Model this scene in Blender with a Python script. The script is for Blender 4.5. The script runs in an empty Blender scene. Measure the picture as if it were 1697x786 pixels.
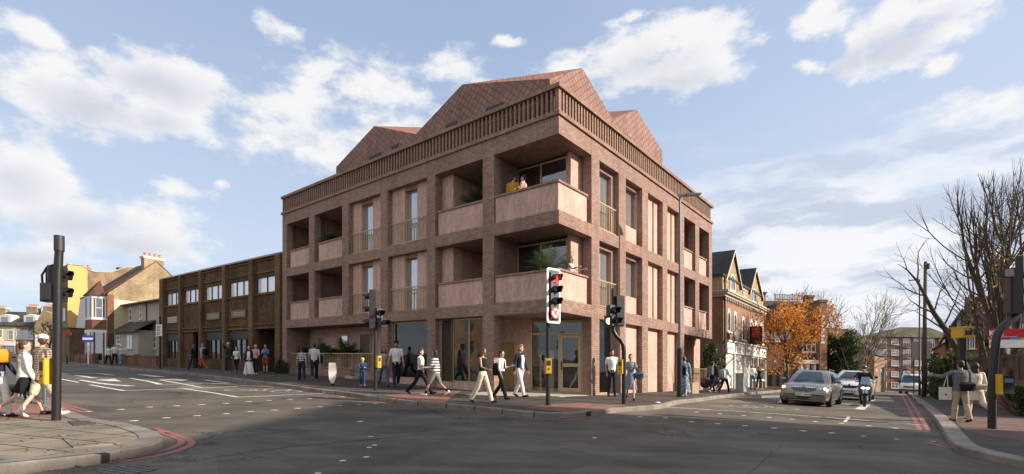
import bpy, math, random
from math import sin, cos, tan, pi, sqrt, atan, atan2, radians as R
from mathutils import Vector, Matrix, Quaternion
from mathutils.geometry import delaunay_2d_cdt

# ---------------------------------------------------------------- camera, sky, sun, exposure
FOC, CX, HY, SL, ZC = 828.0, 848.5, 608.0, 0.0261, 1.3     # focal (px of a 1697 px wide picture), eye height
scene = bpy.context.scene
COL = scene.collection
cam_d = bpy.data.cameras.new("camera"); cam = bpy.data.objects.new("camera", cam_d); COL.objects.link(cam)
cam.location = (0, 0, ZC); cam.rotation_euler = (pi/2, 0, 0)
cam_d.sensor_width = 36; cam_d.lens = FOC/1697*36; cam_d.shift_y = (HY-393)/1697
cam_d.clip_start = 0.1; cam_d.clip_end = 5000
scene.camera = cam
SUN_EL, SUN_V = 25.0, Vector((0.97, -0.24, 0))
vs = scene.view_settings
vs.view_transform = 'Standard'; vs.look = 'None'; vs.gamma = 1; vs.use_curve_mapping = False; vs.exposure = 0.6
scene.cycles.use_denoising = True
scene.cycles.max_bounces = 6; scene.cycles.transparent_max_bounces = 24

def nd(nt, typ, **kw):
    n = nt.nodes.new(typ)
    for k, v in kw.items():
        if k in n.inputs.keys(): n.inputs[k].default_value = v
        else: setattr(n, k, v)
    return n
def mth(nt, op, a, b=None, c=None):
    n = nt.nodes.new('ShaderNodeMath'); n.operation = op
    for i, v in enumerate((a, b, c)):
        if v is None: continue
        if isinstance(v, (int, float)): n.inputs[i].default_value = v
        else: nt.links.new(v, n.inputs[i])
    return n.outputs[0]
def vmth(nt, op, a, b=None):
    n = nt.nodes.new('ShaderNodeVectorMath'); n.operation = op
    for i, v in enumerate((a, b)):
        if v is None: continue
        if isinstance(v, (tuple, list)): n.inputs[i].default_value = v
        elif isinstance(v, (int, float)): n.inputs[i].default_value = (v, v, v)
        else: nt.links.new(v, n.inputs[i])
    return n.outputs[0]
def sstep(nt, v, a, b):
    n = nt.nodes.new('ShaderNodeMapRange'); n.interpolation_type = 'SMOOTHSTEP'
    n.inputs['From Min'].default_value = a; n.inputs['From Max'].default_value = b
    nt.links.new(v, n.inputs['Value']); return n.outputs[0]
def mixc(nt, f, a, b, mode='MIX'):
    n = nt.nodes.new('ShaderNodeMix'); n.data_type = 'RGBA'; n.blend_type = mode
    for i, v in ((0, f), (6, a), (7, b)):
        if isinstance(v, (int, float)): n.inputs[i].default_value = v
        elif isinstance(v, (tuple, list)): n.inputs[i].default_value = (*v[:3], 1)
        else: nt.links.new(v, n.inputs[i])
    return n.outputs[2]
def noise(nt, vec, scale, detail=4, rough=.55, dist=0, col=False):
    n = nt.nodes.new('ShaderNodeTexNoise'); n.inputs['Scale'].default_value = scale
    n.inputs['Detail'].default_value = detail; n.inputs['Roughness'].default_value = rough; n.inputs['Distortion'].default_value = dist
    if vec is not None: nt.links.new(vec, n.inputs['Vector'])
    return n.outputs['Color' if col else 'Fac']

world = bpy.data.worlds.new("World"); scene.world = world; world.use_nodes = True
nt = world.node_tree; nt.nodes.clear(); L = nt.links.new
sky = nd(nt, 'ShaderNodeTexSky', sky_type='NISHITA', sun_disc=False, sun_elevation=R(SUN_EL),
         sun_rotation=atan2(SUN_V.x, SUN_V.y), altitude=50, air_density=1.0, dust_density=1.6, ozone_density=2.0)
tc = nd(nt, 'ShaderNodeTexCoord'); D3 = tc.outputs['Generated']
sp = nd(nt, 'ShaderNodeSeparateXYZ'); L(D3, sp.inputs[0])
az = mth(nt, 'ARCTAN2', sp.outputs[0], sp.outputs[1])
hor = mth(nt, 'SQRT', mth(nt, 'ADD', mth(nt, 'MULTIPLY', sp.outputs[0], sp.outputs[0]), mth(nt, 'MULTIPLY', sp.outputs[1], sp.outputs[1])))
elv = mth(nt, 'DIVIDE', sp.outputs[2], mth(nt, 'MAXIMUM', hor, 0.02))
cmb = nd(nt, 'ShaderNodeCombineXYZ'); L(az, cmb.inputs[0]); L(elv, cmb.inputs[1]); AE = cmb.outputs[0]
wob = vmth(nt, 'SUBTRACT', noise(nt, AE, 7, 6, .62, col=True), 0.5)
AEw = vmth(nt, 'ADD', AE, vmth(nt, 'MULTIPLY', wob, (0.10, 0.07, 0)))
def ae(px, py):
    X = (px-CX)/FOC
    return atan(X), ((HY+SL*(px-CX)-py)/FOC)/sqrt(1+X*X)
# cumulus heaps: centre x, centre y, half width, half height (read off the photograph as sky directions), weight, grey base
CLD = [(95, 95, 80, 42, 1, .3), (300, 118, 140, 55, 1, .7), (180, 150, 150, 62, 1, .8), (290, 180, 80, 40, .9, .6), (470, 40, 42, 26, .8, .1),
       (590, 120, 130, 48, .8, .2), (480, 190, 110, 70, .8, .3), (560, 240, 80, 60, .55, .3), (40, 18, 75, 30, .8, .2), (660, 180, 90, 80, .6, .2),
       (1085, 95, 165, 62, 1.05, .5), (1150, 70, 110, 50, 1, .4), (960, 115, 75, 36, .9, .3), (1140, 125, 120, 40, .9, .6), (1048, 32, 26, 16, .8, 0), (1360, 38, 46, 40, .95, .3),
       (1500, 75, 130, 60, 1.1, 1), (1580, 40, 80, 42, 1, .5), (1430, 100, 60, 50, 1, .9), (1560, 132, 42, 24, .8, .2), (1340, 126, 25, 14, .8, 0),
       (60, 270, 110, 60, .9, .5), (160, 345, 160, 55, .9, .7), (240, 385, 140, 40, .8, .7), (60, 400, 140, 40, .7, .8), (300, 300, 50, 18, .65, .2), (362, 290, 22, 12, .7, 0), (842, 72, 30, 12, .7, 0),
       (1640, 190, 90, 40, .75, .3), (760, 110, 60, 40, .55, .1), (-260, 160, 260, 120, 1, .6), (2100, 150, 260, 150, 1, .6)]
msk = None; gry = None
for (px, py, hw, hh, wt, g) in CLD:
    a0, e0 = ae(px, py); a1, _ = ae(px+hw, py); ww = max(.02, abs(a1-a0)); eh = hh/FOC/sqrt(1+((px-CX)/FOC)**2)
    d = vmth(nt, 'MULTIPLY', vmth(nt, 'SUBTRACT', AEw, (a0, e0, 0)), (1/ww, 1/eh, 0))
    ln = nd(nt, 'ShaderNodeVectorMath', operation='LENGTH'); L(d, ln.inputs[0])
    m = mth(nt, 'MULTIPLY', mth(nt, 'SUBTRACT', 1.25, ln.outputs['Value']), wt)
    msk = m if msk is None else mth(nt, 'SMOOTH_MAX', msk, m, .25)
    if g >= .5:                                  # shaded undersides of the thick heaps
        ds = vmth(nt, 'MULTIPLY', vmth(nt, 'SUBTRACT', AEw, (a0-.02, e0-eh*.25, 0)), (1/(ww*.85), 1/(eh*.75), 0))
        l2 = nd(nt, 'ShaderNodeVectorMath', operation='LENGTH'); L(ds, l2.inputs[0])
        gm = mth(nt, 'MULTIPLY', mth(nt, 'MAXIMUM', mth(nt, 'SUBTRACT', 1, l2.outputs['Value']), 0), g)
        gry = gm if gry is None else mth(nt, 'MAXIMUM', gry, gm)
fine = noise(nt, vmth(nt, 'MULTIPLY', AE, (1, 1.5, 1)), 11, 9, .6, .0)
dens = sstep(nt, mth(nt, 'ADD', mth(nt, 'MINIMUM', msk, .75), mth(nt, 'MULTIPLY', mth(nt, 'SUBTRACT', fine, .5), 2.5)), .10, .74)
# layered low cloud towards the horizon
strv = vmth(nt, 'MULTIPLY', AEw, (1, 4.0, 1))
lay = noise(nt, strv, 3.2, 7, .6, .2)
laym = mth(nt, 'MULTIPLY', mth(nt, 'SUBTRACT', 1, sstep(nt, elv, .20, .52)), sstep(nt, az, -.1, .55))
laym2 = mth(nt, 'MULTIPLY', mth(nt, 'SUBTRACT', 1, sstep(nt, elv, .05, .30)), .55)
layd = sstep(nt, mth(nt, 'ADD', lay, mth(nt, 'MULTIPLY', mth(nt, 'SUBTRACT', mth(nt, 'MAXIMUM', laym, laym2), .6), .45)), .30, .54)
layd = mth(nt, 'MULTIPLY', layd, mth(nt, 'MAXIMUM', laym, laym2))
band = noise(nt, strv, 4.5, 5, .55, .1)
puff = noise(nt, AE, 14, 5, .5, .1)
gfac = mth(nt, 'ADD', mth(nt, 'MULTIPLY', gry, 1.0), mth(nt, 'MULTIPLY', mth(nt, 'SUBTRACT', puff, .5), .55))
cumc = mixc(nt, sstep(nt, gfac, -.15, .75), (7.9, 7.8, 7.75), (5.6, 5.75, 6.3))
layc = mixc(nt, sstep(nt, band, .42, .60), (7.6, 7.7, 8.0), (4.7, 5.25, 6.35))
blue = mixc(nt, .8, sky.outputs[0], mixc(nt, sstep(nt, elv, -.05, .75), (6.2, 7.0, 8.3), (3.5, 4.55, 6.5)))
blue = mixc(nt, mth(nt, 'MULTIPLY', sstep(nt, az, -.1, 1.0), .35), blue, (6.2, 7.0, 8.6))
c1 = mixc(nt, mth(nt, 'MULTIPLY', layd, .95), blue, layc)
c2 = mixc(nt, mth(nt, 'MULTIPLY', dens, .93), c1, cumc)
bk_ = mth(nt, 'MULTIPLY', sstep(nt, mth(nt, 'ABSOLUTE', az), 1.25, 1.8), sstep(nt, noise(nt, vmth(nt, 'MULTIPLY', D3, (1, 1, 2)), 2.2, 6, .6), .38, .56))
c2 = mixc(nt, mth(nt, 'MULTIPLY', bk_, .85), c2, (8.3, 8.1, 7.9))          # unseen bright cloud added behind the viewer to lift the fill on shaded walls
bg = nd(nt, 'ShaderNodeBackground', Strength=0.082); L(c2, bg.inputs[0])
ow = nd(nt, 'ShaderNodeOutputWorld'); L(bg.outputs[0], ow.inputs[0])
world.cycles.sampling_method = 'MANUAL'; world.cycles.sample_map_resolution = 512

sd = bpy.data.lights.new("sun", 'SUN'); sd.energy = 5.0; sd.angle = R(.6); sd.color = (1, .88, .74)
so = bpy.data.objects.new("sun", sd); COL.objects.link(so)
sv = SUN_V.normalized()*cos(R(SUN_EL)); sv.z = sin(R(SUN_EL))
so.rotation_euler = sv.to_track_quat('Z', 'Y').to_euler(); so.location = (30, -10, 40)

# ---------------------------------------------------------------- terrain height and pixel helpers
def sm(a, b, v):
    t = max(0., min(1., (v-a)/(b-a))); return t*t*(3-2*t)
def drop(x, y):
    l = -.77*x+.638*y; r = .638*x+.77*y
    f = max(0., r-22); fall = .007*f + (0.00016*(f-8)**2 if f > 8 else 0) if f < 60 else .42+.4326+.0237*(f-60)
    if f >= 130: fall = .42+.4326+.0237*70
    return 1.32 - .18*sm(-1, 10, l)*sm(9, 17, y) - .28*sm(9, 28, l)*sm(14, 26, y) + fall*(1-sm(6, 24, l))
def G(x, y): return ZC - drop(x, y) - SL*x
def ray(px, py): return ((px-CX)/FOC, (HY-py)/FOC)
def gp(px, py, lift=0.0):
    """ground point (x, y, z) seen at a pixel; far rays stop at 400 m"""
    a, b = ray(px, py); lo, hi = 2.0, 400.0
    f = lambda t: ZC+b*t-(G(a*t, t)+lift)
    if f(hi) > 0: return Vector((a*hi, hi, G(a*hi, hi)+lift))
    t = lo
    while t < hi and f(t) > 0: t *= 1.02
    lo = t/1.02; hi = t
    for _ in range(30):
        m = (lo+hi)/2
        if f(m) > 0: lo = m
        else: hi = m
    return Vector((a*hi, hi, G(a*hi, hi)+lift))
def at(px, Y): return ((px-CX)/FOC*Y, Y)
def hz(px, py, Y): return ZC+(HY-py)/FOC*Y                      # world z seen at a pixel at depth Y
KERB = .12

# ---------------------------------------------------------------- materials
MATS = {}
def newmat(name):
    m = bpy.data.materials.new(name); m.use_nodes = True; n = m.node_tree; n.nodes.clear()
    o = n.nodes.new('ShaderNodeOutputMaterial'); p = n.nodes.new('ShaderNodeBsdfPrincipled'); n.links.new(p.outputs[0], o.inputs[0])
    MATS[name] = m
    return m, n, p, o
def bumpit(n, p, h, dist=.01, st=.5):
    b = n.nodes.new('ShaderNodeBump'); b.inputs['Distance'].default_value = dist; b.inputs['Strength'].default_value = st
    n.links.new(h, b.inputs['Height']); n.links.new(b.outputs[0], p.inputs['Normal'])
def plain(name, c, rough=.6, metal=0., var=.12, scale=8., emit=None, est=1., bump=0, spec=.5):
    if name in MATS: return MATS[name]
    m, n, p, o = newmat(name)
    t = nd(n, 'ShaderNodeTexCoord')
    f = noise(n, t.outputs['Object'], scale, 5, .6)
    a = tuple(max(0, x*(1-var)) for x in c); b = tuple(min(1, x*(1+var)) for x in c)
    n.links.new(mixc(n, f, a, b), p.inputs['Base Color'])
    p.inputs['Roughness'].default_value = rough; p.inputs['Metallic'].default_value = metal; p.inputs['Specular IOR Level'].default_value = spec
    if emit: p.inputs['Emission Color'].default_value = (*emit, 1); p.inputs['Emission Strength'].default_value = est
    if bump: bumpit(n, p, f, bump, .6)
    return m
def boxmap(n, slope=True):
    """object-space box mapping: u along the wall, v up it (courses follow the fall of the street)"""
    t = nd(n, 'ShaderNodeTexCoord'); g = nd(n, 'ShaderNodeNewGeometry')
    s = nd(n, 'ShaderNodeSeparateXYZ'); n.links.new(t.outputs['Object'], s.inputs[0])
    q = nd(n, 'ShaderNodeSeparateXYZ'); n.links.new(t.outputs['Normal'], q.inputs[0])
    w = nd(n, 'ShaderNodeSeparateXYZ'); n.links.new(g.outputs['Position'], w.inputs[0])
    ax = mth(n, 'ABSOLUTE', q.outputs[0]); ay = mth(n, 'ABSOLUTE', q.outputs[1]); azz = mth(n, 'ABSOLUTE', q.outputs[2])
    isx = mth(n, 'GREATER_THAN', ax, ay)
    u = mth(n, 'ADD', mth(n, 'MULTIPLY', s.outputs[1], isx), mth(n, 'MULTIPLY', s.outputs[0], mth(n, 'SUBTRACT', 1, isx)))
    flat = mth(n, 'GREATER_THAN', azz, .7)
    z = mth(n, 'ADD', s.outputs[2], mth(n, 'MULTIPLY', w.outputs[0], SL)) if slope else s.outputs[2]
    u2 = mth(n, 'ADD', mth(n, 'MULTIPLY', s.outputs[0], flat), mth(n, 'MULTIPLY', u, mth(n, 'SUBTRACT', 1, flat)))
    v2 = mth(n, 'ADD', mth(n, 'MULTIPLY', s.outputs[1], flat), mth(n, 'MULTIPLY', z, mth(n, 'SUBTRACT', 1, flat)))
    c = nd(n, 'ShaderNodeCombineXYZ'); n.links.new(u2, c.inputs[0]); n.links.new(v2, c.inputs[1])
    return c.outputs[0], t.outputs['Object']
def brick(name, c1, c2, mortar, bw=.225, bh=.075, ms=.01, off=.5, vert=False, rot=0, dirt=.25, rough=.85, msoft=.1, patch=None, bump=.006, vscale=.6):
    if name in MATS: return MATS[name]
    m, n, p, o = newmat(name)
    uv, obj = boxmap(n)
    if vert or rot:
        mp = nd(n, 'ShaderNodeMapping'); mp.inputs['Rotation'].default_value = (0, 0, pi/2 if vert else rot); n.links.new(uv, mp.inputs[0]); uv = mp.outputs[0]
    b = nd(n, 'ShaderNodeTexBrick'); b.offset = off; n.links.new(uv, b.inputs['Vector'])
    b.inputs['Scale'].default_value = 1; b.inputs['Brick Width'].default_value = bw; b.inputs['Row Height'].default_value = bh
    b.inputs['Mortar Size'].default_value = ms; b.inputs['Mortar Smooth'].default_value = msoft; b.inputs['Bias'].default_value = 0
    for k, c in (('Color1', c1), ('Color2', c2), ('Mortar', mortar)): b.inputs[k].default_value = (*c, 1)
    f1 = noise(n, obj, vscale, 5, .6); f2 = noise(n, uv, 7, 3, .6)
    col = mixc(n, 1, b.outputs['Color'], mixc(n, sstep(n, f1, .3, .7), (1-dirt,)*3, (1+dirt*.5,)*3), 'MULTIPLY')
    col = mixc(n, 1, col, mixc(n, f2, (.82,)*3, (1.18,)*3), 'MULTIPLY')
    col = mixc(n, 1, col, mixc(n, sstep(n, noise(n, vmth(n, 'MULTIPLY', obj, (3.0, 3.0, .22)), 1.0, 5, .65), .35, .68), (.87, .86, .85), (1.05, 1.05, 1.05)), 'MULTIPLY')
    if patch: col = mixc(n, sstep(n, noise(n, obj, .9, 6, .7), .52, .66), col, patch)
    n.links.new(col, p.inputs['Base Color']); p.inputs['Roughness'].default_value = rough; p.inputs['Specular IOR Level'].default_value = .25
    bumpit(n, p, mth(n, 'SUBTRACT', mth(n, 'MULTIPLY', f2, .25), b.outputs['Fac']), bump, .8)
    return m
def glassy(name, base=(.02, .025, .03), refl=.35, tint=(.8, .85, .9), clear=0., rough=.02):
    if name in MATS: return MATS[name]
    m, n, p, o = newmat(name); n.nodes.remove(p)
    g = nd(n, 'ShaderNodeBsdfGlossy'); g.inputs['Roughness'].default_value = rough; g.inputs['Color'].default_value = (*tint, 1)
    d = nd(n, 'ShaderNodeBsdfDiffuse'); d.inputs['Color'].default_value = (*base, 1)
    inner = d.outputs[0]
    if clear:
        t = nd(n, 'ShaderNodeBsdfTransparent'); t.inputs['Color'].default_value = (.82, .86, .86, 1)
        x = nd(n, 'ShaderNodeMixShader'); x.inputs[0].default_value = clear; n.links.new(d.outputs[0], x.inputs[1]); n.links.new(t.outputs[0], x.inputs[2]); inner = x.outputs[0]
    lw = nd(n, 'ShaderNodeLayerWeight', Blend=.25)
    fac = mth(n, 'MINIMUM', mth(n, 'ADD', mth(n, 'MULTIPLY', lw.outputs['Fresnel'], 1.0), refl), 1)
    x = nd(n, 'ShaderNodeMixShader'); n.links.new(fac, x.inputs[0]); n.links.new(inner, x.inputs[1]); n.links.new(g.outputs[0], x.inputs[2])
    tco = nd(n, 'ShaderNodeTexCoord'); bm = nd(n, 'ShaderNodeBump'); bm.inputs['Distance'].default_value = .01; bm.inputs['Strength'].default_value = .25
    n.links.new(noise(n, tco.outputs['Object'], 1.3, 2, .5), bm.inputs['Height']); n.links.new(bm.outputs[0], g.inputs['Normal'])
    n.links.new(x.outputs[0], o.inputs[0])
    return m

# ---------------------------------------------------------------- mesh builder
class MB:
    def __init__(s): s.v = []; s.f = []; s.mi = []; s.cur = 0; s.mats = []
    def mat(s, m):
        if m not in s.mats: s.mats.append(m)
        s.cur = s.mats.index(m); return s
    def add(s, vs, fs):
        o = len(s.v); s.v += [tuple(v) for v in vs]
        for f in fs: s.f.append(tuple(i+o for i in f)); s.mi.append(s.cur)
        return s
    def box(s, x0, x1, y0, y1, z0, z1):
        if x0 > x1: x0, x1 = x1, x0
        if y0 > y1: y0, y1 = y1, y0
        if z0 > z1: z0, z1 = z1, z0
        return s.add([(x0, y0, z0), (x1, y0, z0), (x1, y1, z0), (x0, y1, z0), (x0, y0, z1), (x1, y0, z1), (x1, y1, z1), (x0, y1, z1)],
                     [(0, 3, 2, 1), (4, 5, 6, 7), (0, 1, 5, 4), (1, 2, 6, 5), (2, 3, 7, 6), (3, 0, 4, 7)])
    def prism(s, poly, z0, z1):
        n = len(poly); a = sum(poly[i][0]*poly[(i+1) % n][1]-poly[(i+1) % n][0]*poly[i][1] for i in range(n))
        if a < 0: poly = poly[::-1]
        return s.add([(p[0], p[1], z0) for p in poly]+[(p[0], p[1], z1) for p in poly],
                     [tuple(range(n-1, -1, -1)), tuple(range(n, 2*n))]+[(i, (i+1) % n, n+(i+1) % n, n+i) for i in range(n)])
    def extr(s, pts, vec):
        """extrude a planar polygon (3d points) along vec"""
        n = len(pts); P = [Vector(p) for p in pts]; V = Vector(vec)
        nm = Vector((0, 0, 0))
        for i in range(n): nm += P[i].cross(P[(i+1) % n])
        if nm.dot(V) > 0: P = P[::-1]
        return s.add(P+[p+V for p in P], [tuple(range(n)), tuple(range(2*n-1, n-1, -1))]+[(i, i+n, (i+1) % n+n, (i+1) % n)[::1] for i in range(n)])
    def quad(s, *p): return s.add(p, [tuple(range(len(p)))])
    def tube(s, pts, rad, n=8, cap=True):
        P = [Vector(p) for p in pts]; rad = rad if isinstance(rad, (list, tuple)) else [rad]*len(P)
        o = len(s.v); prev = None
        for i, p in enumerate(P):
            d = (P[min(i+1, len(P)-1)]-P[max(i-1, 0)])
            if d.length < 1e-9: d = Vector((0, 0, 1))
            d.normalize()
            if prev is None:
                u = d.orthogonal().normalized()
            else:
                u = prev-d*prev.dot(d)
                u = u.normalized() if u.length > 1e-6 else d.orthogonal().normalized()
            prev = u; w = d.cross(u)
            for k in range(n):
                a = 2*pi*k/n; s.v.append(tuple(p+(u*cos(a)+w*sin(a))*rad[i]))
        for i in range(len(P)-1):
            for k in range(n):
                s.f.append((o+i*n+k, o+i*n+(k+1) % n, o+(i+1)*n+(k+1) % n, o+(i+1)*n+k)); s.mi.append(s.cur)
        if cap:
            s.f.append(tuple(o+k for k in range(n-1, -1, -1))); s.mi.append(s.cur)
            s.f.append(tuple(o+(len(P)-1)*n+k for k in range(n))); s.mi.append(s.cur)
        return s
    def loft(s, rings, cap=True, closed=True):
        n = len(rings[0]); o = len(s.v)
        for r in rings: s.v += [tuple(p) for p in r]
        for i in range(len(rings)-1):
            for k in range(n if closed else n-1):
                s.f.append((o+i*n+k, o+i*n+(k+1) % n, o+(i+1)*n+(k+1) % n, o+(i+1)*n+k)); s.mi.append(s.cur)
        if cap and closed:
            s.f.append(tuple(o+k for k in range(n-1, -1, -1))); s.mi.append(s.cur)
            s.f.append(tuple(o+(len(rings)-1)*n+k for k in range(n))); s.mi.append(s.cur)
        return s
    def ell(s, c, r, nu=14, nv=9, rot=None):
        rings = []
        for j in range(nv+1):
            t = pi*j/nv; rr = max(sin(t), .02)
            ring = []
            for i in range(nu):
                a = 2*pi*i/nu; v = Vector((r[0]*rr*cos(a), r[1]*rr*sin(a), -r[2]*cos(t)))
                if rot: v = rot @ v
                ring.append(Vector(c)+v)
            rings.append(ring)
        return s.loft(rings)
    def build(s, name, mats=None, parent=None, smooth=False, xf=None, shear=None, loc=None, rotz=0, auto=None):
        vs = s.v
        if xf: vs = [xf(v) for v in vs]
        if shear: vs = [(v[0], v[1], v[2]-shear(v[0], v[1])) for v in vs]
        me = bpy.data.meshes.new(name); me.from_pydata([tuple(v) for v in vs], [], s.f)
        ms = s.mats or ([mats] if not isinstance(mats, (list, tuple)) else list(mats))
        for m in ms: me.materials.append(m)
        if s.mats: me.polygons.foreach_set('material_index', s.mi)
        if smooth: me.polygons.foreach_set('use_smooth', [True]*len(me.polygons))
        me.validate(); me.update()
        if auto:
            try: me.set_sharp_from_angle(angle=R(auto))
            except Exception: pass
        o = bpy.data.objects.new(name, me); COL.objects.link(o)
        if parent: o.parent = parent
        if loc is not None: o.location = loc
        if rotz: o.rotation_euler = (0, 0, rotz)
        return o
def empty(name, loc=(0, 0, 0), rz=0):
    o = bpy.data.objects.new(name, None); COL.objects.link(o); o.location = loc; o.rotation_euler = (0, 0, rz); o.empty_display_size = .3; return o
def tag(o, label=None, cat=None, group=None, kind=None):
    if label: o['label'] = label
    if cat: o['category'] = cat
    if group: o['group'] = group
    if kind: o['kind'] = kind
    return o
def copy_tree(o, parent=None):
    c = o.copy(); COL.objects.link(c)
    if parent: c.parent = parent
    for ch in o.children: copy_tree(ch, c)
    return c
def textmesh(name, s, size, mat, parent, loc, rot, ext=.002, align='LEFT', bold=0):
    cu = bpy.data.curves.new(name, 'FONT'); cu.body = s; cu.size = size; cu.extrude = ext; cu.align_x = align; cu.offset = bold
    t = bpy.data.objects.new(name, cu); COL.objects.link(t)
    me = bpy.data.meshes.new_from_object(t.evaluated_get(bpy.context.evaluated_depsgraph_get()))
    bpy.data.objects.remove(t); bpy.data.curves.remove(cu)
    me.materials.clear(); me.materials.append(mat)
    o = bpy.data.objects.new(name, me); COL.objects.link(o); o.parent = parent; o.location = loc; o.rotation_euler = rot
    return o
# a building frame: origin on the street, local x / y axes, heights measured from the eye level of the sloping street
class Frame:
    def __init__(s, ox, oy, ang):
        s.o = (ox, oy); s.a = ang; s.c = cos(ang); s.s = sin(ang)
    def root(s, name): return empty(name, (s.o[0], s.o[1], ZC-SL*s.o[0]), s.a)
    def shear(s, x, y): return SL*(s.c*x-s.s*y)
    def world(s, x, y): return (s.o[0]+s.c*x-s.s*y, s.o[1]+s.s*x+s.c*y)
    def base(s, x, y):                              # ground height in this frame's h
        w = s.world(x, y); return -drop(*w)
    def onY(s, px, py, yy):                         # pixel -> (x, h) on the plane y = yy
        r = (px-CX)/FOC; bx = s.o[0]-s.s*yy; by = s.o[1]+s.c*yy
        t = (bx-r*by)/(r*s.s-s.c); Y = by+s.s*t
        return t, (HY+SL*(px-CX)-py)*Y/FOC
    def onX(s, px, py, xx):
        r = (px-CX)/FOC; bx = s.o[0]+s.c*xx; by = s.o[1]+s.s*xx
        t = (bx-r*by)/(r*s.c+s.s); Y = by+s.c*t
        return t, (HY+SL*(px-CX)-py)*Y/FOC
random.seed(7)
# ---------------------------------------------------------------- setting: ground, pavements, markings
def asphalt(name, c, var=.3, sc=1.0, rough=.85, crack=True):
    m, n, p, o = newmat(name)
    g = nd(n, 'ShaderNodeNewGeometry'); P = g.outputs['Position']
    a = noise(n, P, 60*sc, 2, .7); b = noise(n, P, .35, 6, .65, .4); d = noise(n, P, 2.2, 5, .6)
    st = vmth(n, 'MULTIPLY', P, (.5, 2.5, 1)); e = noise(n, st, .6, 5, .6, .6)
    col = mixc(n, sstep(n, b, .3, .7), tuple(x*(1-var) for x in c), tuple(x*(1+var) for x in c))
    col = mixc(n, 1, col, mixc(n, a, (.45,)*3, (1.55,)*3), 'MULTIPLY')
    col = mixc(n, 1, col, mixc(n, sstep(n, e, .35, .65), (.85, .85, .85), (1.12, 1.1, 1.06)), 'MULTIPLY')
    if crack:
        pv = nd(n, 'ShaderNodeTexVoronoi', distance='CHEBYCHEV'); pv.inputs['Scale'].default_value = .16; pv.inputs['Randomness'].default_value = .8
        mpp = nd(n, 'ShaderNodeMapping'); mpp.inputs['Rotation'].default_value = (0, 0, .75); mpp.inputs['Scale'].default_value = (1, .55, 1); n.links.new(P, mpp.inputs[0]); n.links.new(mpp.outputs[0], pv.inputs['Vector'])
        sp_ = nd(n, 'ShaderNodeSeparateColor'); n.links.new(pv.outputs['Color'], sp_.inputs[0])
        col = mixc(n, 1, col, mixc(n, sp_.outputs[0], (.74, .74, .75), (1.18, 1.15, 1.10)), 'MULTIPLY')
        tk = noise(n, vmth(n, 'MULTIPLY', P, (.35, .35, 1)), 1.1, 3, .5, 1.2); col = mixc(n, 1, col, mixc(n, sstep(n, tk, .45, .6), (1.08, 1.07, 1.05), (.84, .84, .85)), 'MULTIPLY')
        v = nd(n, 'ShaderNodeTexVoronoi', feature='DISTANCE_TO_EDGE'); v.inputs['Scale'].default_value = .23
        n.links.new(vmth(n, 'ADD', P, vmth(n, 'MULTIPLY', noise(n, P, .9, 6, .7, col=True), 2.2)), v.inputs['Vector'])
        ck = mth(n, 'MULTIPLY', mth(n, 'SUBTRACT', 1, sstep(n, v.outputs['Distance'], .0, .016)), sstep(n, noise(n, P, .3, 3, .5), .46, .56))
        col = mixc(n, mth(n, 'MULTIPLY', ck, .8), col, (.012, .012, .012))
        col = mixc(n, mth(n, 'MULTIPLY', sstep(n, d, .62, .75), .25), col, (.02, .02, .022))
    n.links.new(col, p.inputs['Base Color']); p.inputs['Roughness'].default_value = rough; p.inputs['Specular IOR Level'].default_value = .35
    bumpit(n, p, a, .006, .7)
    return m
M_road = asphalt('asphalt', (.120, .102, .082))
M_pave = asphalt('pavement_tarmac', (.070, .057, .046), .25, crack=False)
def slabs(name, c1, c2, mo, bw, bh, ms, rot, stain=.3):
    m, n, p, o = newmat(name)
    g = nd(n, 'ShaderNodeNewGeometry'); mp = nd(n, 'ShaderNodeMapping'); mp.inputs['Rotation'].default_value = (0, 0, rot); n.links.new(g.outputs['Position'], mp.inputs[0])
    b = nd(n, 'ShaderNodeTexBrick'); b.offset = .5; n.links.new(mp.outputs[0], b.inputs['Vector'])
    b.inputs['Scale'].default_value = 1; b.inputs['Brick Width'].default_value = bw; b.inputs['Row Height'].default_value = bh; b.inputs['Mortar Size'].default_value = ms; b.inputs['Mortar Smooth'].default_value = .3
    for k, c in (('Color1', c1), ('Color2', c2), ('Mortar', mo)): b.inputs[k].default_value = (*c, 1)
    P = g.outputs['Position']
    col = mixc(n, 1, b.outputs['Color'], mixc(n, sstep(n, noise(n, P, 1.3, 6, .65), .3, .7), (1-stain,)*3, (1.15, 1.13, 1.1)), 'MULTIPLY')
    col = mixc(n, 1, col, mixc(n, noise(n, P, 45, 3, .7), (.72,)*3, (1.28,)*3), 'MULTIPLY')
    n.links.new(col, p.inputs['Base Color']); p.inputs['Roughness'].default_value = .85
    bumpit(n, p, mth(n, 'SUBTRACT', mth(n, 'MULTIPLY', noise(n, P, 30, 3, .6), .3), b.outputs['Fac']), .006, .7)
    return m
M_slab = slabs('paving_slabs', (.26, .22, .16), (.215, .18, .13), (.03, .026, .02), .75, .6, .018, R(18), .4)
M_kerb = slabs('granite_kerb', (.25, .22, .185), (.19, .17, .145), (.03, .025, .02), .9, 30, .022, R(35), .35)
M_tact = slabs('red_tactile_paving', (.26, .125, .09), (.21, .10, .075), (.08, .045, .035), .4, .4, .012, R(50), .25)
M_setts = slabs('brick_paving', (.17, .095, .07), (.13, .075, .058), (.05, .035, .03), .22, .11, .01, R(50), .3)
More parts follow.
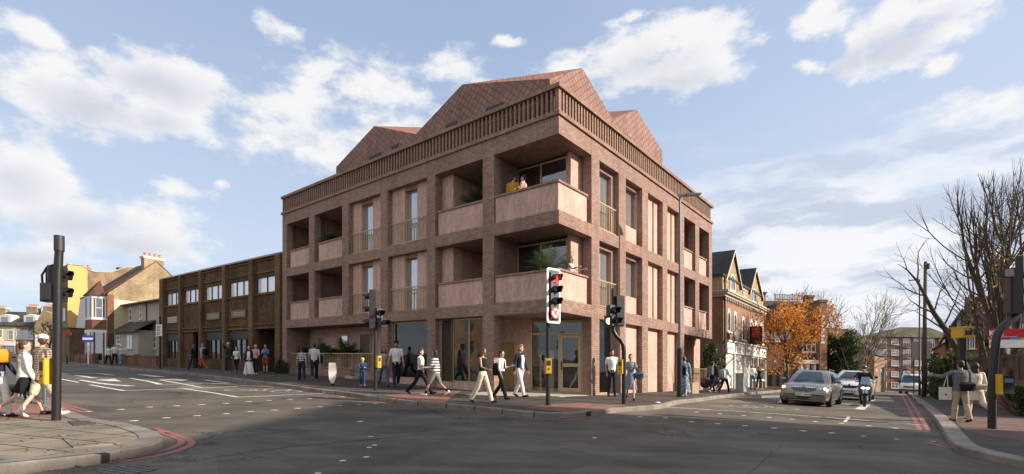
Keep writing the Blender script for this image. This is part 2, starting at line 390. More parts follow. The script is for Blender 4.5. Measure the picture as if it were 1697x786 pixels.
def markmat(name, c, wear=.5):
    m, n, p, o = newmat(name)
    g = nd(n, 'ShaderNodeNewGeometry'); P = g.outputs['Position']
    f = noise(n, P, 9, 8, .75, .5); f2 = noise(n, P, 70, 3, .7)
    k = sstep(n, mth(n, 'ADD', mth(n, 'MULTIPLY', f, .7), mth(n, 'MULTIPLY', f2, .3)), wear-.12, wear+.1)
    n.links.new(mixc(n, k, (.07, .068, .066), c), p.inputs['Base Color']); p.inputs['Roughness'].default_value = .7
    return m
M_white = markmat('white_road_paint', (.66, .64, .58), .45)
M_wornw = markmat('worn_white_paint', (.5, .49, .45), .5)
M_red = markmat('red_road_paint', (.34, .105, .085), .47)

def lines(a, b, step):
    n = max(1, int(math.ceil(abs(b-a)/step))); return [a+(b-a)*i/n for i in range(n+1)]
xs = [-1600, -900, -500, -300, -200, -140]+lines(-100, -40, 3)+lines(-39.4, 50, .6)[0:]+lines(52, 110, 3)+[140, 200, 300, 500, 900, 1600]
ys = [-300, -120, -60, -30, -15, -6]+lines(-2, 56, .6)+lines(58, 130, 3)+[150, 180, 230, 300, 420, 600, 900, 1500, 2600]
mb = MB(); W_ = len(xs)
mb.v = [(x, y, G(x, y) if y < 420 else G(x, 420)) for y in ys for x in xs]
mb.f = [(j*W_+i, j*W_+i+1, (j+1)*W_+i+1, (j+1)*W_+i) for j in range(len(ys)-1) for i in range(W_-1)]
mb.mi = [0]*len(mb.f)
tag(mb.build('road', M_road, smooth=True), kind='structure')

def inside(poly, x, y):
    c = False; n = len(poly)
    for i in range(n):
        x1, y1 = poly[i][:2]; x2, y2 = poly[(i+1) % n][:2]
        if (y1 > y) != (y2 > y) and x < (x2-x1)*(y-y1)/(y2-y1)+x1: c = not c
    return c
def resample(pl, step, closed=True):
    out = []; n = len(pl)
    for i in range(n if closed else n-1):
        a = pl[i]; b = pl[(i+1) % n]; d = math.hypot(b[0]-a[0], b[1]-a[1]); k = max(1, min(200, int(d/step)))
        for j in range(k): out.append((a[0]+(b[0]-a[0])*j/k, a[1]+(b[1]-a[1])*j/k))
    if not closed: out.append((pl[-1][0], pl[-1][1]))
    return out
def sheet(name, poly, lift, mat, skirt=0, step=1.0, parent=None, kind='structure'):
    """polygon on the ground, following its height, raised by lift, with a skirt down"""
    pl = resample(poly, step); n = len(pl)
    x0 = min(p[0] for p in pl); x1 = max(p[0] for p in pl); y0 = min(p[1] for p in pl); y1 = max(p[1] for p in pl)
    pts = [Vector((p[0], p[1])) for p in pl]; st = max(step, (x1-x0)/80, (y1-y0)/80)
    X = x0+st/2
    while X < x1:
        Y = y0+st/2
        while Y < y1:
            if inside(pl, X, Y): pts.append(Vector((X+.01*random.random(), Y)))
            Y += st
        X += st
    v, e, f, *_ = delaunay_2d_cdt(pts, [], [list(range(n))], 1, 1e-5)
    mb = MB(); mb.v = [(p.x, p.y, G(p.x, p.y)+lift) for p in v]
    for t in f:
        a, b, c = (v[t[0]], v[t[1]], v[t[2]])
        if (b-a).cross(c-a) < 0: t = t[::-1]
        mb.f.append(tuple(t)); mb.mi.append(0)
    if skirt:
        o = len(mb.v)
        for p in pl: mb.v += [(p[0], p[1], G(*p)+lift), (p[0], p[1], G(*p)+lift-skirt)]
        for i in range(n):
            j = (i+1) % n; mb.f.append((o+2*i, o+2*i+1, o+2*j+1, o+2*j)); mb.mi.append(0)
    ob = mb.build(name, mat, parent)
    if not parent and kind: tag(ob, kind=kind)
    return ob
def strip(mb, pl, w, lift, step=.5, w1=None):
    """ribbon of width w along a ground polyline"""
    pl = resample(pl, step, False); n = len(pl); o = len(mb.v)
    for i, p in enumerate(pl):
        a = pl[max(0, i-1)]; b = pl[min(n-1, i+1)]; d = Vector((b[0]-a[0], b[1]-a[1])).normalized(); q = Vector((-d.y, d.x))
        ww = w if w1 is None else w+(w1-w)*i/(n-1)
        for s_ in (-.5, .5):
            x = p[0]+q.x*ww*s_; y = p[1]+q.y*ww*s_; mb.v.append((x, y, G(x, y)+lift))
    for i in range(n-1): mb.f.append((o+2*i, o+2*i+2, o+2*i+3, o+2*i+1)); mb.mi.append(mb.cur)
def gpl(pts, lift=0): return [tuple(gp(px, py, lift))[:2] for px, py in pts]
def smoothpl(pl, it=2):
    for _ in range(it):
        q = [pl[0]]
        for i in range(len(pl)-1):
            a, b = pl[i], pl[i+1]
            q += [(a[0]*.75+b[0]*.25, a[1]*.75+b[1]*.25), (a[0]*.25+b[0]*.75, a[1]*.25+b[1]*.75)]
        pl = q+[pl[-1]]
    return pl
def kerb_line(name, pl, w=.15, lift=KERB+.012, side=1):
    """granite kerb with a real face along pl (outer edge), w wide towards the left (side=1)"""
    pl = resample(pl, .45, False); n = len(pl); rings = []
    for i, p in enumerate(pl):
        a = pl[max(0, i-1)]; b = pl[min(n-1, i+1)]; d = Vector((b[0]-a[0], b[1]-a[1])).normalized(); q = Vector((-d.y, d.x))*side
        ring = []
        for (u, h) in ((-.012, -.05), (-.012, lift-.02), (.006, lift), (w, lift), (w, -.05)):
            x = p[0]+q.x*u; y = p[1]+q.y*u; ring.append((x, y, G(x, y)+h))
        rings.append(ring)
    mb = MB()
    if side < 0: rings = [r[::-1] for r in rings]
    mb.loft(rings)
    return tag(mb.build(name, M_kerb), kind='structure')

# corner pavement in front of the new building
KA = smoothpl(gpl([(60, 597), (105, 600), (200, 608.5), (290, 617), (360, 624), (440, 633.5), (495, 641), (520, 645), (560, 649), (600, 654.5), (650, 662), (700, 667), (740, 669.5), (800, 675), (860, 682),
         (905, 685), (940, 685.5), (975, 683), (1010, 678), (1055, 674.6), (1090, 672.6), (1111, 668), (1125, 664), (1143, 662.6), (1172, 659), (1220, 653), (1260, 649.5), (1300, 646.5)], KERB), 1)
far_r = gpl([(1350, 642)], KERB)[0]
polyA = [(-140, 118)]+KA+[far_r, (far_r[0]+14, far_r[1]+25), (70, 110), (50, 150), (-140, 150)]
sheet('pavement', polyA, KERB, M_pave, .2, 1.2)
kerb_line('kerb', KA+[far_r], side=1)
# right pavement
KR = smoothpl(gpl([(1697, 764), (1651, 755), (1612, 746), (1590, 740), (1578, 733), (1568, 718), (1556, 699.5), (1544.7, 685.5), (1523.7, 667), (1511, 657), (1500.4, 650.6), (1491, 646)], KERB), 1)
polyR = [(KR[0][0]+12, KR[0][1]-5)]+KR+[(KR[-1][0]+30, KR[-1][1]+30), (140, 60), (60, 0)]
sheet('pavement', polyR, KERB, M_pave, .2, 1.0)
kerb_line('kerb', [(KR[0][0]+12, KR[0][1]-5)]+KR, side=-1, w=.3)
# left peninsula
KL = smoothpl(gpl([(-200, 782), (0, 771), (47, 766), (108, 760), (165, 753), (214.5, 744.5), (247, 738.5), (263, 732.5), (270, 726), (266, 719.5), (247.5, 712), (221.6, 705), (198, 700), (170, 697.5), (141, 691), (118, 681), (101, 673), (70.7, 661), (30, 645), (0, 636), (-60, 628)], KERB), 2)
polyL = KL+[(KL[-1][0]-20, KL[-1][1]+1), (-40, 6)]
sheet('pavement', polyL, KERB, M_slab, .2, .7)
kerb_line('kerb', KL, side=1, w=.28)

def mark(name, mat, items, lift=.005):
    mb = MB()
    for it in items:
        pts, w = it[0], it[1]; w1 = it[2] if len(it) > 2 else None
        strip(mb, smoothpl(gpl(pts), 1) if len(pts) > 2 else gpl(pts), w, lift, .4, w1)
    return tag(mb.build(name, mat), kind='structure')
def patch(mb, pts, lift=.005):
    q = gpl(pts); mb.quad(*[(x, y, G(x, y)+lift) for x, y in q])
tagr = mark('road_marking', M_red, [
    ([(1486, 648), (1492, 652.5), (1505, 675), (1524, 713.6)], .11), ([(1491, 648), (1499, 652.5), (1516, 678), (1539, 713.6)], .11),
    ([(1534, 733), (1576, 742.7), (1633, 757), (1720, 773)], .11), ([(1553, 733), (1595, 742), (1640, 752), (1720, 766)], .10),
    ([(257, 709.5), (283, 719), (306, 726), (320, 733), (313, 741), (283, 751), (243, 760), (180, 768)], .11),
    ([(262, 715), (284, 723), (299, 729), (302, 735), (283, 744), (236, 756), (170, 766), (100, 773)], .10),
    ([(0, 786), (60, 781), (101, 778)], .11), ([(0, 795), (60, 790), (101, 786)], .11),
    ([(75, 658), (100, 668), (146, 681)], .11), ([(60, 655), (95, 669), (137, 684)], .11),
    ([(672, 671), (740, 678), (800, 684.5), (860, 692.5), (905, 696), (945, 696.5), (985, 690)], .10), ([(660, 667.5), (740, 674.8), (800, 681), (860, 689), (905, 692.3), (945, 692.7), (985, 687)], .08),
    ([(60, 603), (200, 613), (360, 629), (440, 639), (497, 647.5), (565, 656.5), (600, 662), (640, 669)], .14), ([(440, 637.6), (497, 645.5), (565, 654.5), (600, 660), (640, 667)], .08)])
wh = mark('road_marking', M_white, [
    ([(1078.5, 673.7), (1156, 678), (1300, 687), (1400, 694.5), (1539, 705.5)], .10), ([(1407, 691), (1400, 700)], .08),
    ([(1160, 666.6), (1292, 667.6)], .10), ([(1292, 667.6), (1297, 663)], .18), ([(1375, 676.5), (1426, 678.5)], .10), ([(1424, 679), (1436, 671)], .3), ([(1441, 666), (1446, 662)], .3),
    ([(98, 628), (130, 634)], .13), ([(149, 638), (206, 648)], .14), ([(206, 648), (300, 644.5), (380, 641.5), (410, 640)], .12),
    ([(304, 644.5), (344, 650), (395, 658.8)], .14), ([(395, 658.8), (470, 655.5), (562, 651.5)], .12),
    ([(133, 630), (155, 634), (185, 638), (218, 640)], .16, .35), ([(227, 620.5), (266, 625)], .15, .5), ([(215, 627), (250, 633), (266, 637.5)], .12, .22),
    ([(266, 637.5), (330, 636.5), (410, 635.5)], .10), ([(266, 629), (308, 630.5)], .1, .5), ([(265, 630), (300, 636), (334, 642.5)], .14),
    ([(340, 630), (382, 636)], .18), ([(100, 619.5), (180, 620)], .18), ([(125, 622), (157, 627)], .2), ([(160, 619.5), (190, 622.5)], .15), ([(124, 627.5), (160, 626)], .14, .05)], .006)
mb = MB()
patch(mb, [(157, 630), (190, 628), (201, 632.5), (180, 632)]); patch(mb, [(1262, 656), (1292, 656), (1292, 659), (1262, 659.5)]); patch(mb, [(1386, 669), (1412, 670), (1405, 672.5), (1384, 672)])
tag(mb.build('road_marking', M_white), kind='structure')
# rows of small crossing studs
mb = MB()
st = [(412, 666), (446, 664), (480, 662.4), (513, 661), (541, 659.5), (567, 658), (593, 657), (415, 682.5), (454.5, 680), (493, 677), (530, 674.5), (563, 672.4), (595, 671), (622, 669.5), (650, 668),
      (247, 675), (292, 673), (333.5, 671), (373.6, 669), (146, 682.4), (199, 679), (222, 697.7), (275, 693), (326.5, 689.5), (374, 686), (597, 699), (615, 724), (621, 738), (568, 764), (607, 758), (527, 785), (612, 742),
      (1061, 691), (1103, 693), (1154, 683.5), (1193, 686), (1232.5, 689), (1274.4, 692), (1312, 695), (1351, 699), (1394, 702), (1439, 706), (1483, 710),
      (1146, 699.5), (1189, 702.5), (1234, 706), (1283, 710), (1331, 714.5), (1378, 718), (1431, 723), (1486, 728), (1546, 732), (973, 678), (985, 726)]
for (px, py) in st:
    x, y, z = gp(px, py); a = .06 if py < 720 else .035
    mb.box(x-a, x+a, y-a, y+a, z+.001, z+.007)
tag(mb.build('crossing_studs', M_white), kind='structure')
# bicycle symbols
def bike_symbol(cxp, cyp, s, ang):
    x, y, z = gp(cxp, cyp); mb = MB(); c_, s_ = cos(ang), sin(ang)
    def q(u, v): return (x+s*(u*c_-v*s_), y+s*(u*s_+v*c_))
    for cu in (-.55, .55): strip(mb, [q(cu+.33*cos(a), .33*sin(a)) for a in [i*pi/8 for i in range(17)]], .07*s, .006, .2)
    for a, b in (((-.55, 0), (-.2, .5)), ((-.2, .5), (.4, .5)), ((.4, .5), (.55, 0)), ((-.2, .5), (0, 0)), ((0, 0), (.4, .5)), ((-.55, 0), (0, 0)), ((.4, .5), (.35, .72)), ((.2, .74), (.42, .7)), ((-.32, .68), (-.1, .68))):
        strip(mb, [q(*a), q(*b)], .07*s, .006, .3)
    tag(mb.build('road_marking', M_wornw), kind='structure')
bike_symbol(437, 648, 1.5, R(0)); bike_symbol(1266, 675.5, 1.35, R(0)); bike_symbol(1463, 676.5, 1.0, R(0))
def letters(pts):  # worn lettering strokes on the road
    pass
# tactile and block paving set into the pavements
def gsheet(name, pts, mat, lift=KERB+.005): return sheet(name, gpl(pts, KERB), lift, mat, 0, .6)
gsheet('tactile_paving', [(635, 655.5), (690, 650), (765, 648), (752, 655), (738, 667.5), (700, 664.5), (655, 660)], M_tact)
gsheet('tactile_paving', [(905, 671), (960, 668), (1045, 672), (1008, 676.5), (975, 681), (940, 683.5), (905, 680), (870, 676)], M_tact)
gsheet('tactile_paving', [(-60, 680), (0, 672), (60, 668), (96, 673), (116, 683), (150, 693), (60, 692), (0, 697), (-60, 700)], M_tact)
gsheet('brick_paving', [(1575, 692), (1640, 690), (1720, 692), (1760, 735), (1697, 731), (1640, 724), (1600, 714)], M_setts)
gsheet('paving_threshold', [(770, 655), (800, 649.5), (880, 648), (966, 653), (978, 656), (940, 657.5), (850, 657)], plain('pale_stone', (.42, .38, .31), .8, var=.15))
# access covers
M_cover = slabs('cast_iron_cover', (.09, .085, .08), (.075, .07, .065), (.035, .033, .03), .05, .05, .008, R(30), .2)
for pts, lab, lf in (([(112, 699), (147, 698), (160, 703.5), (122, 706)], 'small square inspection cover behind the pale kerb', KERB+.008),
                 ([(103, 727), (178, 723), (200, 736), (122, 743)], 'large recessed inspection cover set in pale paving slabs', KERB+.008)):
    q = gpl(pts, KERB); mb = MB(); mb.prism(q, 0, .012); z = sum(G(*p) for p in q)/4
    mb.v = [(v[0], v[1], G(v[0], v[1])+lf-.008+v[2]) for v in mb.v]
    tag(mb.build('inspection_cover', M_slab if 'large' in lab else M_cover), lab, 'manhole cover')
for pts, lab in (([(157, 778), (240, 770.5), (262, 779), (185, 795)], 'worn pale drain cover in the road beside the leaf filled gutter'),
                 ([(1085, 716.5), (1110, 713.5), (1146, 716), (1143, 722), (1105, 722.5)], 'worn pale manhole cover in the middle of the junction')):
    q = gpl(pts); mb = MB(); mb.prism(q, 0, .012); mb.v = [(v[0], v[1], G(v[0], v[1])-.004+v[2]) for v in mb.v]
    tag(mb.build('manhole_cover', slabs('worn_cover'+str(len(lab)), (.30, .29, .27), (.16, .155, .15), (.05, .05, .05), .09, .09, .02, R(20), .5)), lab, 'manhole cover')

rng_ = random.Random(77)
def crack(pts, w, jit):
    mb = MB(); pl = resample(gpl(pts), .12, False); o = len(mb.v); off = 0
    for i, (x, y) in enumerate(pl):
        off = off*.8+rng_.gauss(0, jit); ww = w*max(.12, .6+.5*sin(i*.13)+rng_.gauss(0, .3)); yy = y+off
        for s_ in (-.5, .5): mb.v.append((x, yy+ww*s_, G(x, yy)+.003))
    for i in range(len(pl)-1): mb.f.append((o+2*i, o+2*i+2, o+2*i+3, o+2*i+1)); mb.mi.append(0)
    tag(mb.build('road_crack', M_crack), kind='structure')
M_crack = plain('tar_crack', (.022, .021, .021), .8)
crack([(330, 762), (420, 749), (480, 741), (560, 734), (620, 729), (690, 716), (740, 713), (800, 719)], .05, .035)
crack([(560, 736), (640, 726), (700, 719)], .03, .04); crack([(700, 715), (780, 700), (870, 694), (930, 690)], .02, .03)
crack([(1070, 700), (1180, 706), (1300, 712), (1420, 727), (1560, 738)], .025, .03); crack([(1240, 786), (1290, 740), (1330, 716), (1350, 706)], .02, .03)
crack([(400, 722), (440, 719), (470, 716)], .07, .05); crack([(930, 744), (1060, 772), (1180, 800)], .02, .03)
# ---------------------------------------------------------------- the new corner building
HB = Frame(1.62, 17.3, atan2(.770, .638))
hb = HB.root('corner_building'); hsh = HB.shear
tag(hb, 'four storey red brick corner block of flats with fluted parapet and tiled gables', 'building')
M_bh = brick('red_brick_running_bond', (.385, .25, .20), (.27, .172, .138), (.205, .14, .115), .24, .075, .008, dirt=.12, vscale=.4)
M_bv = brick('pink_brick_upright', (.70, .485, .40), (.53, .355, .29), (.42, .28, .225), .24, .058, .006, .37, vert=True, dirt=.12, vscale=.4)
M_fin = brick('fin_brick', (.36, .23, .17), (.27, .17, .13), (.2, .13, .1), .24, .075, .006, dirt=.1)
M_tile = brick('diamond_roof_tile', (.33, .198, .162), (.26, .152, .125), (.16, .095, .078), .25, .25, .014, 0, rot=R(50), dirt=.12, bump=.02, msoft=.05)
M_gold = plain('brass_frame', (.44, .335, .20), .45, .35, .08, spec=.5)
M_goldp = plain('gold_panel', (.42, .30, .12), .45, .5, .1)
M_glass = glassy('window_glass', (.26, .26, .265), .42)
M_shopg = glassy('shop_glass', (.03, .03, .03), .05, clear=.8)
M_terg = glassy('terrace_glass', (.05, .045, .04), .12, clear=.7)
M_dark = plain('dark_interior', (.05, .043, .038), .9)
M_warm = plain('interior_wall', (.20, .15, .11), .9)
M_curt = plain('curtain', (.13, .085, .055), .9, var=.3, scale=3)
M_blk = plain('black_metal', (.025, .025, .027), .45, .3)
TL = lambda px, d=0: HB.onX(px, 0, d)[0]           # left street wall: distance from the corner
TR = lambda px, d=0: HB.onY(px, 0, d)[0]           # right street wall
H1b, H1t, H2b, H2t, HTb, HLb, HLt, HRb, HRt = 1.96, 2.43, 5.02, 5.50, 8.13, 8.78, 8.92, 9.72, 9.86
GB = -1.45
def fb(mb, side, t0, t1, h0, h1, d0, d1):
    if side == 'L': mb.box(d0, d1, t0, t1, h0, h1)
    else: mb.box(t0, t1, d0, d1, h0, h1)
    return mb
def P(name, mb, mat=None, par=None, lab=None, **kw):
    o = mb.build(name, mat, par or hb, shear=hsh, **kw)
    if lab: o['label'] = lab
    return o
PD = .40
endL = TL(468); endR = TR(1180)
pilL = [(TL(475), endL), (TL(521), TL(511.8)), (TL(577.3), TL(567)), (TL(642.2), TL(630.6)), (TL(721), TL(707.5)), (TL(818.7), TL(800))]
pilR = [(TR(980.4), TR(993.3)), (TR(1025.5), TR(1037)), (TR(1064.5), TR(1074)), (TR(1098.3), TR(1106)), (TR(1126.4), TR(1133.8)), (TR(1152.3), TR(1158.8)), (TR(1175), endR)]
for i, (a, b) in enumerate(pilL):
    P('pillar', fb(MB(), 'L', a, b, GB if i not in (1, 2) else H1b, HLb-.002, 0, PD), M_bh)
for i, (a, b) in enumerate(pilR):
    P('pillar', fb(MB(), 'R', a, b, GB if i not in (5, 6) else H1b, HLb-.002, 0, PD), M_bh)
# horizontal bands, set 3 mm proud of nothing: they butt between pillars
def spans(pil, lo=0, hi=None):
    s = sorted(pil); out = []; cur = lo
    for a, b in s:
        if a-cur > .05: out.append((cur, a))
        cur = b
    return out
gap = .012
for (h0, h1) in ((H1b, H1t), (H2b, H2t), (HTb, HLb-.002)):
    for side, pil in (('L', pilL), ('R', pilR)):
        mb = MB()
        for (a, b) in spans(pil, .0 if side == 'L' else PD):
            fb(mb, side, a+(gap if a > .5 else 0), b-gap*0, h0, h1, .004, PD)
        P('brick_band', mb, M_bh)
# ledge and fluted parapet
mb = MB(); mb.box(-.07, PD+.3, -.07, endL+.07, HLb, HLt); mb.box(PD+.3, endR+.07, -.07, PD+.3, HLb, HLt)
P('ledge', mb, M_fin)
mb = MB(); mb.box(-.09, .24, -.09, endL+.03, HRb, HRt); mb.box(.24, endR+.03, -.09, .24, HRb, HRt)
mb.box(endR-.2, endR+.03, .24, 3, HRb, HRt)
P('parapet_coping', mb, M_fin)
mb = MB(); n = 96
for i in range(1, n):
    t = .11+(endL-.2)*i/n
    mb.box(.0, .13, t-.045, t+.045, HLt, HRb)
n = 80
for i in range(1, n):
    t = .11+(endR-.2)*i/n
    mb.box(t-.045, t+.045, .0, .13, HLt, HRb)
mb.box(0, .16, 0, .16, HLt, HRb); mb.box(0, .13, endL-.12, endL-.02, HLt, HRb)
for i in range(15): mb.box(endR-.13, endR-.0, .1+i*.19, .19+i*.19, HLt, HRb)
P('fluted_parapet', mb, M_fin)
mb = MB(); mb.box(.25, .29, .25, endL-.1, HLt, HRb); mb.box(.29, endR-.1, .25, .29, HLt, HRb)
P('parapet_gap_shade', mb, plain('parapet_shade_board', (.035, .025, .02), .9))  # dark board added so the gaps between the fins read as shade
# inner volume: floors and core
cL = TL(818.7)                                   # terrace ends at this pillar
ter = 1.5
tw = .62
mb = MB()
mb.box(2.4, endR-.4, 2.6, endL, GB, HLb-.01)
P('core', mb, M_bh)
mb = MB()
for h0, h1 in ((H1b+.01, H1t-.01), (H2b+.01, H2t-.01), (HTb+.01, HLb-.005)):
    mb.box(PD, endR-.05, PD, endL-.02, h0, h1)
P('floor_slab', mb, M_bh)
# side walls
mb = MB(); mb.box(PD+.001, endR-.4, endL-.3, endL-.002, GB, HLb-.004); mb.box(endR-.3, endR-.003, PD+2.2, endL-.3, GB, HLb-.004)
P('party_wall', mb, M_bh)

# --- left street bays, from the far end to the corner, for the two upper floors
lv = ((H1t, H2b), (H2t, HTb))
def window(side, t0, t1, h0, h1, d, mull=(), trans=(), fr=.05, glass=None, lab=None):
    mb = MB(); e = .03
    fb(mb, side, t0, t0+fr, h0, h1, d-e, d+e); fb(mb, side, t1-fr, t1, h0, h1, d-e, d+e)
    fb(mb, side, t0+fr, t1-fr, h1-fr, h1, d-e, d+e); fb(mb, side, t0+fr, t1-fr, h0, h0+fr, d-e, d+e)
    for m in mull: fb(mb, side, m-fr/2, m+fr/2, h0+fr, h1-fr, d-e, d+e)
    for z in trans: fb(mb, side, t0+fr, t1-fr, z-fr/2, z+fr/2, d-e+.004, d+e-.004)
    w = P('window', mb, M_gold, lab=lab)
    mb = MB(); fb(mb, side, t0+fr, t1-fr, h0+fr, h1-fr, d-.004, d+.004)
    P('pane', mb, glass or M_glass, w)
    return w
def parapet(side, t0, t1, h0, par=None, d=.10):
    mb = MB(); fb(mb, side, t0, t1, h0, h0+.98, d, d+.22); o = P('balcony_wall', mb, M_bv)
    mb = MB(); fb(mb, side, t0-.02, t1+.02, h0+.98, h0+1.06, d-.05, d+.27); P('coping', mb, M_bh, o)
def railing(side, t0, t1, h0, h1, d=.06, st=.185, low=False):
    mb = MB(); fb(mb, side, t0, t1, h1-.04, h1, d-.02, d+.02); fb(mb, side, t0, t1, h0+.06, h0+.09, d-.015, d+.015)
    n = max(2, int((t1-t0)/st))
    for i in range(n+1):
        t = t0+.012+(t1-t0-.024)*i/n; fb(mb, side, t-.012, t+.012, h0+(.0 if low else .03), h1-.04, d-.012, d+.012)
    P('railing', mb, M_gold)
def panel(side, t0, t1, h0, h1, d, th=.12): P('brick_panel', fb(MB(), side, t0, t1, h0, h1, d, d+th), M_bv)
for (h0, h1) in lv:
    # recessed balconies at the far end (px 475-512 and 521-567)
    for (pa, pb, win) in ((475, 511.8, False), (521, 567, True)):
        a, b = TL(pb), TL(pa)
        parapet('L', a+.03, b-.28, h0)
        panel('L', a-.2, b+.3, h0, h1, 2.0, .2)
    # side walls between balconies
    P('dividing_wall', fb(MB(), 'L', TL(516)-.1, TL(516)+.1, h0, h1, PD, 2.0), M_bh)
    P('dividing_wall', fb(MB(), 'L', TL(572)-.1, TL(572)+.1, h0, h1, PD, 2.2), M_bh)
    window('L', TL(566, 1.95), TL(532, 1.95)-.1, h0+.1, h1-.35, 1.95, mull=(TL(556, 1.95),), glass=M_terg)
    # two bays with tall windows and slim railings
    for (pa, pb, wa, wb) in ((577.3, 630.6, 601, 618), (642.2, 707.5, 673, 691.5)):
        a, b = TL(pb), TL(pa); d = .26
        w1, w0 = TL(wa, d+.2), TL(wb, d+.0)
        w1 = TL(wa-2, d)
        panel('L', a, w0, h0, h1, d, .3); panel('L', w1, b, h0, h1, d, .3)
        P('brick_panel', fb(MB(), 'L', w0, w1, h1-.18, h1, d+.003, d+.3), M_bh)
        window('L', w0+.005, w1-.005, h0+.02, h1-.19, d+.2, trans=(h0+.82,), fr=.05)
        railing('L', a+.02, b-.02, h0, h0+1.08, .16)
    # deep loggia next to the corner terrace (px 721-800)
    a, b = TL(800), TL(721)
    parapet('L', a+.03, b-.1, h0); mid = TL(751, .42)
    panel('L', mid, b+.1, h0, h1, .42, .25)
    P('dividing_wall', fb(MB(), 'L', mid, mid+.2, h0, h1, .67, 2.2), M_bv)
    panel('L', a-.5, mid, h0, h1, 2.2, .2)
    P('dividing_wall', fb(MB(), 'L', cL+.06, cL+.26, h0, h1, PD, 2.2), M_bh)
    # corner terrace
    mb = MB(); d = .06
    mb.box(d, d+.22, d, cL-.02, h0, h0+.98); mb.box(d+.22, TR(974.5), d, d+.22, h0, h0+.98)
    o = P('balcony_wall', mb, M_bv)
    mb = MB(); mb.box(d-.05, d+.27, d-.05, cL-.005, h0+.98, h0+1.06); mb.box(d+.27, TR(975.5), d-.05, d+.27, h0+.98, h0+1.06)
    P('coping', mb, M_bh, o)
    window('L', tw, cL+.05, h0+.05, h1-.12, ter, mull=(TL(897, ter), TL(858 if h0 > 4 else 850, ter)), fr=.06, glass=M_terg)
    P('brick_panel', MB().box(ter-.03, TR(980.4)+.1, .46, tw-.01, h0, h1), M_bv)
    # curtains and room behind the terrace glazing
    mb = MB()
    for (c0, c1) in ((tw+.1, tw+.65), (cL-1.0, cL-.05)):
        pts = []; k = 40
        for i in range(k+1): pts.append((ter+.22+.04*sin(i*1.1), c0+(c1-c0)*i/k))
        for i in range(k): mb.quad((*pts[i], h0+.06), (*pts[i+1], h0+.06), (*pts[i+1], h1-.14), (*pts[i], h1-.14))
    P('curtain', mb, M_curt)
    mb = MB(); mb.box(2.36, 2.39, .5, cL+.05, h0, h1); P('room_wall', mb, M_warm)
# ceiling lining of the terraces (soffit) in brick
# --- right street bays
for fi, (h0, h1) in enumerate(lv):
    d = .24
    a, b = pilR[0][1], pilR[1][0]               # French window with railing
    w0, w1 = a+.01, TR(1013.5, d)
    panel('R', w1, b, h0, h1, d, .3); P('brick_panel', fb(MB(), 'R', w0, w1, h1-.2, h1, d+.003, d+.3), M_bh)
    window('R', w0, w1-.01, h0+.02, h1-.21, d+.2, fr=.05); railing('R', a+.02, b-.02, h0, h0+1.1, .12)
    a, b = pilR[1][1], pilR[2][0]               # window over a brick panel
    w1 = TR(1056, d); hb_ = h0+(.78)
    panel('R', w1, b, h0, h1, d, .3); P('brick_panel', fb(MB(), 'R', a, w1, h0, hb_, d, d+.3), M_bv)
    P('brick_panel', fb(MB(), 'R', a, w1, h1-.18, h1, d+.003, d+.3), M_bh)
    window('R', a+.01, w1-.01, hb_+.01, h1-.19, d+.22, mull=(TR(1049, d+.22),), fr=.05)
    for i in (2, 3):                            # blind bays with a dark slot
        a, b = pilR[i][1], pilR[i+1][0]; m = a+(b-a)*.60
        panel('R', a, m, h0, h1, d, .3); panel('R', m+.16, b, h0, h1, d, .3)
        P('brick_panel', fb(MB(), 'R', m, m+.16, h0, h1, d+.22, d+.34), M_bh)
    for i in (4, 5):                            # far recessed balconies
        a, b = pilR[i][1], pilR[i+1][0]
        parapet('R', a+.03, b-.22, h0)
        P('dividing_wall', fb(MB(), 'R', a-.3, a-.1, h0, h1, PD, 2.3), M_bh)
    panel('R', pilR[4][0], endR-.4, h0, h1, 2.3, .2)
    P('dividing_wall', fb(MB(), 'R', endR-.26, endR-.05, h0, h1, PD, 2.3), M_bh)
# --- ground floor, left street
gL = lambda t: HB.base(0, t)+KERB
# set back wall with planting behind the railing
a, b = TL(630.6), TL(475)
P('ground_wall', fb(MB(), 'L', a-.1, b, GB, H1b, 1.45, 1.7), M_bv)
P('ground_side_wall', fb(MB(), 'L', b-.02, b+.2, GB, H1b, PD, 1.5), M_bh)
for (pa, pb, h0, h1) in ((526, 535, gL(15)+.9, 1.45), (565, 577, gL(12)+.8, 1.55)):
    window('L', TL(pb, 1.42), TL(pa, 1.42), h0, h1, 1.42)
dw = MB(); t0, t1 = TL(615, 1.42), TL(597, 1.42); g0 = gL(11)
for q in ((t0, t0+.05), (t1-.05, t1)): fb(dw, 'L', q[0], q[1], g0, 1.6, 1.38, 1.45)
fb(dw, 'L', t0+.05, t1-.05, 1.55, 1.6, 1.38, 1.45); o = P('door_frame', dw, M_gold)
P('door', fb(MB(), 'L', t0+.05, t1-.05, g0, 1.55, 1.41, 1.449), plain('bronze_door', (.10, .075, .05), .5, .3), o)
a, b = TL(630)-.02, TL(477)
lo = MB(); ga = TL(593), TL(577.5)
for (q0, q1) in ((a, ga[0]), (ga[1], b)): fb(lo, 'L', q0, q1, GB, gL(13)+.42, .10, .30)
P('low_wall', lo, M_bh)
for (q0, q1, hb0) in ((a+.02, ga[0], gL(13)+.42), (ga[0]+.03, ga[1]-.03, gL(13)+.12), (ga[1], b, gL(13)+.42)): railing('L', q0, q1, hb0, gL(13)+1.28, .2, .15)
P('doorstep', fb(MB(), 'L', ga[0]+.05, ga[1]-.1, GB, gL(13)+.1, -.25, .25), plain('pale_stone', (.42, .38, .31)))
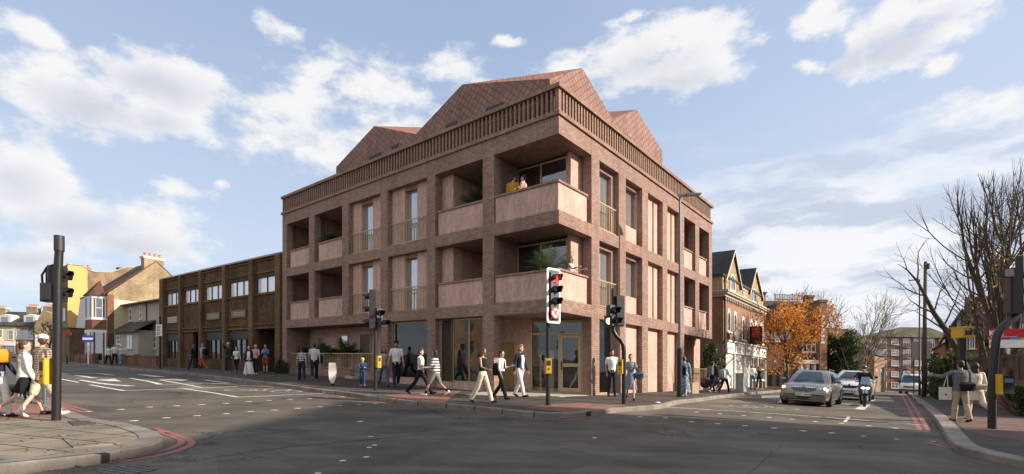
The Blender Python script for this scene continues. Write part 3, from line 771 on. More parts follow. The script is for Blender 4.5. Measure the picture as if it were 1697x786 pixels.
# shop windows
a, b = TL(707.5), TL(642.2); s0 = gL(7)+.28
P('sill_wall', fb(MB(), 'L', a, b, GB, s0, .06, .3), M_bv)
P('brick_pier', fb(MB(), 'L', TL(653, .25), b, s0, H1b, .2, .45), M_bh)
window('L', a+.01, TL(653, .25)-.005, s0+.01, H1b-.03, .28, fr=.05, glass=M_shopg)
a, b = TL(800), TL(721)
P('sill_wall', fb(MB(), 'L', a, b, GB, s0-.03, .06, .3), M_bv)
P('brick_pier', fb(MB(), 'L', TL(733.5, .25), b, s0-.03, H1b, .2, .45), M_bh)
lv0, lv1 = TL(750, .25), TL(733.5, .25)
mb = MB(); fb(mb, 'L', lv0, lv0+.04, s0-.02, H1b-.03, .2, .3); fb(mb, 'L', lv1-.04, lv1, s0-.02, H1b-.03, .2, .3); fb(mb, 'L', lv0+.04, lv1-.04, H1b-.07, H1b-.03, .2, .3); fb(mb, 'L', lv0+.04, lv1-.04, s0-.02, s0+.02, .2, .3)
k = 34
for i in range(k):
    z = s0+.05+(H1b-.14-s0)*i/k; mb.add([(.22, lv0+.04, z), (.22, lv1-.04, z), (.27, lv1-.04, z+.055), (.27, lv0+.04, z+.055), (.235, lv0+.04, z-.01), (.235, lv1-.04, z-.01), (.285, lv1-.04, z+.045), (.285, lv0+.04, z+.045)],
           [(0, 3, 2, 1), (4, 5, 6, 7), (0, 1, 5, 4), (1, 2, 6, 5), (2, 3, 7, 6), (3, 0, 4, 7)])
P('louvre', mb, plain('bronze_louvre', (.11, .08, .055), .5, .4))
window('L', a+.01, lv0-.005, s0-.02, H1b-.03, .28, mull=(TL(778, .28),), fr=.05, glass=M_shopg)
mb = MB(); a = cL+.3; b = TL(642)
P('shop_floor', MB().box(.45, 2.39, a, b, GB, gL(6)+.02), plain('shop_floor_tile', (.18, .16, .14), .4))
P('room_wall', MB().box(2.34, 2.39, a, b, GB, H1b), plain('shop_back_wall', (.22, .19, .17), .8))
mb = MB()
for t in (4.2, 5.0, 6.4, 7.4, 8.6): mb.box(1.2, 1.9, t, t+.5, gL(6), gL(6)+random.uniform(.6, 1.5))
P('shop_shelf', mb, plain('pale_joinery', (.35, .27, .2), .6))
# ground floor entrance, splayed across the corner
E1, E2 = Vector((2.33, .44)), Vector((1.77, 2.57)); ed = (E2-E1).normalized(); en = Vector((-ed.y, ed.x))
if en.x > 0: en = -en                             # faces the street corner
E3 = E1+ed*4.4; eh0 = -drop(1.5, 19)+KERB+.03
def eb(mb, u0, u1, h0, h1, d0, d1):
    q = [E1+ed*u0+en*d0, E1+ed*u1+en*d0, E1+ed*u1+en*d1, E1+ed*u0+en*d1]
    return mb.prism([(p.x, p.y) for p in q], h0, h1)
eu = (E2-E1).length; etop = H1b-.08; etr = etop-.50
mb = MB(); f = .07
for (u0, u1, h0, h1) in ((0, f, eh0, etop), (eu-f, eu, eh0, etop), (f, eu-f, etop-f, etop), (f, eu-f, etr-f, etr), (f, eu-f, eh0, eh0+.05), (.93, 1.01, eh0+.05, etr-f)):
    eb(mb, u0, u1, h0, h1, -.03, .05)
ent = P('entrance_screen', mb, M_gold)
mb = MB(); eb(mb, f, eu-f, etr, etop-f, -.004, .004); eb(mb, 1.01, eu-f, eh0+.05, etr-f, -.004, .004); P('pane', mb, M_shopg, ent)
mb = MB(); a0, a1, z0, z1 = .08, .93, eh0+.06, etr-f-.02
for (u0, u1, h0, h1) in ((a0, a0+.11, z0, z1), (a1-.11, a1, z0, z1), (a0+.11, a1-.11, z1-.11, z1), (a0+.11, a1-.11, z0, z0+.16), (a0+.11, a1-.11, z0+.98, z0+1.12)): eb(mb, u0, u1, h0, h1, .0, .07)
dr = P('door', mb, M_gold)
mb = MB(); eb(mb, a0+.11, a1-.11, z0+.16, z0+.98, .03, .04); eb(mb, a0+.11, a1-.11, z0+1.12, z1-.11, .03, .04); P('pane', mb, M_shopg, dr)
mb = MB(); eb(mb, a1-.08, a1-.05, z0+.85, z0+1.2, .10, .13); P('handle', mb, M_blk, dr)
mb = MB(); eb(mb, eu+.01, 2.95, eh0-.3, H1b, -.2, .0); eb(mb, 3.66, 4.4, eh0-.3, H1b, -.2, .0); eb(mb, 2.95, 3.66, 1.02, H1b, -.2, 0); P('brick_panel', mb, M_bv)
P('service_door', eb(MB(), 2.95, 3.66, eh0, 1.02, -.16, -.1), M_goldp)
P('doorstep', MB().prism([(.15, .15), (2.3, .15), (2.3, .6), (1.2, 4.3), (.3, 3.0)], -2, eh0-.015), plain('pale_stone', (.42, .38, .31)))
P('header', eb(MB(), 0, eu, etop+.001, H1b, -.03, .03), M_bh)
P('room_wall', MB().prism([(3.9, .45), (4.0, .45), (4.0, 3.2), (3.9, 3.2)], GB, H1b), M_warm)
# ground floor, right street
d = .24
a, b = pilR[0][1], pilR[1][0]; g1 = HB.base(4, 0)+KERB
window('R', a+.01, TR(1014, .3), g1+.02, H1b-.02, .34, fr=.05, glass=M_shopg); panel('R', TR(1014, .3), b, GB, H1b, .3, .2)
P('room_wall', MB().box(a-.1, b+.1, 2.3, 2.4, GB, H1b), M_warm)
P('threshold', fb(MB(), 'R', a, b, GB, g1+.02, -.02, .3), M_gold)
for i in (1, 2, 3):
    a, b = pilR[i][1], pilR[i+1][0]; panel('R', a, b, GB, H1b-.0, d, .3)
P('ground_wall', MB().box(pilR[4][1], endR-2.4, 1.6, 1.8, GB, H1b), M_bv)
a = pilR[4][1]
P('ground_side_wall', MB().box(TR(1150, .9), TR(1160, .9), .9, 1.8, GB, H1b), M_bv)
window('R', a+.4, a+1.3, g1+.1, 1.2, 1.55, glass=M_dark)
g2 = HB.base(14, 0)+KERB
P('low_wall', MB().box(a+1.0, endR+4.0, .25, .45, -2.2, g2+.45), M_bv)
railing('R', a+1.0, endR+4.0, g2+.45, g2+1.25, .35, .15)
# --- roof: vertical tiled walls with folded gables
s = 1.3
A_ = HB.onX(766, 140, s); P1 = HB.onX(620, 209, s); V1 = HB.onX(689, 222.5, s); EL = HB.onX(557, 277, s)
B_ = HB.onY(965, 113, s); P2 = HB.onY(1055, 182, s); V2 = HB.onY(1015, 197, s); ER = HB.onY(1097.5, 250, s); Kc = HB.onX(911, 130.5, s)
r0 = HLt-.02
l3 = lambda q: (s, q[0], q[1]); q3 = lambda q: (q[0], s, q[1])
Kp = (s, s, Kc[1])
Q1 = (6.5,)+tuple(HB.onX(765, 213, 6.5)); q2 = HB.onY(985, 187, 6.0); Q2 = (q2[0], 6.0, q2[1])
mb = MB()
mb.quad((s, s, r0), (s, EL[0], r0), l3(EL), l3(P1), l3(V1), l3(A_), Kp)
P('roof_wall', mb, M_tile)
mb = MB(); mb.quad((s, s, r0), Kp, q3(B_), q3(V2), q3(P2), q3(ER), (ER[0], s, r0)); P('roof_wall', mb, M_tile)
mb = MB()
M1 = (7.5, 6.5, min(V1[1], V2[1])-.3)
mb.quad(l3(A_), Kp, q3(B_)); mb.quad(l3(A_), q3(B_), M1); mb.quad(l3(A_), M1, l3(V1)); mb.quad(q3(B_), q3(V2), M1)
mb.quad(l3(P1), l3(V1), Q1); mb.quad(l3(V1), M1, Q1)
bl = (9, EL[0], EL[1]); mb.quad(l3(P1), Q1, bl, l3(EL)); mb.quad(l3(EL), bl, (9, EL[0], r0), (s, EL[0], r0))
mb.quad(q3(P2), Q2, q3(V2)); mb.quad(q3(V2), Q2, M1)
br = (ER[0], 9, ER[1]); mb.quad(q3(P2), q3(ER), br, Q2); mb.quad(q3(ER), (ER[0], s, r0), (ER[0], 9, r0), br)
P('roof', mb, brick('roof_slope_tile', (.36, .17, .125), (.30, .145, .105), (.15, .07, .055), .25, .25, .014, 0, rot=R(50), dirt=.1, bump=.015))
P('roof_deck', MB().box(.3, endR-.3, .3, endL-.3, HLt-.05, HLt+.02), M_dark)
for (pa, pya, pb, pyb) in ((612, 263, 632, 255), (649, 246, 661, 241), (739, 210, 757, 204), (805, 185, 834, 172)):
    (ta, ha), (tb_, hb2) = HB.onX(pa, pya, s), HB.onX(pb, pyb, s)
    P('roof_vent', MB().box(s-.03, s+.02, min(ta, tb_), max(ta, tb_), min(ha, hb2)-.04, min(ha, hb2)+.10), M_blk)
(ta, ha), (tb_, _) = HB.onY(1034, 222, s), HB.onY(1046, 226, s)
P('roof_vent', MB().box(ta, tb_, s-.03, s+.02, ha-.15, ha+.05), M_blk)
# ---------------------------------------------------------------- neighbouring buildings
M_olive = brick('dark_stock_brick', (.165, .097, .045), (.10, .058, .028), (.05, .033, .02), .225, .075, .008, dirt=.35)
M_olive2 = brick('stock_brick_trim', (.22, .135, .06), (.155, .095, .043), (.08, .05, .03), .225, .075, .006, dirt=.3)
M_yel = brick('yellow_stock_brick', (.43, .325, .19), (.31, .23, .13), (.30, .24, .16), .225, .075, .008, dirt=.3)
M_redb = brick('victorian_red_brick', (.27, .115, .07), (.19, .085, .052), (.22, .14, .09), .225, .075, .008, dirt=.25)
M_orab = brick('orange_brick', (.35, .20, .12), (.26, .148, .093), (.25, .16, .11), .225, .075, .008, dirt=.3)
M_brnb = brick('brown_brick', (.27, .17, .10), (.19, .12, .075), (.15, .11, .08), .225, .075, .008, dirt=.3)
M_slate = brick('slate_roof', (.075, .072, .072), (.05, .05, .052), (.02, .02, .02), .3, .2, .012, dirt=.4, rough=.6)
M_rtile = brick('red_roof_tile', (.17, .085, .055), (.12, .065, .045), (.04, .025, .02), .25, .16, .012, dirt=.35)
M_moss = brick('mossy_roof_tile', (.13, .12, .05), (.09, .085, .06), (.04, .035, .025), .3, .2, .012, dirt=.45)
M_cream = plain('cream_render', (.62, .52, .33), .85, var=.12, scale=1.2)
M_rend = plain('grey_render', (.42, .36, .30), .9, var=.18, scale=1.5)
M_yelp = plain('yellow_painted_wall', (.66, .37, .12), .75, var=.16, scale=.8)
M_wp = plain('white_paint', (.74, .73, .70), .55, var=.06)
M_wpo = plain('weathered_white', (.60, .58, .53), .7, var=.15, scale=2)
M_stone = plain('cornice_stone', (.40, .34, .26), .8, var=.25, scale=3)
M_terra = plain('terracotta', (.50, .20, .12), .8, var=.2)
M_brnw = plain('dark_timber', (.035, .025, .02), .6)
M_fence = brick('fence_boards', (.15, .11, .08), (.11, .085, .065), (.02, .015, .012), 3.0, .14, .01, 0, vert=True, dirt=.35)
M_wg = glassy('far_window_glass', (.03, .035, .04), .30)
M_blind = glassy('white_blind_pane', (.95, .93, .94), .30, rough=.2)
def PB(name, mb, par, fr, mat=None, lab=None, **kw):
    o = mb.build(name, mat, par, shear=fr.shear, **kw)
    if lab: o['label'] = lab
    return o
def sash(par, fr, side, t0, t1, h0, h1, d, fm=None, gm=None, cols=1, rows=2, fr_=.06, sill=True, depth=.05, name='window'):
    """a framed window standing d into the wall; the frame sits a little proud of the pane"""
    if t0 > t1: t0, t1 = t1, t0
    if h0 > h1: h0, h1 = h1, h0
    mb = MB(); f = min(fr_, (t1-t0)*.2)
    fb(mb, side, t0, t0+f, h0, h1, d-depth, d); fb(mb, side, t1-f, t1, h0, h1, d-depth, d)
    fb(mb, side, t0+f, t1-f, h1-f, h1, d-depth, d); fb(mb, side, t0+f, t1-f, h0, h0+f, d-depth, d)
    for i in range(1, cols): t = t0+(t1-t0)*i/cols; fb(mb, side, t-f*.4, t+f*.4, h0+f, h1-f, d-depth*.9, d)
    for i in range(1, rows): z = h0+(h1-h0)*i/rows; fb(mb, side, t0+f, t1-f, z-f*.4, z+f*.4, d-depth*.8, d)
    w = PB(name, mb, par, fr, fm or M_wp)
    mb = MB(); fb(mb, side, t0+f*.5, t1-f*.5, h0+f*.5, h1-f*.5, d-.018, d-.002); PB('pane', mb, w, fr, gm or M_wg)
    if sill: mb = MB(); fb(mb, side, t0-.08, t1+.08, h0-.08, h0, d-depth-.08, d); PB('sill', mb, w, fr, M_wpo)
    return w
def arch_win(par, fr, side, t0, t1, h0, h1, d, fm=None):
    if t0 > t1: t0, t1 = t1, t0
    if h0 > h1: h0, h1 = h1, h0
    r = (t1-t0)/2; c = (t0+t1)/2; hs = h1-r
    pts = [(t0, h0), (t1, h0), (t1, hs)]+[(c+r*cos(a), hs+r*sin(a)) for a in [pi*i/8 for i in range(1, 8)]]+[(t0, hs)]
    def ring(k, dd):
        return [((dd, c+(p[0]-c)*k, h0+r+(p[1]-h0-r)*k) if side == 'L' else (c+(p[0]-c)*k, dd, h0+r+(p[1]-h0-r)*k)) for p in pts]
    mb = MB(); A = ring(1, d-.05); B = ring(.82, d-.05); n = len(A); o = len(mb.v); A2 = ring(1, d)
    mb.add(A+B+A2, [(i, (i+1) % n, n+(i+1) % n, n+i) for i in range(n)]+[(i, 2*n+i, 2*n+(i+1) % n, (i+1) % n) for i in range(n)])
    w = PB('window', mb, par, fr, fm or M_wp)
    mb = MB(); mb.add(ring(.86, d-.02), [tuple(range(n))]); PB('pane', mb, w, fr, M_wg)
    return w
def chimney(par, fr, x0, x1, y0, y1, h0, h1, pots, mat, along='x', name='chimney'):
    mb = MB(); mb.box(x0, x1, y0, y1, h0, h1-.25); c = PB(name, mb, par, fr, mat)
    mb = MB(); mb.box(x0-.06, x1+.06, y0-.06, y1+.06, h1-.25, h1-.12); mb.box(x0-.12, x1+.12, y0-.12, y1+.12, h1-.12, h1); PB('chimney_cap', mb, c, fr, M_wpo if pots > 3 else M_brnb)
    mb = MB()
    for i in range(pots):
        k = (i+.5)/pots; x = x0+(x1-x0)*k if along == 'x' else (x0+x1)/2; y = (y0+y1)/2 if along == 'x' else y0+(y1-y0)*k
        mb.tube([(x, y, h1), (x, y, h1+.38), (x, y, h1+.40), (x, y, h1+.45)], [.13, .11, .15, .15], 9)
    if pots: PB('chimney_pots', mb, c, fr, M_terra, smooth=False)
    return c
# ---- brown commercial building beside the new block
p0 = HB.world(0, endL+.12)
CF = Frame(p0[0], p0[1], atan2(.80, .60))
cb = tag(CF.root('commercial_building'), 'two storey dark brown brick building with white window strips and arched gold trim', 'building')
cb['label'] = 'two storey dark brown brick commercial building with strips of white windows upstairs'
cy = lambda px, d=0: CF.onX(px, 0, d)[0]; ch = lambda px, py, d=0: CF.onX(px, py, d)[1]
pil = [(cy(466), cy(458)), (cy(420.5), cy(414)), (cy(375), cy(370)), (cy(335), cy(331)), (cy(301), cy(297.4)), (cy(272), cy(266))]
top = ch(440, 426); yE = pil[-1][1]
mb = MB(); mb.box(.35, 12, 0, yE, top-.5, top-.15); PB('roof', mb, cb, CF, M_slate)
mb = MB(); mb.box(-.06, .34, -.0, yE+.05, top, top+.10); PB('coping', mb, cb, CF, M_stone)
mb = MB()
for a, b in pil: mb.box(-.10, .345, max(a, 0), b, -1.5, top-.002)
PB('pilaster', mb, cb, CF, M_olive2)
mb = MB(); mb.box(.30, 12, yE-.3, yE-.002, -1.5, top-.01); PB('side_wall', mb, cb, CF, M_olive)
wt, wb_ = ch(440, 457), ch(440, 485); sgt, sgb = ch(398, 513.6), ch(398, 526)
sft, sfb = ch(440, 545), ch(440, 600)
frs = (pil[0][1], pil[1][0])
for i in range(5):
    a, b = pil[i][1], pil[i+1][0]
    ent = i == 0 or i == 3
    wall = MB(); x0, x1 = .12, .34
    wall.box(x0, x1, a, b, wt, top-.003); wall.box(x0, x1, a, b, sft, wb_)
    m0, m1 = a+(b-a)*(.07 if i else .05), b-(b-a)*(.07 if i else .05)
    wall.box(x0, x1, a, m0, wb_, wt); wall.box(x0, x1, m1, b, wb_, wt)
    e0, e1 = (a+(b-a)*.02, b-.1) if i == 0 else (a+.1, b-(b-a)*.55)
    if i == 0: e1 = b-(b-a)*.0
    if ent:
        if i == 3: wall.box(x0, x1, e1, b, -1.5, sft); wall.box(x0, x1, a, e0, -1.5, sft)
    else:
        wall.box(x0, x1, a, b, -1.5, sfb)
    for k_ in range(0, len(wall.v), 8):
        wp = MB(); wp.v = wall.v[k_:k_+8]; wp.f = wall.f[:6]; wp.mi = [0]*6; PB('wall', wp, cb, CF, M_olive)
    # raised frieze border, string courses
    tr = MB(); ft = top-.18; fl = wt+.22
    for (h0, h1) in ((ft, ft+.08), (fl, fl+.08), (wb_-.10, wb_), (sft+.28, sft+.36)): tr.box(.04, .121, a, b, h0, h1)
    tr.box(.04, .121, a, a+.09, fl+.08, ft); tr.box(.04, .121, b-.09, b, fl+.08, ft)
    tr.box(.02, .121, a, b, sft+.02, sft+.10)
    for k_ in range(0, len(tr.v), 8):
        wp = MB(); wp.v = tr.v[k_:k_+8]; wp.f = tr.f[:6]; wp.mi = [0]*6; PB('string_course', wp, cb, CF, M_olive2)
    ncol = 3 if i else 2
    sash(cb, CF, 'L', m0, m1, wb_, wt, .22, M_brnw, M_blind, cols=ncol, rows=1, fr_=.06, sill=False, depth=.08)
    if i in (1, 2, 4):
        c = (a+b)/2; hw = (b-a)*(.30)
        s_ = MB(); s_.box(.03, .12, c-hw, c+hw, sgb, sgt); o = PB('sign_panel', s_, cb, CF, M_stone if i == 4 else plain('bronze_sign', (.14, .13, .07), .5, .2))
        s_ = MB()
        for (zz, n_) in ((.62, 9), (.36, 7)):
            if i != 4:
                for k in range(n_):
                    yy = c-hw*.75+hw*1.5*k/n_; s_.box(.02, .03, yy, yy+hw*1.5/n_*.6, sgb+(sgt-sgb)*(zz-.08), sgb+(sgt-sgb)*(zz+.08))
        if i != 4: PB('lettering_strips', s_, o, CF, M_gold)  # plain strips standing in for lettering too small to read
    if not ent:
        sash(cb, CF, 'L', a+.15, b-.15, sfb+.02, sft-.55, .26, M_brnw, glassy('dim_shop_glass', (.05, .04, .03), .12, clear=.6), cols=4, rows=1, fr_=.08, sill=False, depth=.1, name='shop_window')
        g_ = MB(); g_.box(.16, .3, a+.1, b-.1, sft-.53, sft); PB('shop_fascia', g_, cb, CF, M_brnw)
        g_ = MB()
        for k in range(6): yy = a+.3+(b-a-.7)*k/5; g_.box(.9, .95, yy, yy+random.uniform(.15, .35), sfb+.2, sfb+random.uniform(.6, 1.2))
        if i < 3: PB('lit_display', g_, cb, CF, plain('warm_display', (.7, .45, .15), .5, emit=(1, .55, .2), est=.5))
        g_ = MB(); g_.box(1.6, 1.7, a, b, -1.4, sft); PB('room_wall', g_, cb, CF, M_dark)
    else:
        g_ = MB(); g_.box(2.4, 2.5, a, b, -1.5, sft); g_.box(.345, 2.4, a-.1, a, -1.5, sft); g_.box(.345, 2.4, b, b+.1, -1.5, sft)
        g_.box(.345, 2.4, a, b, sft, sft+.1)
        PB('entrance_recess', g_, cb, CF, M_olive)
        sash(cb, CF, 'L', a+(b-a)*.1, a+(b-a)*.45, -.75, sft-.5, 2.38, M_brnw, M_dark, cols=2, rows=2, sill=False, name='door')
# ---- rendered cottage
LF = Frame(*CF.world(0, yE), atan2(.80, .60))
def lx(px, *a): return LF.onX(px, 0, a[0]) if len(a) == 1 else LF.onX(px, a[0], a[1])
co = tag(LF.root('cottage'), 'low grey rendered cottage with dark lean-to porch roof left of the brown building', 'house')
s2 = 2.2
yr, yl = .3, lx(203, s2)[0]; he = lx(230, 503, s2)[1]
mb = MB(); mb.box(s2, 8.5, yr, yl, -1.4, he); PB('wall', mb, co, LF, M_rend)
mb = MB()
mb.extr([(s2-.45, yr-.2, he-.05), (5.3, yr-.2, he+1.05), (8.9, yr-.2, he-.05)], (0, yl-yr+.8, 0)); PB('roof', mb, co, LF, M_slate)
mb = MB(); mb.box(s2-.52, s2-.44, yr-.2, yl+.6, he-.12, he+.02); mb.tube([(s2-.2, lx(244, s2)[0], he-.1), (s2-.07, lx(244, s2)[0], he-.4), (s2-.07, lx(244, s2)[0], -.2)], .05, 6); PB('gutter', mb, co, LF, M_blk)
pr0, pr1 = lx(229, .9)[0], lx(191, .9)[0]; ph0, ph1 = lx(210, 549, .6)[1], lx(243, 532, s2)[1]
mb = MB(); mb.box(.9, s2-.002, pr0, pr1, -1.4, ph0+.1); pw = PB('porch', mb, co, LF, M_rend)
mb = MB(); mb.extr([(.45, pr0-.5, ph0-.1), (.45, pr0-.5, ph0), (s2-.003, pr0-.5, ph1), (s2-.003, pr0-.5, ph1-.12)], (0, pr1-pr0+1.0, 0)); PB('porch_roof', mb, pw, LF, M_slate)
for pa, pb, ya, yb, d, nm, c_ in ((194, 200, 556, 571, .9, 0, 1), (210, 219.5, 556, 578, .9, 0, 2), (250, 259.5, 557, 578, s2, 0, 2), (214.5, 219, 511, 532, s2, 0, 1), (232, 235.5, 506, 529, s2, 0, 1)):
    sash(co, LF, 'L', lx(pa, d)[0], lx(pb, d)[0], lx((pa+pb)/2, yb, d)[1], lx((pa+pb)/2, ya, d)[1], d-.004, cols=c_, rows=2, fr_=.09)
chimney(co, LF, 4.6, 5.6, .4, 1.3, he, lx(262, 466, 5)[1], 0, M_brnb)
gw = tag(LF.root('garden_wall'), 'low dark red brick garden wall in front of the grey cottage', 'wall')
mb = MB(); zt = lx(240, 591, -.2)[1]
mb.box(-.35, -.12, 0, lx(176, -.2)[0], -1.4, zt); 
for px in (176, 190, 204, 228): y_ = lx(px, -.2)[0]; mb.box(-.42, -.05, y_-.22, y_+.22, -1.4, zt+.18)
PB('brickwork', mb, gw, LF, M_redb)
mb = MB(); mb.box(-.40, -.07, 0, lx(177, -.2)[0], zt, zt+.07); PB('coping', mb, gw, LF, M_brnb)
# ---- brick gable house with tall chimney and bay window
gh = tag(LF.root('bay_window_house'), 'red brick house with white two storey bay window, yellow brick flank and big chimney', 'house')
yg = lx(178.5, .6)[0]+.0
gy = lambda px, py: LF.onY(px, py, yg)
fe = gy(178.5, 486); rb = gy(238, 448); b0 = fe[0]; bb = gy(271, 470)
rx = rb[0]+1.2; rh = rb[1]+ (rb[1]-fe[1])/(rb[0]-fe[0])*1.2
prof = [(b0, -1.4), (b0, fe[1]), (rx, rh), (rx+ (rx-b0)*.9, fe[1]+.5), (rx+(rx-b0)*.9, -1.4)]
mb = MB(); mb.extr([(x, yg, h) for x, h in prof], (0, 6.5, 0)); PB('wall', mb, gh, LF, M_yel)
mb = MB()
mb.extr([(b0-.35, yg-.02, fe[1]-.18), (rx, yg-.02, rh+.02), (rx, yg-.02, rh+.14), (b0-.35, yg-.02, fe[1]-.04)], (0, 6.6, 0))
mb.extr([(rx, yg-.02, rh+.02), (rx+(rx-b0)*.95, yg-.02, fe[1]+.3), (rx+(rx-b0)*.95, yg-.02, fe[1]+.42), (rx, yg-.02, rh+.14)], (0, 6.6, 0))
PB('roof', mb, gh, LF, M_rtile)
mb = MB(); c1 = gy(205, 498); mb.box(b0+.55, gy(238, 500)[0], yg-.03, yg-.002, -1.2, gy(195, 497)[1]); PB('render_panel', mb, gh, LF, M_cream)
mb = MB(); mb.box(b0-.03, b0+.5, yg-.035, yg-.002, -1.3, fe[1]-.1); PB('quoins', mb, gh, LF, M_redb)
cc = gy(239, 425); cd = gy(271.5, 425); chimney(gh, LF, cc[0], cd[0], yg+.05, yg+1.0, gy(245, 470)[1]-1, gy(255, 426.5)[1], 4, M_yel, 'x')
by0, by1 = yg+.55, yg+4.0; bz = fe[1]-.25
bay = [(b0, by0-.15), (b0-1.05, by0+.55), (b0-1.05, by1-.55), (b0, by1+.15)]
mb = MB(); mb.prism(bay, -1.4, bz); bw_ = PB('bay_window', mb, gh, LF, M_redb)
for (ha, hb3) in ((bz-.32, bz-.02), (bz-2.55, bz-2.3), (bz-3.9, bz-3.6), (-.85, -.45)):
    mb = MB(); mb.prism([(b0, by0-.2), (b0-1.1, by0+.5), (b0-1.1, by1-.5), (b0, by1+.2)], ha, hb3); PB('white_band', mb, bw_, LF, M_wp)
for (ha, hb3) in ((bz-2.3, bz-.32), (-.45, bz-3.9)):
    # sashes on the two visible faces of the bay
    for (p, q) in ((bay[0], bay[1]), (bay[1], bay[2]), (bay[2], bay[3])):
        P_, Q_ = Vector(p), Vector(q); u = (Q_-P_).normalized(); nn = Vector((-u.y, u.x)); 
        if nn.x > 0: nn = -nn
        ln = (Q_-P_).length
        def bq(mb, u0, u1, h0, h1, t=.04):
            k = [P_+u*u0+nn*.0, P_+u*u1+nn*.0, P_+u*u1+nn*t, P_+u*u0+nn*t]; mb.prism([(v.x, v.y) for v in k], h0, h1)
        mb = MB()
        for (u0, u1) in ((0.02, .14), (ln-.14, ln-.02), (ln*.25, ln*.25+.05), (ln*.75-.05, ln*.75)): bq(mb, u0, u1, ha, hb3)
        bq(mb, ln*.25, ln*.75, (ha+hb3)/2-.04, (ha+hb3)/2+.04); PB('sash_frame', mb, bw_, LF, M_wp)
        mb = MB(); bq(mb, ln*.25+.05, ln*.75-.05, ha, hb3, .015); PB('pane', mb, bw_, LF, M_wg)
mb = MB(); apx = ((b0-.1), (by0+by1)/2, bz+1.75)
rg = [(b0-.05, by0-.35, bz), (b0-1.3, by0+.4, bz), (b0-1.3, by1-.4, bz), (b0-.05, by1+.35, bz)]
for i in range(3): mb.quad(rg[i], rg[i+1], apx)
PB('bay_roof', mb, gh, LF, M_rtile)
# ---- white gabled annexe and dark garage between the houses
an = tag(LF.root('annexe'), 'narrow white rendered annexe with a steep slate roof beside the yellow wall', 'house')
ya = lx(155, 1.0)[0]; a0 = LF.onY(139, 600, ya+3)[0]
mb = MB(); q = [LF.onY(px, py, ya+3) for px, py in ((138, 600), (140, 541), (147, 492), (156, 520), (157, 600))]
mb.extr([(x, ya+3, h) for x, h in q], (0, 3.5, 0)); PB('wall', mb, an, LF, M_wpo)
mb = MB(); mb.extr([(q[2][0]-.05, ya+2.9, q[2][1]+.1), (q[2][0]+.15, ya+2.9, q[2][1]+.1), (q[3][0]+.4, ya+2.9, q[3][1]-1.0), (q[3][0]+.2, ya+2.9, q[3][1]-1.0)], (0, 3.7, 0)); PB('roof', mb, an, LF, M_slate)
ga_ = tag(LF.root('garage'), 'flat roofed brown brick garage below the yellow wall', 'garage')
g0 = LF.onY(121, 545, ya+5); g1 = LF.onY(153, 545, ya+2.5)
mb = MB(); mb.box(-.6, g1[0], ya+2.4, ya+9, -1.2, g0[1]-.1); PB('wall', mb, ga_, LF, M_brnb)
mb = MB(); mb.box(-.7, g1[0]+.1, ya+2.3, ya+9.1, g0[1]-.1, g0[1]+.02); PB('roof', mb, ga_, LF, M_slate)
gw = tag(LF.root('garden_wall'), 'short dark red brick boundary wall beneath the white bay window', 'wall')
mb = MB(); zt2 = lx(165, 588, -.3)[1]; mb.box(-.5, -.25, yg+.2, yg+8, -1.4, zt2)
for k in (0.2, 2.6, 5.2, 8): mb.box(-.58, -.17, yg+k-.22, yg+k+.22, -1.4, zt2+.15)
PB('brickwork', mb, gw, LF, M_redb)
# ---- yellow painted building
yb_ = tag(LF.root('yellow_building'), 'tall three storey building with a bright yellow painted flank wall', 'building')
yy = ya+9.5; YB = lambda px, py: LF.onY(px, py, yy)
pf = [YB(*p) for p in ((112, 605), (112, 438.5), (137, 440.5), (145, 447), (158, 451.5), (184, 452), (198, 447.5), (210, 443.5), (224, 444.5), (240, 457), (262, 473), (262, 605))]
mb = MB(); mb.extr([(x, yy, h) for x, h in pf], (0, 7, 0)); PB('flank_wall', mb, yb_, LF, brick('old_brown_brick', (.36, .25, .15), (.27, .185, .11), (.20, .155, .11), .225, .075, .008, dirt=.35))
k1 = YB(144.5, 447); mb = MB(); mb.quad(*[(x, yy-.03, h) for x, h in (pf[0], pf[1], pf[2], (k1[0], YB(144.5, 447.5)[1]), (k1[0], -1))][::-1])
mb = MB(); mb.extr([(x, yy-.003, h) for x, h in (pf[0], (pf[1][0], pf[1][1]-.08), (pf[2][0], pf[2][1]-.08), (k1[0], k1[1]-.1), (k1[0], -1))], (0, -.05, 0)); PB('painted_panel', mb, yb_, LF, M_yelp)
mb = MB()
for i in range(1, 10):
    a, b = pf[i], pf[i+1]; mb.extr([(a[0], yy-.08, a[1]), (b[0], yy-.08, b[1]), (b[0], yy-.08, b[1]+.12), (a[0], yy-.08, a[1]+.12)], (0, .5, 0))
PB('wall_coping', mb, yb_, LF, M_stone)
for t0 in (1.0, 3.2, 5.2):
    for (h0, h1) in ((7.2, 8.8), (4.3, 5.9), (1.5, 3.1)):
        sash(yb_, LF, 'L', yy+t0, yy+t0+1.1, h0, h1, pf[0][0]-.004, cols=1, rows=2)
chimney(yb_, LF, YB(151, 445)[0], YB(155, 445)[0], yy+1.5, yy+2.2, 8, YB(153, 443)[1], 1, M_wpo)
chimney(yb_, LF, YB(203, 445)[0], YB(209, 445)[0], yy+1.5, yy+2.2, 8, YB(205, 441.5)[1], 0, M_brnb)
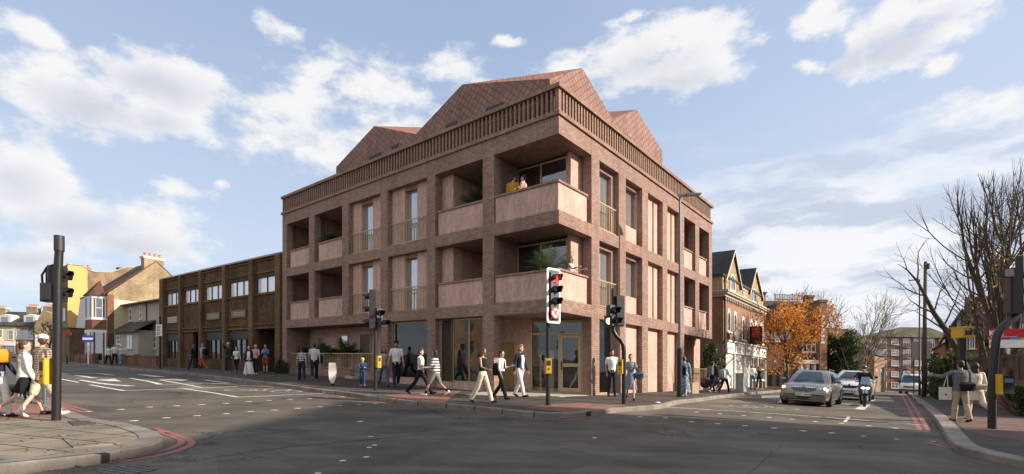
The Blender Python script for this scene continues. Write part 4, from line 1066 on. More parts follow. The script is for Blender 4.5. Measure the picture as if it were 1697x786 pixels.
# ---- far left terrace, facing us across the road
TF = Frame(*at(-60, 96), R(4))
tx = lambda px, py, d=0: TF.onY(px, py, d)
def far_house(pa, pb, eave, ridge, mat, lab, pots, dorm=True, base=596, shop=True):
    h = tag(TF.root('terraced_house'), lab, 'house', 'terraced houses at the far left end of the road')
    a, b = tx(pa, 0)[0], tx(pb, 0)[0]; he = tx((pa+pb)/2, eave)[1]; hr = tx((pa+pb)/2, ridge, 5)[1]
    mb = MB(); mb.extr([(a, 0, -2), (a, 0, he), (a, 5, hr-.15), (a, 10, he), (a, 10, -2)], (b-a-.05, 0, 0)); PB('wall', mb, h, TF, mat)
    mb = MB(); mb.extr([(a, -.3, he-.1), (a, 5, hr), (a, 5, hr+.12), (a, -.3, he+.05)], (b-a-.01, 0, 0)); mb.extr([(a, 5, hr), (a, 10.2, he-.1), (a, 10.2, he+.05), (a, 5, hr+.12)], (b-a-.01, 0, 0)); PB('roof', mb, h, TF, M_slate)
    n = 3; w = (b-a)/n
    for i in range(n):
        c = a+w*(i+.5); sash(h, TF, 'R', c-.5, c+.5, he-2.6, he-.8, -.004, cols=1, rows=2)
    if shop:
        mb = MB(); mb.box(a+.2, b-.2, -.15, .0, 1.55, 2.3); PB('shop_fascia', mb, h, TF, M_wp)
        sash(h, TF, 'R', a+.4, b-.4, -.4, 1.45, -.01, M_brnw, M_wg, cols=3, rows=1, sill=False, name='shop_window')
    if dorm:
        c = (a+b)/2; z0 = he+.4; mb = MB(); mb.extr([(c-1.1, 1.0, z0), (c+1.1, 1.0, z0), (c+1.1, 1.0, z0+1.6), (c, 1.0, z0+2.0), (c-1.1, 1.0, z0+1.6)], (0, 2.5, 0)); d_ = PB('dormer', mb, h, TF, M_wpo)
        mb = MB(); mb.box(c-.6, c+.6, .97, .998, z0+.4, z0+1.4); PB('pane', mb, d_, TF, M_wg)
    chimney(h, TF, b-1.9, b+.1, 4.4, 5.4, hr-1.5, hr+1.3, pots, M_yel, 'x')
    return h
far_house(-70, -28, 540, 519, M_cream, 'cream terraced house with slate roof at the left edge behind the partial pedestrian', 4)
far_house(-28, 27, 540, 517, M_cream, 'cream terraced house with dormer and four orange chimney pots, left of the darker one', 5)
far_house(27, 56, 540, 517, M_yel, 'yellow brick terraced house with dormer beside the big gable end', 4)
ge = tag(TF.root('terraced_house'), 'yellow brick end house with blank gable and white billboard at its foot', 'house', 'terraced houses at the far left end of the road')
q = [tx(px, py, -1.5) for px, py in ((57, 600), (57, 540), (70, 515), (90, 521), (104, 536), (104, 600))]
mb = MB(); mb.extr([(x, -1.5, h) for x, h in q], (0, 11, 0)); PB('wall', mb, ge, TF, M_yel)
mb = MB(); b0_, b1_ = tx(56, 555, -1.5), tx(67, 575, -1.5); mb.box(b0_[0]+.3, b1_[0], -1.62, -1.51, b1_[1], b0_[1]); PB('billboard', mb, ge, TF, M_wp)
chimney(ge, TF, q[2][0]-1.1, q[2][0]+1.4, 2, 3, q[2][1]-1, q[2][1]+1.6, 5, M_yel, 'x')
# ---- right: Victorian shop terrace
RA = Frame(14.0, 33.0, atan2(.78, .62))
ry = lambda px, py, d=0: RA.onY(px, py, d)
ra = tag(RA.root('victorian_shop_building'), 'three storey orange and yellow brick Victorian shops with twin arched gables', 'building')
x0 = ry(1198, 0)[0]; x1 = ry(1266, 0)[0]; hc = (ry(1198, 487)[1]+ry(1266, 517.5)[1])/2
gb = -2.2; he = ry(1234, 470)[1]
mb = MB(); mb.box(x0, x1, .0, 9, gb, hc); PB('wall', mb, ra, RA, M_orab)
mb = MB(); mb.box(x0, x1, .05, 9, hc+.25, he-.3); at1 = PB('attic_wall', mb, ra, RA, M_yel)
mb = MB(); mb.box(x0-.25, x1+.15, -.35, 9, hc, hc+.12); mb.box(x0-.15, x1+.1, -.2, 9, hc-.18, hc); mb.box(x0-.3, x1+.15, -.42, 9, hc+.12, hc+.25)
for k in range(26): x_ = x0+(x1-x0)*(k+.3)/26; mb.box(x_, x_+.14, -.16, 0.0, hc-.36, hc-.18)
PB('cornice', mb, ra, RA, M_stone)
for (pl, pa, pr, apy) in ((1203, 1215.6, 1225.5, 420.5), (1243, 1251.5, 1262, 449.6)):
    a, c, b = ry(pl, 0)[0], ry(pa, 0)[0], ry(pr, 0)[0]; ha = ry(pa, apy)[1]; zb = he-.3
    mb = MB(); mb.extr([(a, .03, zb-.8), (b, .03, zb-.8), (b, .03, zb), (c, .03, ha), (a, .03, zb)], (0, .3, 0)); PB('gable', mb, ra, RA, M_yel)
    mb = MB(); mb.extr([(a-.3, -.1, zb-.35), (c, -.1, ha+.12), (c, -.1, ha+.26), (a-.3, -.1, zb-.2)], (0, 9, 0)); mb.extr([(c, -.1, ha+.12), (b+.3, -.1, zb-.35), (b+.3, -.1, zb-.2), (c, -.1, ha+.26)], (0, 9, 0)); PB('roof', mb, ra, RA, M_slate)
    mb = MB(); mb.extr([(a-.32, -.14, zb-.38), (c, -.14, ha+.08), (c, -.14, ha+.24), (a-.32, -.14, zb-.2)], (0, .04, 0)); mb.extr([(c, -.14, ha+.08), (b+.32, -.14, zb-.38), (b+.32, -.14, zb-.2), (c, -.14, ha+.24)], (0, .04, 0)); PB('bargeboard', mb, ra, RA, M_cream)
mb = MB(); mb.box(x0-.1, x1, -.05, 9, he-.3, he-.15); PB('eaves', mb, ra, RA, M_slate)
for pa, pb, ya_, yb2 in ((1210, 1218, 454.5, 483), (1247, 1252.8, 478, 501.5)): arch_win(ra, RA, 'R', ry(pa, 0)[0], ry(pb, 0)[0], ry((pa+pb)/2, yb2)[1], ry((pa+pb)/2, ya_)[1], .02)
sash(ra, RA, 'R', ry(1231.5, 0)[0], ry(1234, 0)[0], ry(1233, 492)[1], ry(1233, 479)[1], .04)
for pa, pb, ya_, yb2 in ((1204.4, 1209.3, 512, 550), (1215, 1219.6, 516, 557), (1229, 1233, 524, 563.6), (1242, 1246.7, 529, 566), (1250, 1254, 532, 568), (1259, 1263, 535, 570)):
    arch_win(ra, RA, 'R', ry(pa, 0)[0], ry(pb, 0)[0], ry((pa+pb)/2, yb2)[1], ry((pa+pb)/2, ya_)[1], -.01)
    mb = MB(); a, b = ry(pa, 0)[0], ry(pb, 0)[0]; z = ry((pa+pb)/2, yb2)[1]; mb.box(a-.1, b+.1, -.16, 0, z-.12, z); PB('sill', mb, ra, RA, M_wpo)
# shop fronts
sh0 = ry(1216, 587)[1]; sh1 = ry(1216, 569)[1]; gr = ry(1216, 643)[1]
for (pa, pb, kind) in ((1200, 1213, 'door'), (1214, 1229, 'shutter'), (1231, 1241, 'door'), (1242, 1252, 'glass'), (1254, 1265, 'glass')):
    a, b = ry(pa, 0)[0], ry(pb, 0)[0]
    mb = MB(); mb.box(a, b, -.22, -.005, sh0, sh1); mb.box(a-.05, b+.05, -.32, -.005, sh1, sh1+.1); sf = PB('shop_fascia', mb, ra, RA, M_wp)
    if kind != 'glass':
        mb = MB()
        for k in range(5): xx = a+(b-a)*(.15+.15*k); mb.box(xx, xx+(b-a)*.09, -.235, -.222, sh0+.25, sh0+.45)
        PB('faded_lettering', mb, sf, RA, plain('faded_grey', (.45, .45, .44), .7))
    if kind == 'glass': sash(ra, RA, 'R', a+.05, b-.05, gr+.5, sh0-.05, -.03, M_wp, M_wg, cols=2, rows=2, sill=True, name='shop_window')
    else:
        mb = MB(); n_ = 22 if kind == 'shutter' else 1
        for k in range(n_): z = gr+(sh0-gr)*k/n_; mb.box(a+.08, b-.08, -.09+(.02 if k % 2 else 0), -.005, z, z+(sh0-gr)/n_)
        PB('roller_shutter' if kind == 'shutter' else 'shop_panel', mb, ra, RA, M_wp if kind == 'shutter' else M_wpo)
    mb = MB(); mb.box(b-.06, b+.1, -.2, -.005, gr-.4, sh1+.15); PB('pilaster', mb, ra, RA, M_wpo)
o_ = ry(1241, 565); mb = MB(); mb.box(o_[0]-.06, o_[0]+.06, -.95, -.05, ry(1240, 571)[1], ry(1240, 541)[1]); so2 = PB('hanging_sign', mb, ra, RA, M_blk)
mb = MB(); z_ = ry(1240, 551)[1]; mb.box(o_[0]-.09, o_[0]-.06, -.75, -.25, z_-.35, z_+.35); PB('sign_face', mb, so2, RA, plain('sign_red', (.5, .03, .03), .5))
mb = MB(); q_ = ry(1208, 557); mb.ell((q_[0], -.45, q_[1]), (.55, .12, .38)); PB('satellite_dish', mb, ra, RA, plain('dish_grey', (.10, .10, .10), .5), smooth=True)
mb = MB(); d0 = ry(1200.5, 470); mb.tube([(x0+.1, -.1, he-.3), (x0+.1, -.1, gb)], .06, 6); PB('drainpipe', mb, ra, RA, M_blk)
# ---- brick house with dormer behind the orange tree
BF = Frame(*at(1263, 50), R(-3))
bxx = lambda px, py, d=0: BF.onY(px, py, d)
bh = tag(BF.root('brick_house'), 'red brick house with white dormer and roof railing behind the orange tree', 'house')
a, b = bxx(1262, 0)[0], bxx(1353, 0)[0]; he = bxx(1300, 545)[1]; hr = bxx(1310, 499, 3)[1]
mb = MB(); mb.box(a, b, 0, 9, -3, he); PB('wall', mb, bh, BF, M_redb)
mb = MB(); mb.extr([(a, -.4, he-.1), (a, 3.2, hr), (a, 6, hr), (a, 9.3, he)], (b-a, 0, 0)); PB('roof', mb, bh, BF, M_rtile)
mb = MB(); ra0 = bxx(1283, 0, 3.2)[0]; ra1 = bxx(1347, 0, 3.2)[0]
for z in (.15, .65): mb.box(ra0, ra1, 3.2, 3.24, hr+z, hr+z+.05)
for k in range(24): x_ = ra0+(ra1-ra0)*k/23; mb.box(x_, x_+.04, 3.2, 3.24, hr, hr+.7)
PB('roof_railing', mb, bh, BF, M_blk)
dl, dc, dr_ = bxx(1278, 0, -.3)[0], bxx(1292, 0, -.3)[0], bxx(1310, 0, -.3)[0]; za, ze = bxx(1292, 505, -.3)[1], bxx(1292, 527, -.3)[1]
mb = MB(); mb.extr([(dl+.3, -.3, he-.1), (dr_-.3, -.3, he-.1), (dr_-.3, -.3, ze), (dc, -.3, za-.15), (dl+.3, -.3, ze)], (0, 3, 0)); dm = PB('dormer', mb, bh, BF, M_wpo)
mb = MB(); mb.extr([(dl, -.55, ze-.25), (dc, -.55, za), (dc, -.55, za+.2), (dl, -.55, ze-.05)], (0, 3.4, 0)); mb.extr([(dc, -.55, za), (dr_, -.55, ze-.25), (dr_, -.55, ze-.05), (dc, -.55, za+.2)], (0, 3.4, 0)); PB('dormer_roof', mb, dm, BF, M_brnw)
sash(bh, BF, 'R', bxx(1287, 0, -.3)[0], bxx(1303, 0, -.3)[0], bxx(1295, 541, -.3)[1], bxx(1295, 518, -.3)[1], -.31, rows=2, cols=2)
for (za_, zb_, m_) in ((548, 562, M_wpo), (566, 570, M_brnw)):
    mb = MB(); mb.box(a+.02, bxx(1312, 0)[0], -.06, -.002, bxx(1280, zb_)[1], bxx(1280, za_)[1]); PB('timber_band', mb, bh, BF, m_)
for pa, pb, y0_, y1_, c_ in ((1329, 1352, 558, 584, 3), (1268, 1276, 552, 566, 1), (1284, 1292, 552, 566, 1), (1300, 1307, 600, 625, 1)):
    sash(bh, BF, 'R', bxx(pa, 0)[0], bxx(pb, 0)[0], bxx(pa, y1_)[1], bxx(pa, y0_)[1], -.01, cols=c_, rows=2, fr_=.12)
mb = MB(); mb.box(bxx(1318, 0)[0], bxx(1356, 0)[0], -.5, -.002, bxx(1340, 603)[1], bxx(1340, 597)[1])
for px in (1324, 1334, 1345, 1354): x_ = bxx(px, 0)[0]; mb.box(x_, x_+.22, -.4, -.002, -2, bxx(1340, 603)[1])
PB('porch', mb, bh, BF, M_wp)
mb = MB(); mb.box(b, bxx(1365, 0)[0], -.6, 9, -3, bxx(1360, 502)[1]); mb.box(b-.05, bxx(1366, 0)[0], -.65, 9, bxx(1360, 502)[1], bxx(1360, 498)[1]); PB('end_pier', mb, bh, BF, M_orab)
mb = MB()
for k in range(9): z = bxx(1356, 570)[1]+k*.32; mb.box(b+.12, b+.32 if k % 2 else b+.45, -.63, -.601, z, z+.22)
PB('quoins', mb, bh, BF, M_wp)
chimney(bh, BF, bxx(1268, 0)[0], bxx(1280, 0)[0], 1.5, 2.5, he, bxx(1274, 484, 1.5)[1], 1, M_brnb)
chimney(bh, BF, bxx(1352, 0)[0], bxx(1362, 0)[0], 1.5, 2.5, he, bxx(1357, 490, 1.5)[1], 0, M_brnb)
fn = tag(BF.root('timber_fence'), 'weathered timber board fence at the foot of the orange tree', 'fence')
mb = MB(); f0, f1 = bxx(1266, 0, -3)[0], bxx(1318, 0, -3)[0]; mb.box(f0, f1, -3.06, -3, -2.6, bxx(1290, 615, -3)[1]); PB('boards', mb, fn, BF, M_fence)
mb = MB()
for k in range(5): x_ = f0+(f1-f0)*k/4; mb.box(x_-.06, x_+.06, -3.12, -3.061, -2.6, bxx(1290, 614, -3)[1])
PB('post', mb, fn, BF, M_fence)
# ---- brown flats behind the dark tree
DF = Frame(*at(1366, 78), R(0)); dxx = lambda px, py, d=0: DF.onY(px, py, d)
bf = tag(DF.root('brown_brick_building'), 'brown brick building partly hidden by the dark evergreen', 'building')
a, b = dxx(1362, 0)[0], dxx(1446, 0)[0]
mb = MB(); mb.box(a, b, 0, 9, -5, dxx(1400, 566)[1]); PB('wall', mb, bf, DF, M_brnb)
mb = MB(); mb.extr([(a, -.4, dxx(1400, 567)[1]), (a, 5, dxx(1400, 545, 5)[1]), (a, 9.4, dxx(1400, 567)[1])], (b-a, 0, 0)); PB('roof', mb, bf, DF, M_rtile)
for px in (1370, 1386, 1410, 1430):
    for py in (580, 604): sash(bf, DF, 'R', dxx(px, 0)[0], dxx(px+8, 0)[0], dxx(px, py+8)[1], dxx(px, py)[1], -.01, cols=2, rows=2, fr_=.1)
# ---- sunlit gabled hall
CHF = Frame(*at(1438, 72), atan2(.70, .714)); cx_ = lambda px, py, d=0: CHF.onY(px, py, d)
chh = tag(CHF.root('brick_hall'), 'small sunlit orange brick hall with slate gable beside the block of flats', 'building')
a, b = cx_(1449, 0)[0], cx_(1466, 0)[0]
q = [cx_(1449, 650), cx_(1449, 583), cx_(1466, 602), cx_(1466, 650)]
mb = MB(); mb.box(q[0][0], q[2][0], 0, 7, -5, q[1][1]-.5); PB('wall', mb, chh, CHF, M_orab)
mb = MB(); mb.extr([(q[0][0], -.3, q[1][1]-.5), (q[0][0], 3.5, q[1][1]+3.2), (q[0][0], 7.3, q[1][1]-.5)], (q[2][0]-q[0][0], 0, 0)); PB('roof', mb, chh, CHF, M_slate)
for k in range(3): arch_win(chh, CHF, 'R', q[0][0]+1+k*3.2, q[0][0]+2+k*3.2, -1.6, 1.2, -.01, M_stone)
# ---- block of flats at the end of the road
AF = Frame(*at(1455, 128), R(-2)); af = lambda px, py, d=0: AF.onY(px, py, d)
ap = tag(AF.root('block_of_flats'), 'five storey red brick block of flats with mossy hipped roof', 'building')
a, b = af(1452, 0)[0], af(1582, 0)[0]; he = af(1500, 559)[1]; hr = af(1530, 543, 4)[1]
mb = MB(); mb.box(a, b, 0, 8, -9, he); PB('wall', mb, ap, AF, M_redb)
mb = MB(); r1, r2 = af(1493, 0, 4)[0], b-3
o_ = [(a-.6, -.6, he), (b+.6, -.6, he), (b+.6, 8.6, he), (a-.6, 8.6, he), (r1, 4, hr), (r2, 4, hr)]
mb.add(o_, [(0, 1, 5, 4), (1, 2, 5), (2, 3, 4, 5), (3, 0, 4), (0, 3, 2, 1)]); PB('roof', mb, ap, AF, M_moss)
cols = ((1457, 1469, 3), (1476.6, 1488.5, 2), (1496, 1508, 3), (1514, 1526.5, 2), (1534, 1548, 3), (1556, 1567, 2))
for (pa, pb, c_) in cols:
    for (y0_, y1_) in ((561, 576), (579, 593.5), (597, 611), (615, 629), (633, 648)):
        if c_ == 2: y0_, y1_ = y0_+.5, y1_-4.5
        sash(ap, AF, 'R', af(pa, 0)[0], af(pb, 0)[0], af(pa, y1_)[1], af(pa, y0_)[1], -.01, M_wpo, None, cols=c_+1 if c_ == 3 else 2, rows=1 if c_ == 3 else 2, fr_=.13, depth=.12)
        if c_ == 3:
            mb = MB(); x0_, x1_ = af(pa-.8, 0)[0], af(pb+.8, 0)[0]; z0_ = af(pa, y1_)[1]
            mb.box(x0_, x1_, -.4, -.36, z0_+1.0, z0_+1.06); mb.box(x0_, x1_, -.4, -.36, z0_, z0_+.06)
            for k in range(16): xx = x0_+(x1_-x0_)*k/15; mb.box(xx-.02, xx+.02, -.4, -.36, z0_+.06, z0_+1.0)
            PB('balcony_rail', mb, ap, AF, M_blk)
mb = MB()
for px in (1453.5, 1492, 1530): x_ = af(px, 0)[0]; mb.tube([(x_, -.15, he), (x_, -.15, -8)], .09, 6)
PB('drainpipe', mb, ap, AF, plain('grey_pipe', (.2, .2, .2), .5))
# ---- lower gabled house in front of the flats
GF = Frame(*at(1547, 78), R(-39)); gx = lambda px, py, d=0: GF.onY(px, py, d)
gg = tag(GF.root('gabled_house'), 'low red brick house with a shallow white trimmed gable before the flats', 'house')
q = [gx(1549, 660), gx(1549, 580), gx(1566, 570), gx(1590, 578), gx(1590, 660)]
mb = MB(); mb.extr([(x, 0, h) for x, h in q], (0, 9, 0)); PB('wall', mb, gg, GF, M_redb)
mb = MB(); mb.extr([(q[1][0]-.3, -.2, q[1][1]), (q[2][0], -.2, q[2][1]+.1), (q[2][0], -.2, q[2][1]+.3), (q[1][0]-.3, -.2, q[1][1]+.2)], (0, 9.4, 0)); mb.extr([(q[2][0], -.2, q[2][1]+.1), (q[3][0], -.2, q[3][1]), (q[3][0], -.2, q[3][1]+.2), (q[2][0], -.2, q[2][1]+.3)], (0, 9.4, 0)); PB('roof', mb, gg, GF, M_rtile)
for px, py in ((1552, 592), (1570, 592), (1552, 618), (1570, 618)): sash(gg, GF, 'R', gx(px, 0)[0], gx(px+9, 0)[0], gx(px, py+11)[1], gx(px, py)[1], -.01, cols=2, rows=2, fr_=.1)
# ---- half timbered house behind the big tree
UF = Frame(*at(1570, 36), R(-39.6)); ux = lambda px, py, d=0: UF.onY(px, py, d)
uh = tag(UF.root('half_timbered_house'), 'red brick house with black and white timbered gable behind the leaning trunk', 'house')
q = [ux(1572, 660), ux(1572, 549), ux(1594, 517), ux(1623, 552), ux(1623, 660)]
mb = MB(); mb.extr([(x, 0, h) for x, h in q], (0, 8, 0)); PB('wall', mb, uh, UF, M_redb)
mb = MB(); mb.extr([(q[1][0]+.1, -.004, q[1][1]-.1), (q[3][0]-.1, -.004, q[1][1]-.1), (q[2][0], -.004, q[2][1]-.1)], (0, -.04, 0)); gt = PB('timbered_gable', mb, uh, UF, M_wpo)
mb = MB(); hm = q[1][1]
for k in range(-3, 4):
    xx = q[2][0]+k*.33; top_ = q[2][1]-.25-abs(k)*.33*1.05; 
    if top_ > hm+.1: mb.box(xx-.05, xx+.05, -.07, -.045, hm-.1, top_)
mb.box(q[1][0], q[3][0], -.08, -.045, hm-.2, hm-.05); PB('timbers', mb, gt, UF, M_brnw)
for (i, j) in ((1, 2), (2, 3)):
    a_, b_ = q[i], q[j]; dx = -.5 if i == 1 else 0; ex = .5 if j == 3 else 0; sl_ = (b_[1]-a_[1])/(b_[0]-a_[0])
    mb = MB(); A2 = (a_[0]+dx, a_[1]+sl_*dx); B2 = (b_[0]+ex, b_[1]+sl_*ex)
    mb.extr([(A2[0], -.5, A2[1]), (B2[0], -.5, B2[1]), (B2[0], -.5, B2[1]+.22), (A2[0], -.5, A2[1]+.22)], (0, 8.6, 0)); PB('roof', mb, uh, UF, M_rtile)
for pa, pb in ((1577, 1588), (1592, 1603), (1606, 1616)): sash(uh, UF, 'R', ux(pa, 0)[0], ux(pb, 0)[0], ux(pa, 578)[1], ux(pa, 556)[1], -.01, cols=2, rows=2, fr_=.1)
q4 = [ux(1599, 492, 3), ux(1635, 492, 3)]
mb = MB(); xr0, xr1 = q4[0][0], ux(1720, 0, 3)[0]; hh = q4[0][1]
mb.extr([(xr0, 1.0, hh-2.2), (xr0, 3.2, hh), (xr0, 5.4, hh-2.2)], (xr1-xr0, 0, 0)); PB('main_roof', mb, uh, UF, M_rtile)
mb = MB(); mb.box(xr0+.2, xr1, 1.2, 8, -2.5, hh-2.2); PB('main_wall', mb, uh, UF, M_brnb)
for px, py in ((1640, 535), (1665, 535), (1685, 535)): sash(uh, UF, 'R', ux(px, 0, 1.2)[0], ux(px+11, 0, 1.2)[0], ux(px, py+25, 1.2)[1], ux(px, py, 1.2)[1], 1.19, cols=2, rows=2, fr_=.1)
chimney(uh, UF, ux(1641, 0, 3)[0], ux(1656, 0, 3)[0], 2.6, 3.6, hh-1, ux(1648, 436, 3)[1], 2, M_brnb)
# ---- garden wall and fence along the right pavement
W0, W1 = at(1790, 15.2), at(1603, 26.5); W2 = at(1549, 44)
ang = atan2(W1[1]-W0[1], W1[0]-W0[0]); WF = Frame(W0[0], W0[1], ang)
bw2 = tag(WF.root('garden_wall'), 'brown brick garden wall topped with timber boards on the right pavement', 'wall')
ln = math.hypot(W1[0]-W0[0], W1[1]-W0[1])
mb = MB(); mb.box(0, ln, -.25, 0, -2.2, .0); PB('brickwork', mb, bw2, WF, M_brnb)
mb = MB(); k_ = 0
while k_ < ln: mb.box(k_, k_+.42, -.02 if False else .001, .09, -2.2, .55 if int(k_) % 2 else .5); k_ += 3.3
PB('pier', mb, bw2, WF, M_redb)
mb = MB(); mb.box(0, ln, -.16, -.12, .0, .92); PB('fence_panel', mb, bw2, WF, M_fence)
mb = MB(); k_ = 0
while k_ < ln: mb.box(k_, k_+.12, -.2, -.08, 0, 1.15); k_ += 1.9
mb.box(0, ln, -.19, -.09, .92, .98); mb.box(0, ln, -.165, -.115, .98, 1.08)
PB('fence_post', mb, bw2, WF, M_fence)
WF2 = Frame(W1[0], W1[1], atan2(W2[1]-W1[1], W2[0]-W1[0])); ln2 = math.hypot(W2[0]-W1[0], W2[1]-W1[1])
bw3 = tag(WF2.root('garden_wall'), 'dark brick garden wall below the hedge beyond the camera pole', 'wall')
mb = MB(); mb.box(0, ln2, -.25, 0, -3, .25); PB('brickwork', mb, bw3, WF2, M_brnb)
# ---- house out of frame on the right, whose shadow lies across the junction
oh = tag(empty('corner_house', (19, -9, 0)), 'large brick house standing right of the junction, outside the picture', 'house')
mb = MB(); mb.extr([(0, 0, -2), (0, 0, 10.5), (6, 0, 14.4), (12, 0, 10.5), (12, 0, -2)], (0, 16, 0)); mb.build('wall', M_redb, oh)
mb = MB(); mb.extr([(-.5, -.4, 10.2), (6, -.4, 14.45), (6, -.4, 14.7), (-.5, -.4, 10.5)], (0, 16.8, 0)); mb.extr([(6, -.4, 14.45), (12.5, -.4, 10.2), (12.5, -.4, 10.5), (6, -.4, 14.7)], (0, 16.8, 0)); mb.build('roof', M_rtile, oh)

bk = tag(empty('terraced_house', (-34, -30, -1.2)), 'brick terrace across the junction behind the viewer', 'house')
mb = MB(); mb.extr([(0, 0, 0), (0, 0, 8), (0, -4.5, 11), (0, -9, 8), (0, -9, 0)], (46, 0, 0)); mb.build('wall', M_yel, bk)
mb = MB(); mb.extr([(-.1, .4, 7.8), (-.1, -4.5, 11.05), (-.1, -4.5, 11.3), (-.1, .4, 8.1)], (46.2, 0, 0)); mb.build('roof', M_slate, bk)
for k in range(15):
    for z in (1.0, 4.8): mb = MB(); mb.box(1+k*3, 2.3+k*3, .002, .06, z, z+1.9); mb.build('window', M_wg, bk)

b2 = tag(empty('terraced_house', (-50, -28, -1.0), pi/2), 'sunlit yellow brick terrace left of the junction, outside the picture', 'house')
mb = MB(); mb.extr([(0, 0, 0), (0, 0, 9.5), (0, 4.5, 12.5), (0, 9, 9.5), (0, 9, 0)], (46, 0, 0)); mb.build('wall', M_orab, b2)
for k in range(15):
    for z in (.8, 4.2, 7.2): mb = MB(); mb.box(1+k*3, 2.2+k*3, -.06, -.002, z, z+1.7); mb.build('window', M_wp if (k*3+int(z)) % 3 == 0 else M_wg, b2)
# ---------------------------------------------------------------- street furniture
M_pole = plain('painted_black_steel', (.022, .022, .024), .38, .2, .1)
M_pgrey = plain('galvanised_steel', (.13, .15, .165), .45, .5, .1)
M_dkg = plain('signal_dark_grey', (.03, .03, .031), .5)
M_white2 = plain('signal_white_border', (.78, .78, .76), .4, var=.05)
M_lens = plain('dark_lens', (.03, .028, .026), .2)
M_redl = plain('red_lamp', (.6, .02, .02), .3, emit=(1, .03, .03), est=3)
M_whl = plain('lit_walking_symbol', (.9, .8, .6), .3, emit=(1, .85, .55), est=1.2)
M_yb = plain('yellow_box', (.62, .38, .02), .4, var=.04)
M_signw = plain('sign_white', (.80, .80, .80), .4, var=.03)
M_signr = plain('sign_red_ring', (.62, .03, .03), .4, var=.04)
def placed(name, px, py, lab, cat, rz=0, lift=KERB, group=None):
    p = gp(px, py, lift); o = empty(name, p, rz); tag(o, lab, cat, group); return o, p
def head(par, z, n, c=(0, 0), ang=0, board=False, lit=None, w=.30, hh=.30, red=None, ped=False, hl=1.0):
    """signal head whose lamps face local -y turned by ang; c its centre, z its foot"""
    H = empty('signal_head'); H.parent = par; H.location = (c[0], c[1], z); H.rotation_euler = (0, 0, ang)
    mb = MB(); mb.box(-w/2, w/2, -.02, .17, 0, hh*n); mb.box(-w/2+.03, w/2-.03, .17, .21, .03, hh*n-.03); mb.build('housing', M_dkg, H)
    if board:
        mb = MB(); a, b = w/2+.11, w/2+.05; z0, z1 = -.12, hh*n+.12
        pts = lambda k, r: [(-k+r, z0+(.11-k+w/2)*0), ]
        def rr(hw, zz0, zz1, r=.07):
            out = []
            for cx, cz, a0 in ((hw-r, zz0+r, -90), (hw-r, zz1-r, 0), (-hw+r, zz1-r, 90), (-hw+r, zz0+r, 180)):
                for i in range(5): t = R(a0+i*22.5); out.append((cx+r*cos(t), cz+r*sin(t)))
            return out
        mb.extr([(x, .03, zz) for x, zz in rr(a, z0, z1)], (0, .015, 0)); mb.build('backing_board', M_white2, H)
        mb = MB(); mb.extr([(x, .022, zz) for x, zz in rr(b-.005, z0+.055, z1-.055, .05)], (0, .006, 0)); mb.build('backing_panel', M_dkg, H)
    for i in range(n):
        zc = hh*(n-i-.5); mat = M_lens
        if lit is not None and i == lit: mat = M_whl if ped else M_redl
        if isinstance(red, str) and i == n-1: continue
        mb = MB(); r = .118
        mb.tube([(0, -.021, zc), (0, -.035, zc)], [r*.93, r*.9], 20); mb.build('lamp', mat, H)
        mb = MB(); pts = []                      # hood: open tube, longer on top
        for k in range(21):
            a = -pi*.22+(pi*1.44)*k/20; x, zz = r*cos(a), r*sin(a); l = (.17+.10*max(0, sin(a)))*hl
            pts.append(((x, -.02, zc+zz), (x*1.02, -.02-l, zc+zz*1.0-.03*max(0, sin(a)))))
        inner = [((x*.9, y, zc+(z_-zc)*.9), (X*.9, Y, zc+(Z-zc)*.9)) for ((x, y, z_), (X, Y, Z)) in pts]
        o = len(mb.v)
        for (p0_, p1_), (q0, q1) in zip(pts, inner): mb.v += [p0_, p1_, q1, q0]
        for k in range(20):
            for j in range(4): mb.f.append((o+4*k+j, o+4*k+4+j, o+4*k+4+(j+1) % 4, o+4*k+(j+1) % 4)); mb.mi.append(0)
        mb.build('hood', M_pole, H, smooth=False)
    return H
def button_box(par, x, y, z, ang, w=.13, h=.34, dark=False):
    mb = MB(); mb.box(-w/2, w/2, -.07, .07, z-h/2, z+h/2); mb.box(-w/2+.015, w/2-.015, -.078, -.07, z-h/2+.02, z+h/2-.02)
    mb.box(-w/2-.012, w/2+.012, -.08, .08, z+h/2, z+h/2+.015)
    o = mb.build('push_button_box', M_yb, par, loc=(x, y, 0), rotz=ang)
    mb = MB(); mb.box(-w/2+.03, w/2-.03, -.086, -.078, z+.02, z+h/2-.05); mb.box(-.02, .02, -.09, -.078, z-.1, z-.06); mb.build('button_panel', M_dkg, o)
    return o
# near left pole, seen from behind its head
t, p = placed('traffic_signal', 93, 697, 'thick black signal pole nearest the viewer on the pale corner pavement, heads facing away', 'traffic light')
hp = hz(101, 391, p.y)-p.z; r_ = 6.2/FOC*p.y
MB().tube([(0, 0, -.1), (.03, 0, hp*.8), (.055, 0, hp-.28), (.057, 0, hp-.28)], [r_, r_, r_*.93, r_*.93], 20).build('pole', M_pole, t, smooth=True, auto=40)
MB().tube([(.057, 0, hp-.28), (.057, 0, hp)], r_*1.12, 20).build('pole_cap', M_dkg, t, smooth=True, auto=40)
zz = hz(100, 498, p.y)-p.z
head(t, zz, 2, (.0, .13), R(105), w=.26, hh=.32, hl=.5); head(t, zz-.03, 1, (-.15, .10), R(190), w=.20, hh=.34, hl=.5)
MB().tube([(.03, 0, hp-.50), (-.15, -.02, hp-.58), (-.26, 0, hp-.72), (-.27, .02, hp-.85), (-.2, .05, hp-.95), (-.08, .08, hp-.98)], .018, 8).build('cable', M_pole, t, smooth=True)
button_box(t, -.16, -.02, hz(80, 616, p.y)-p.z, R(-20), .16, .46)
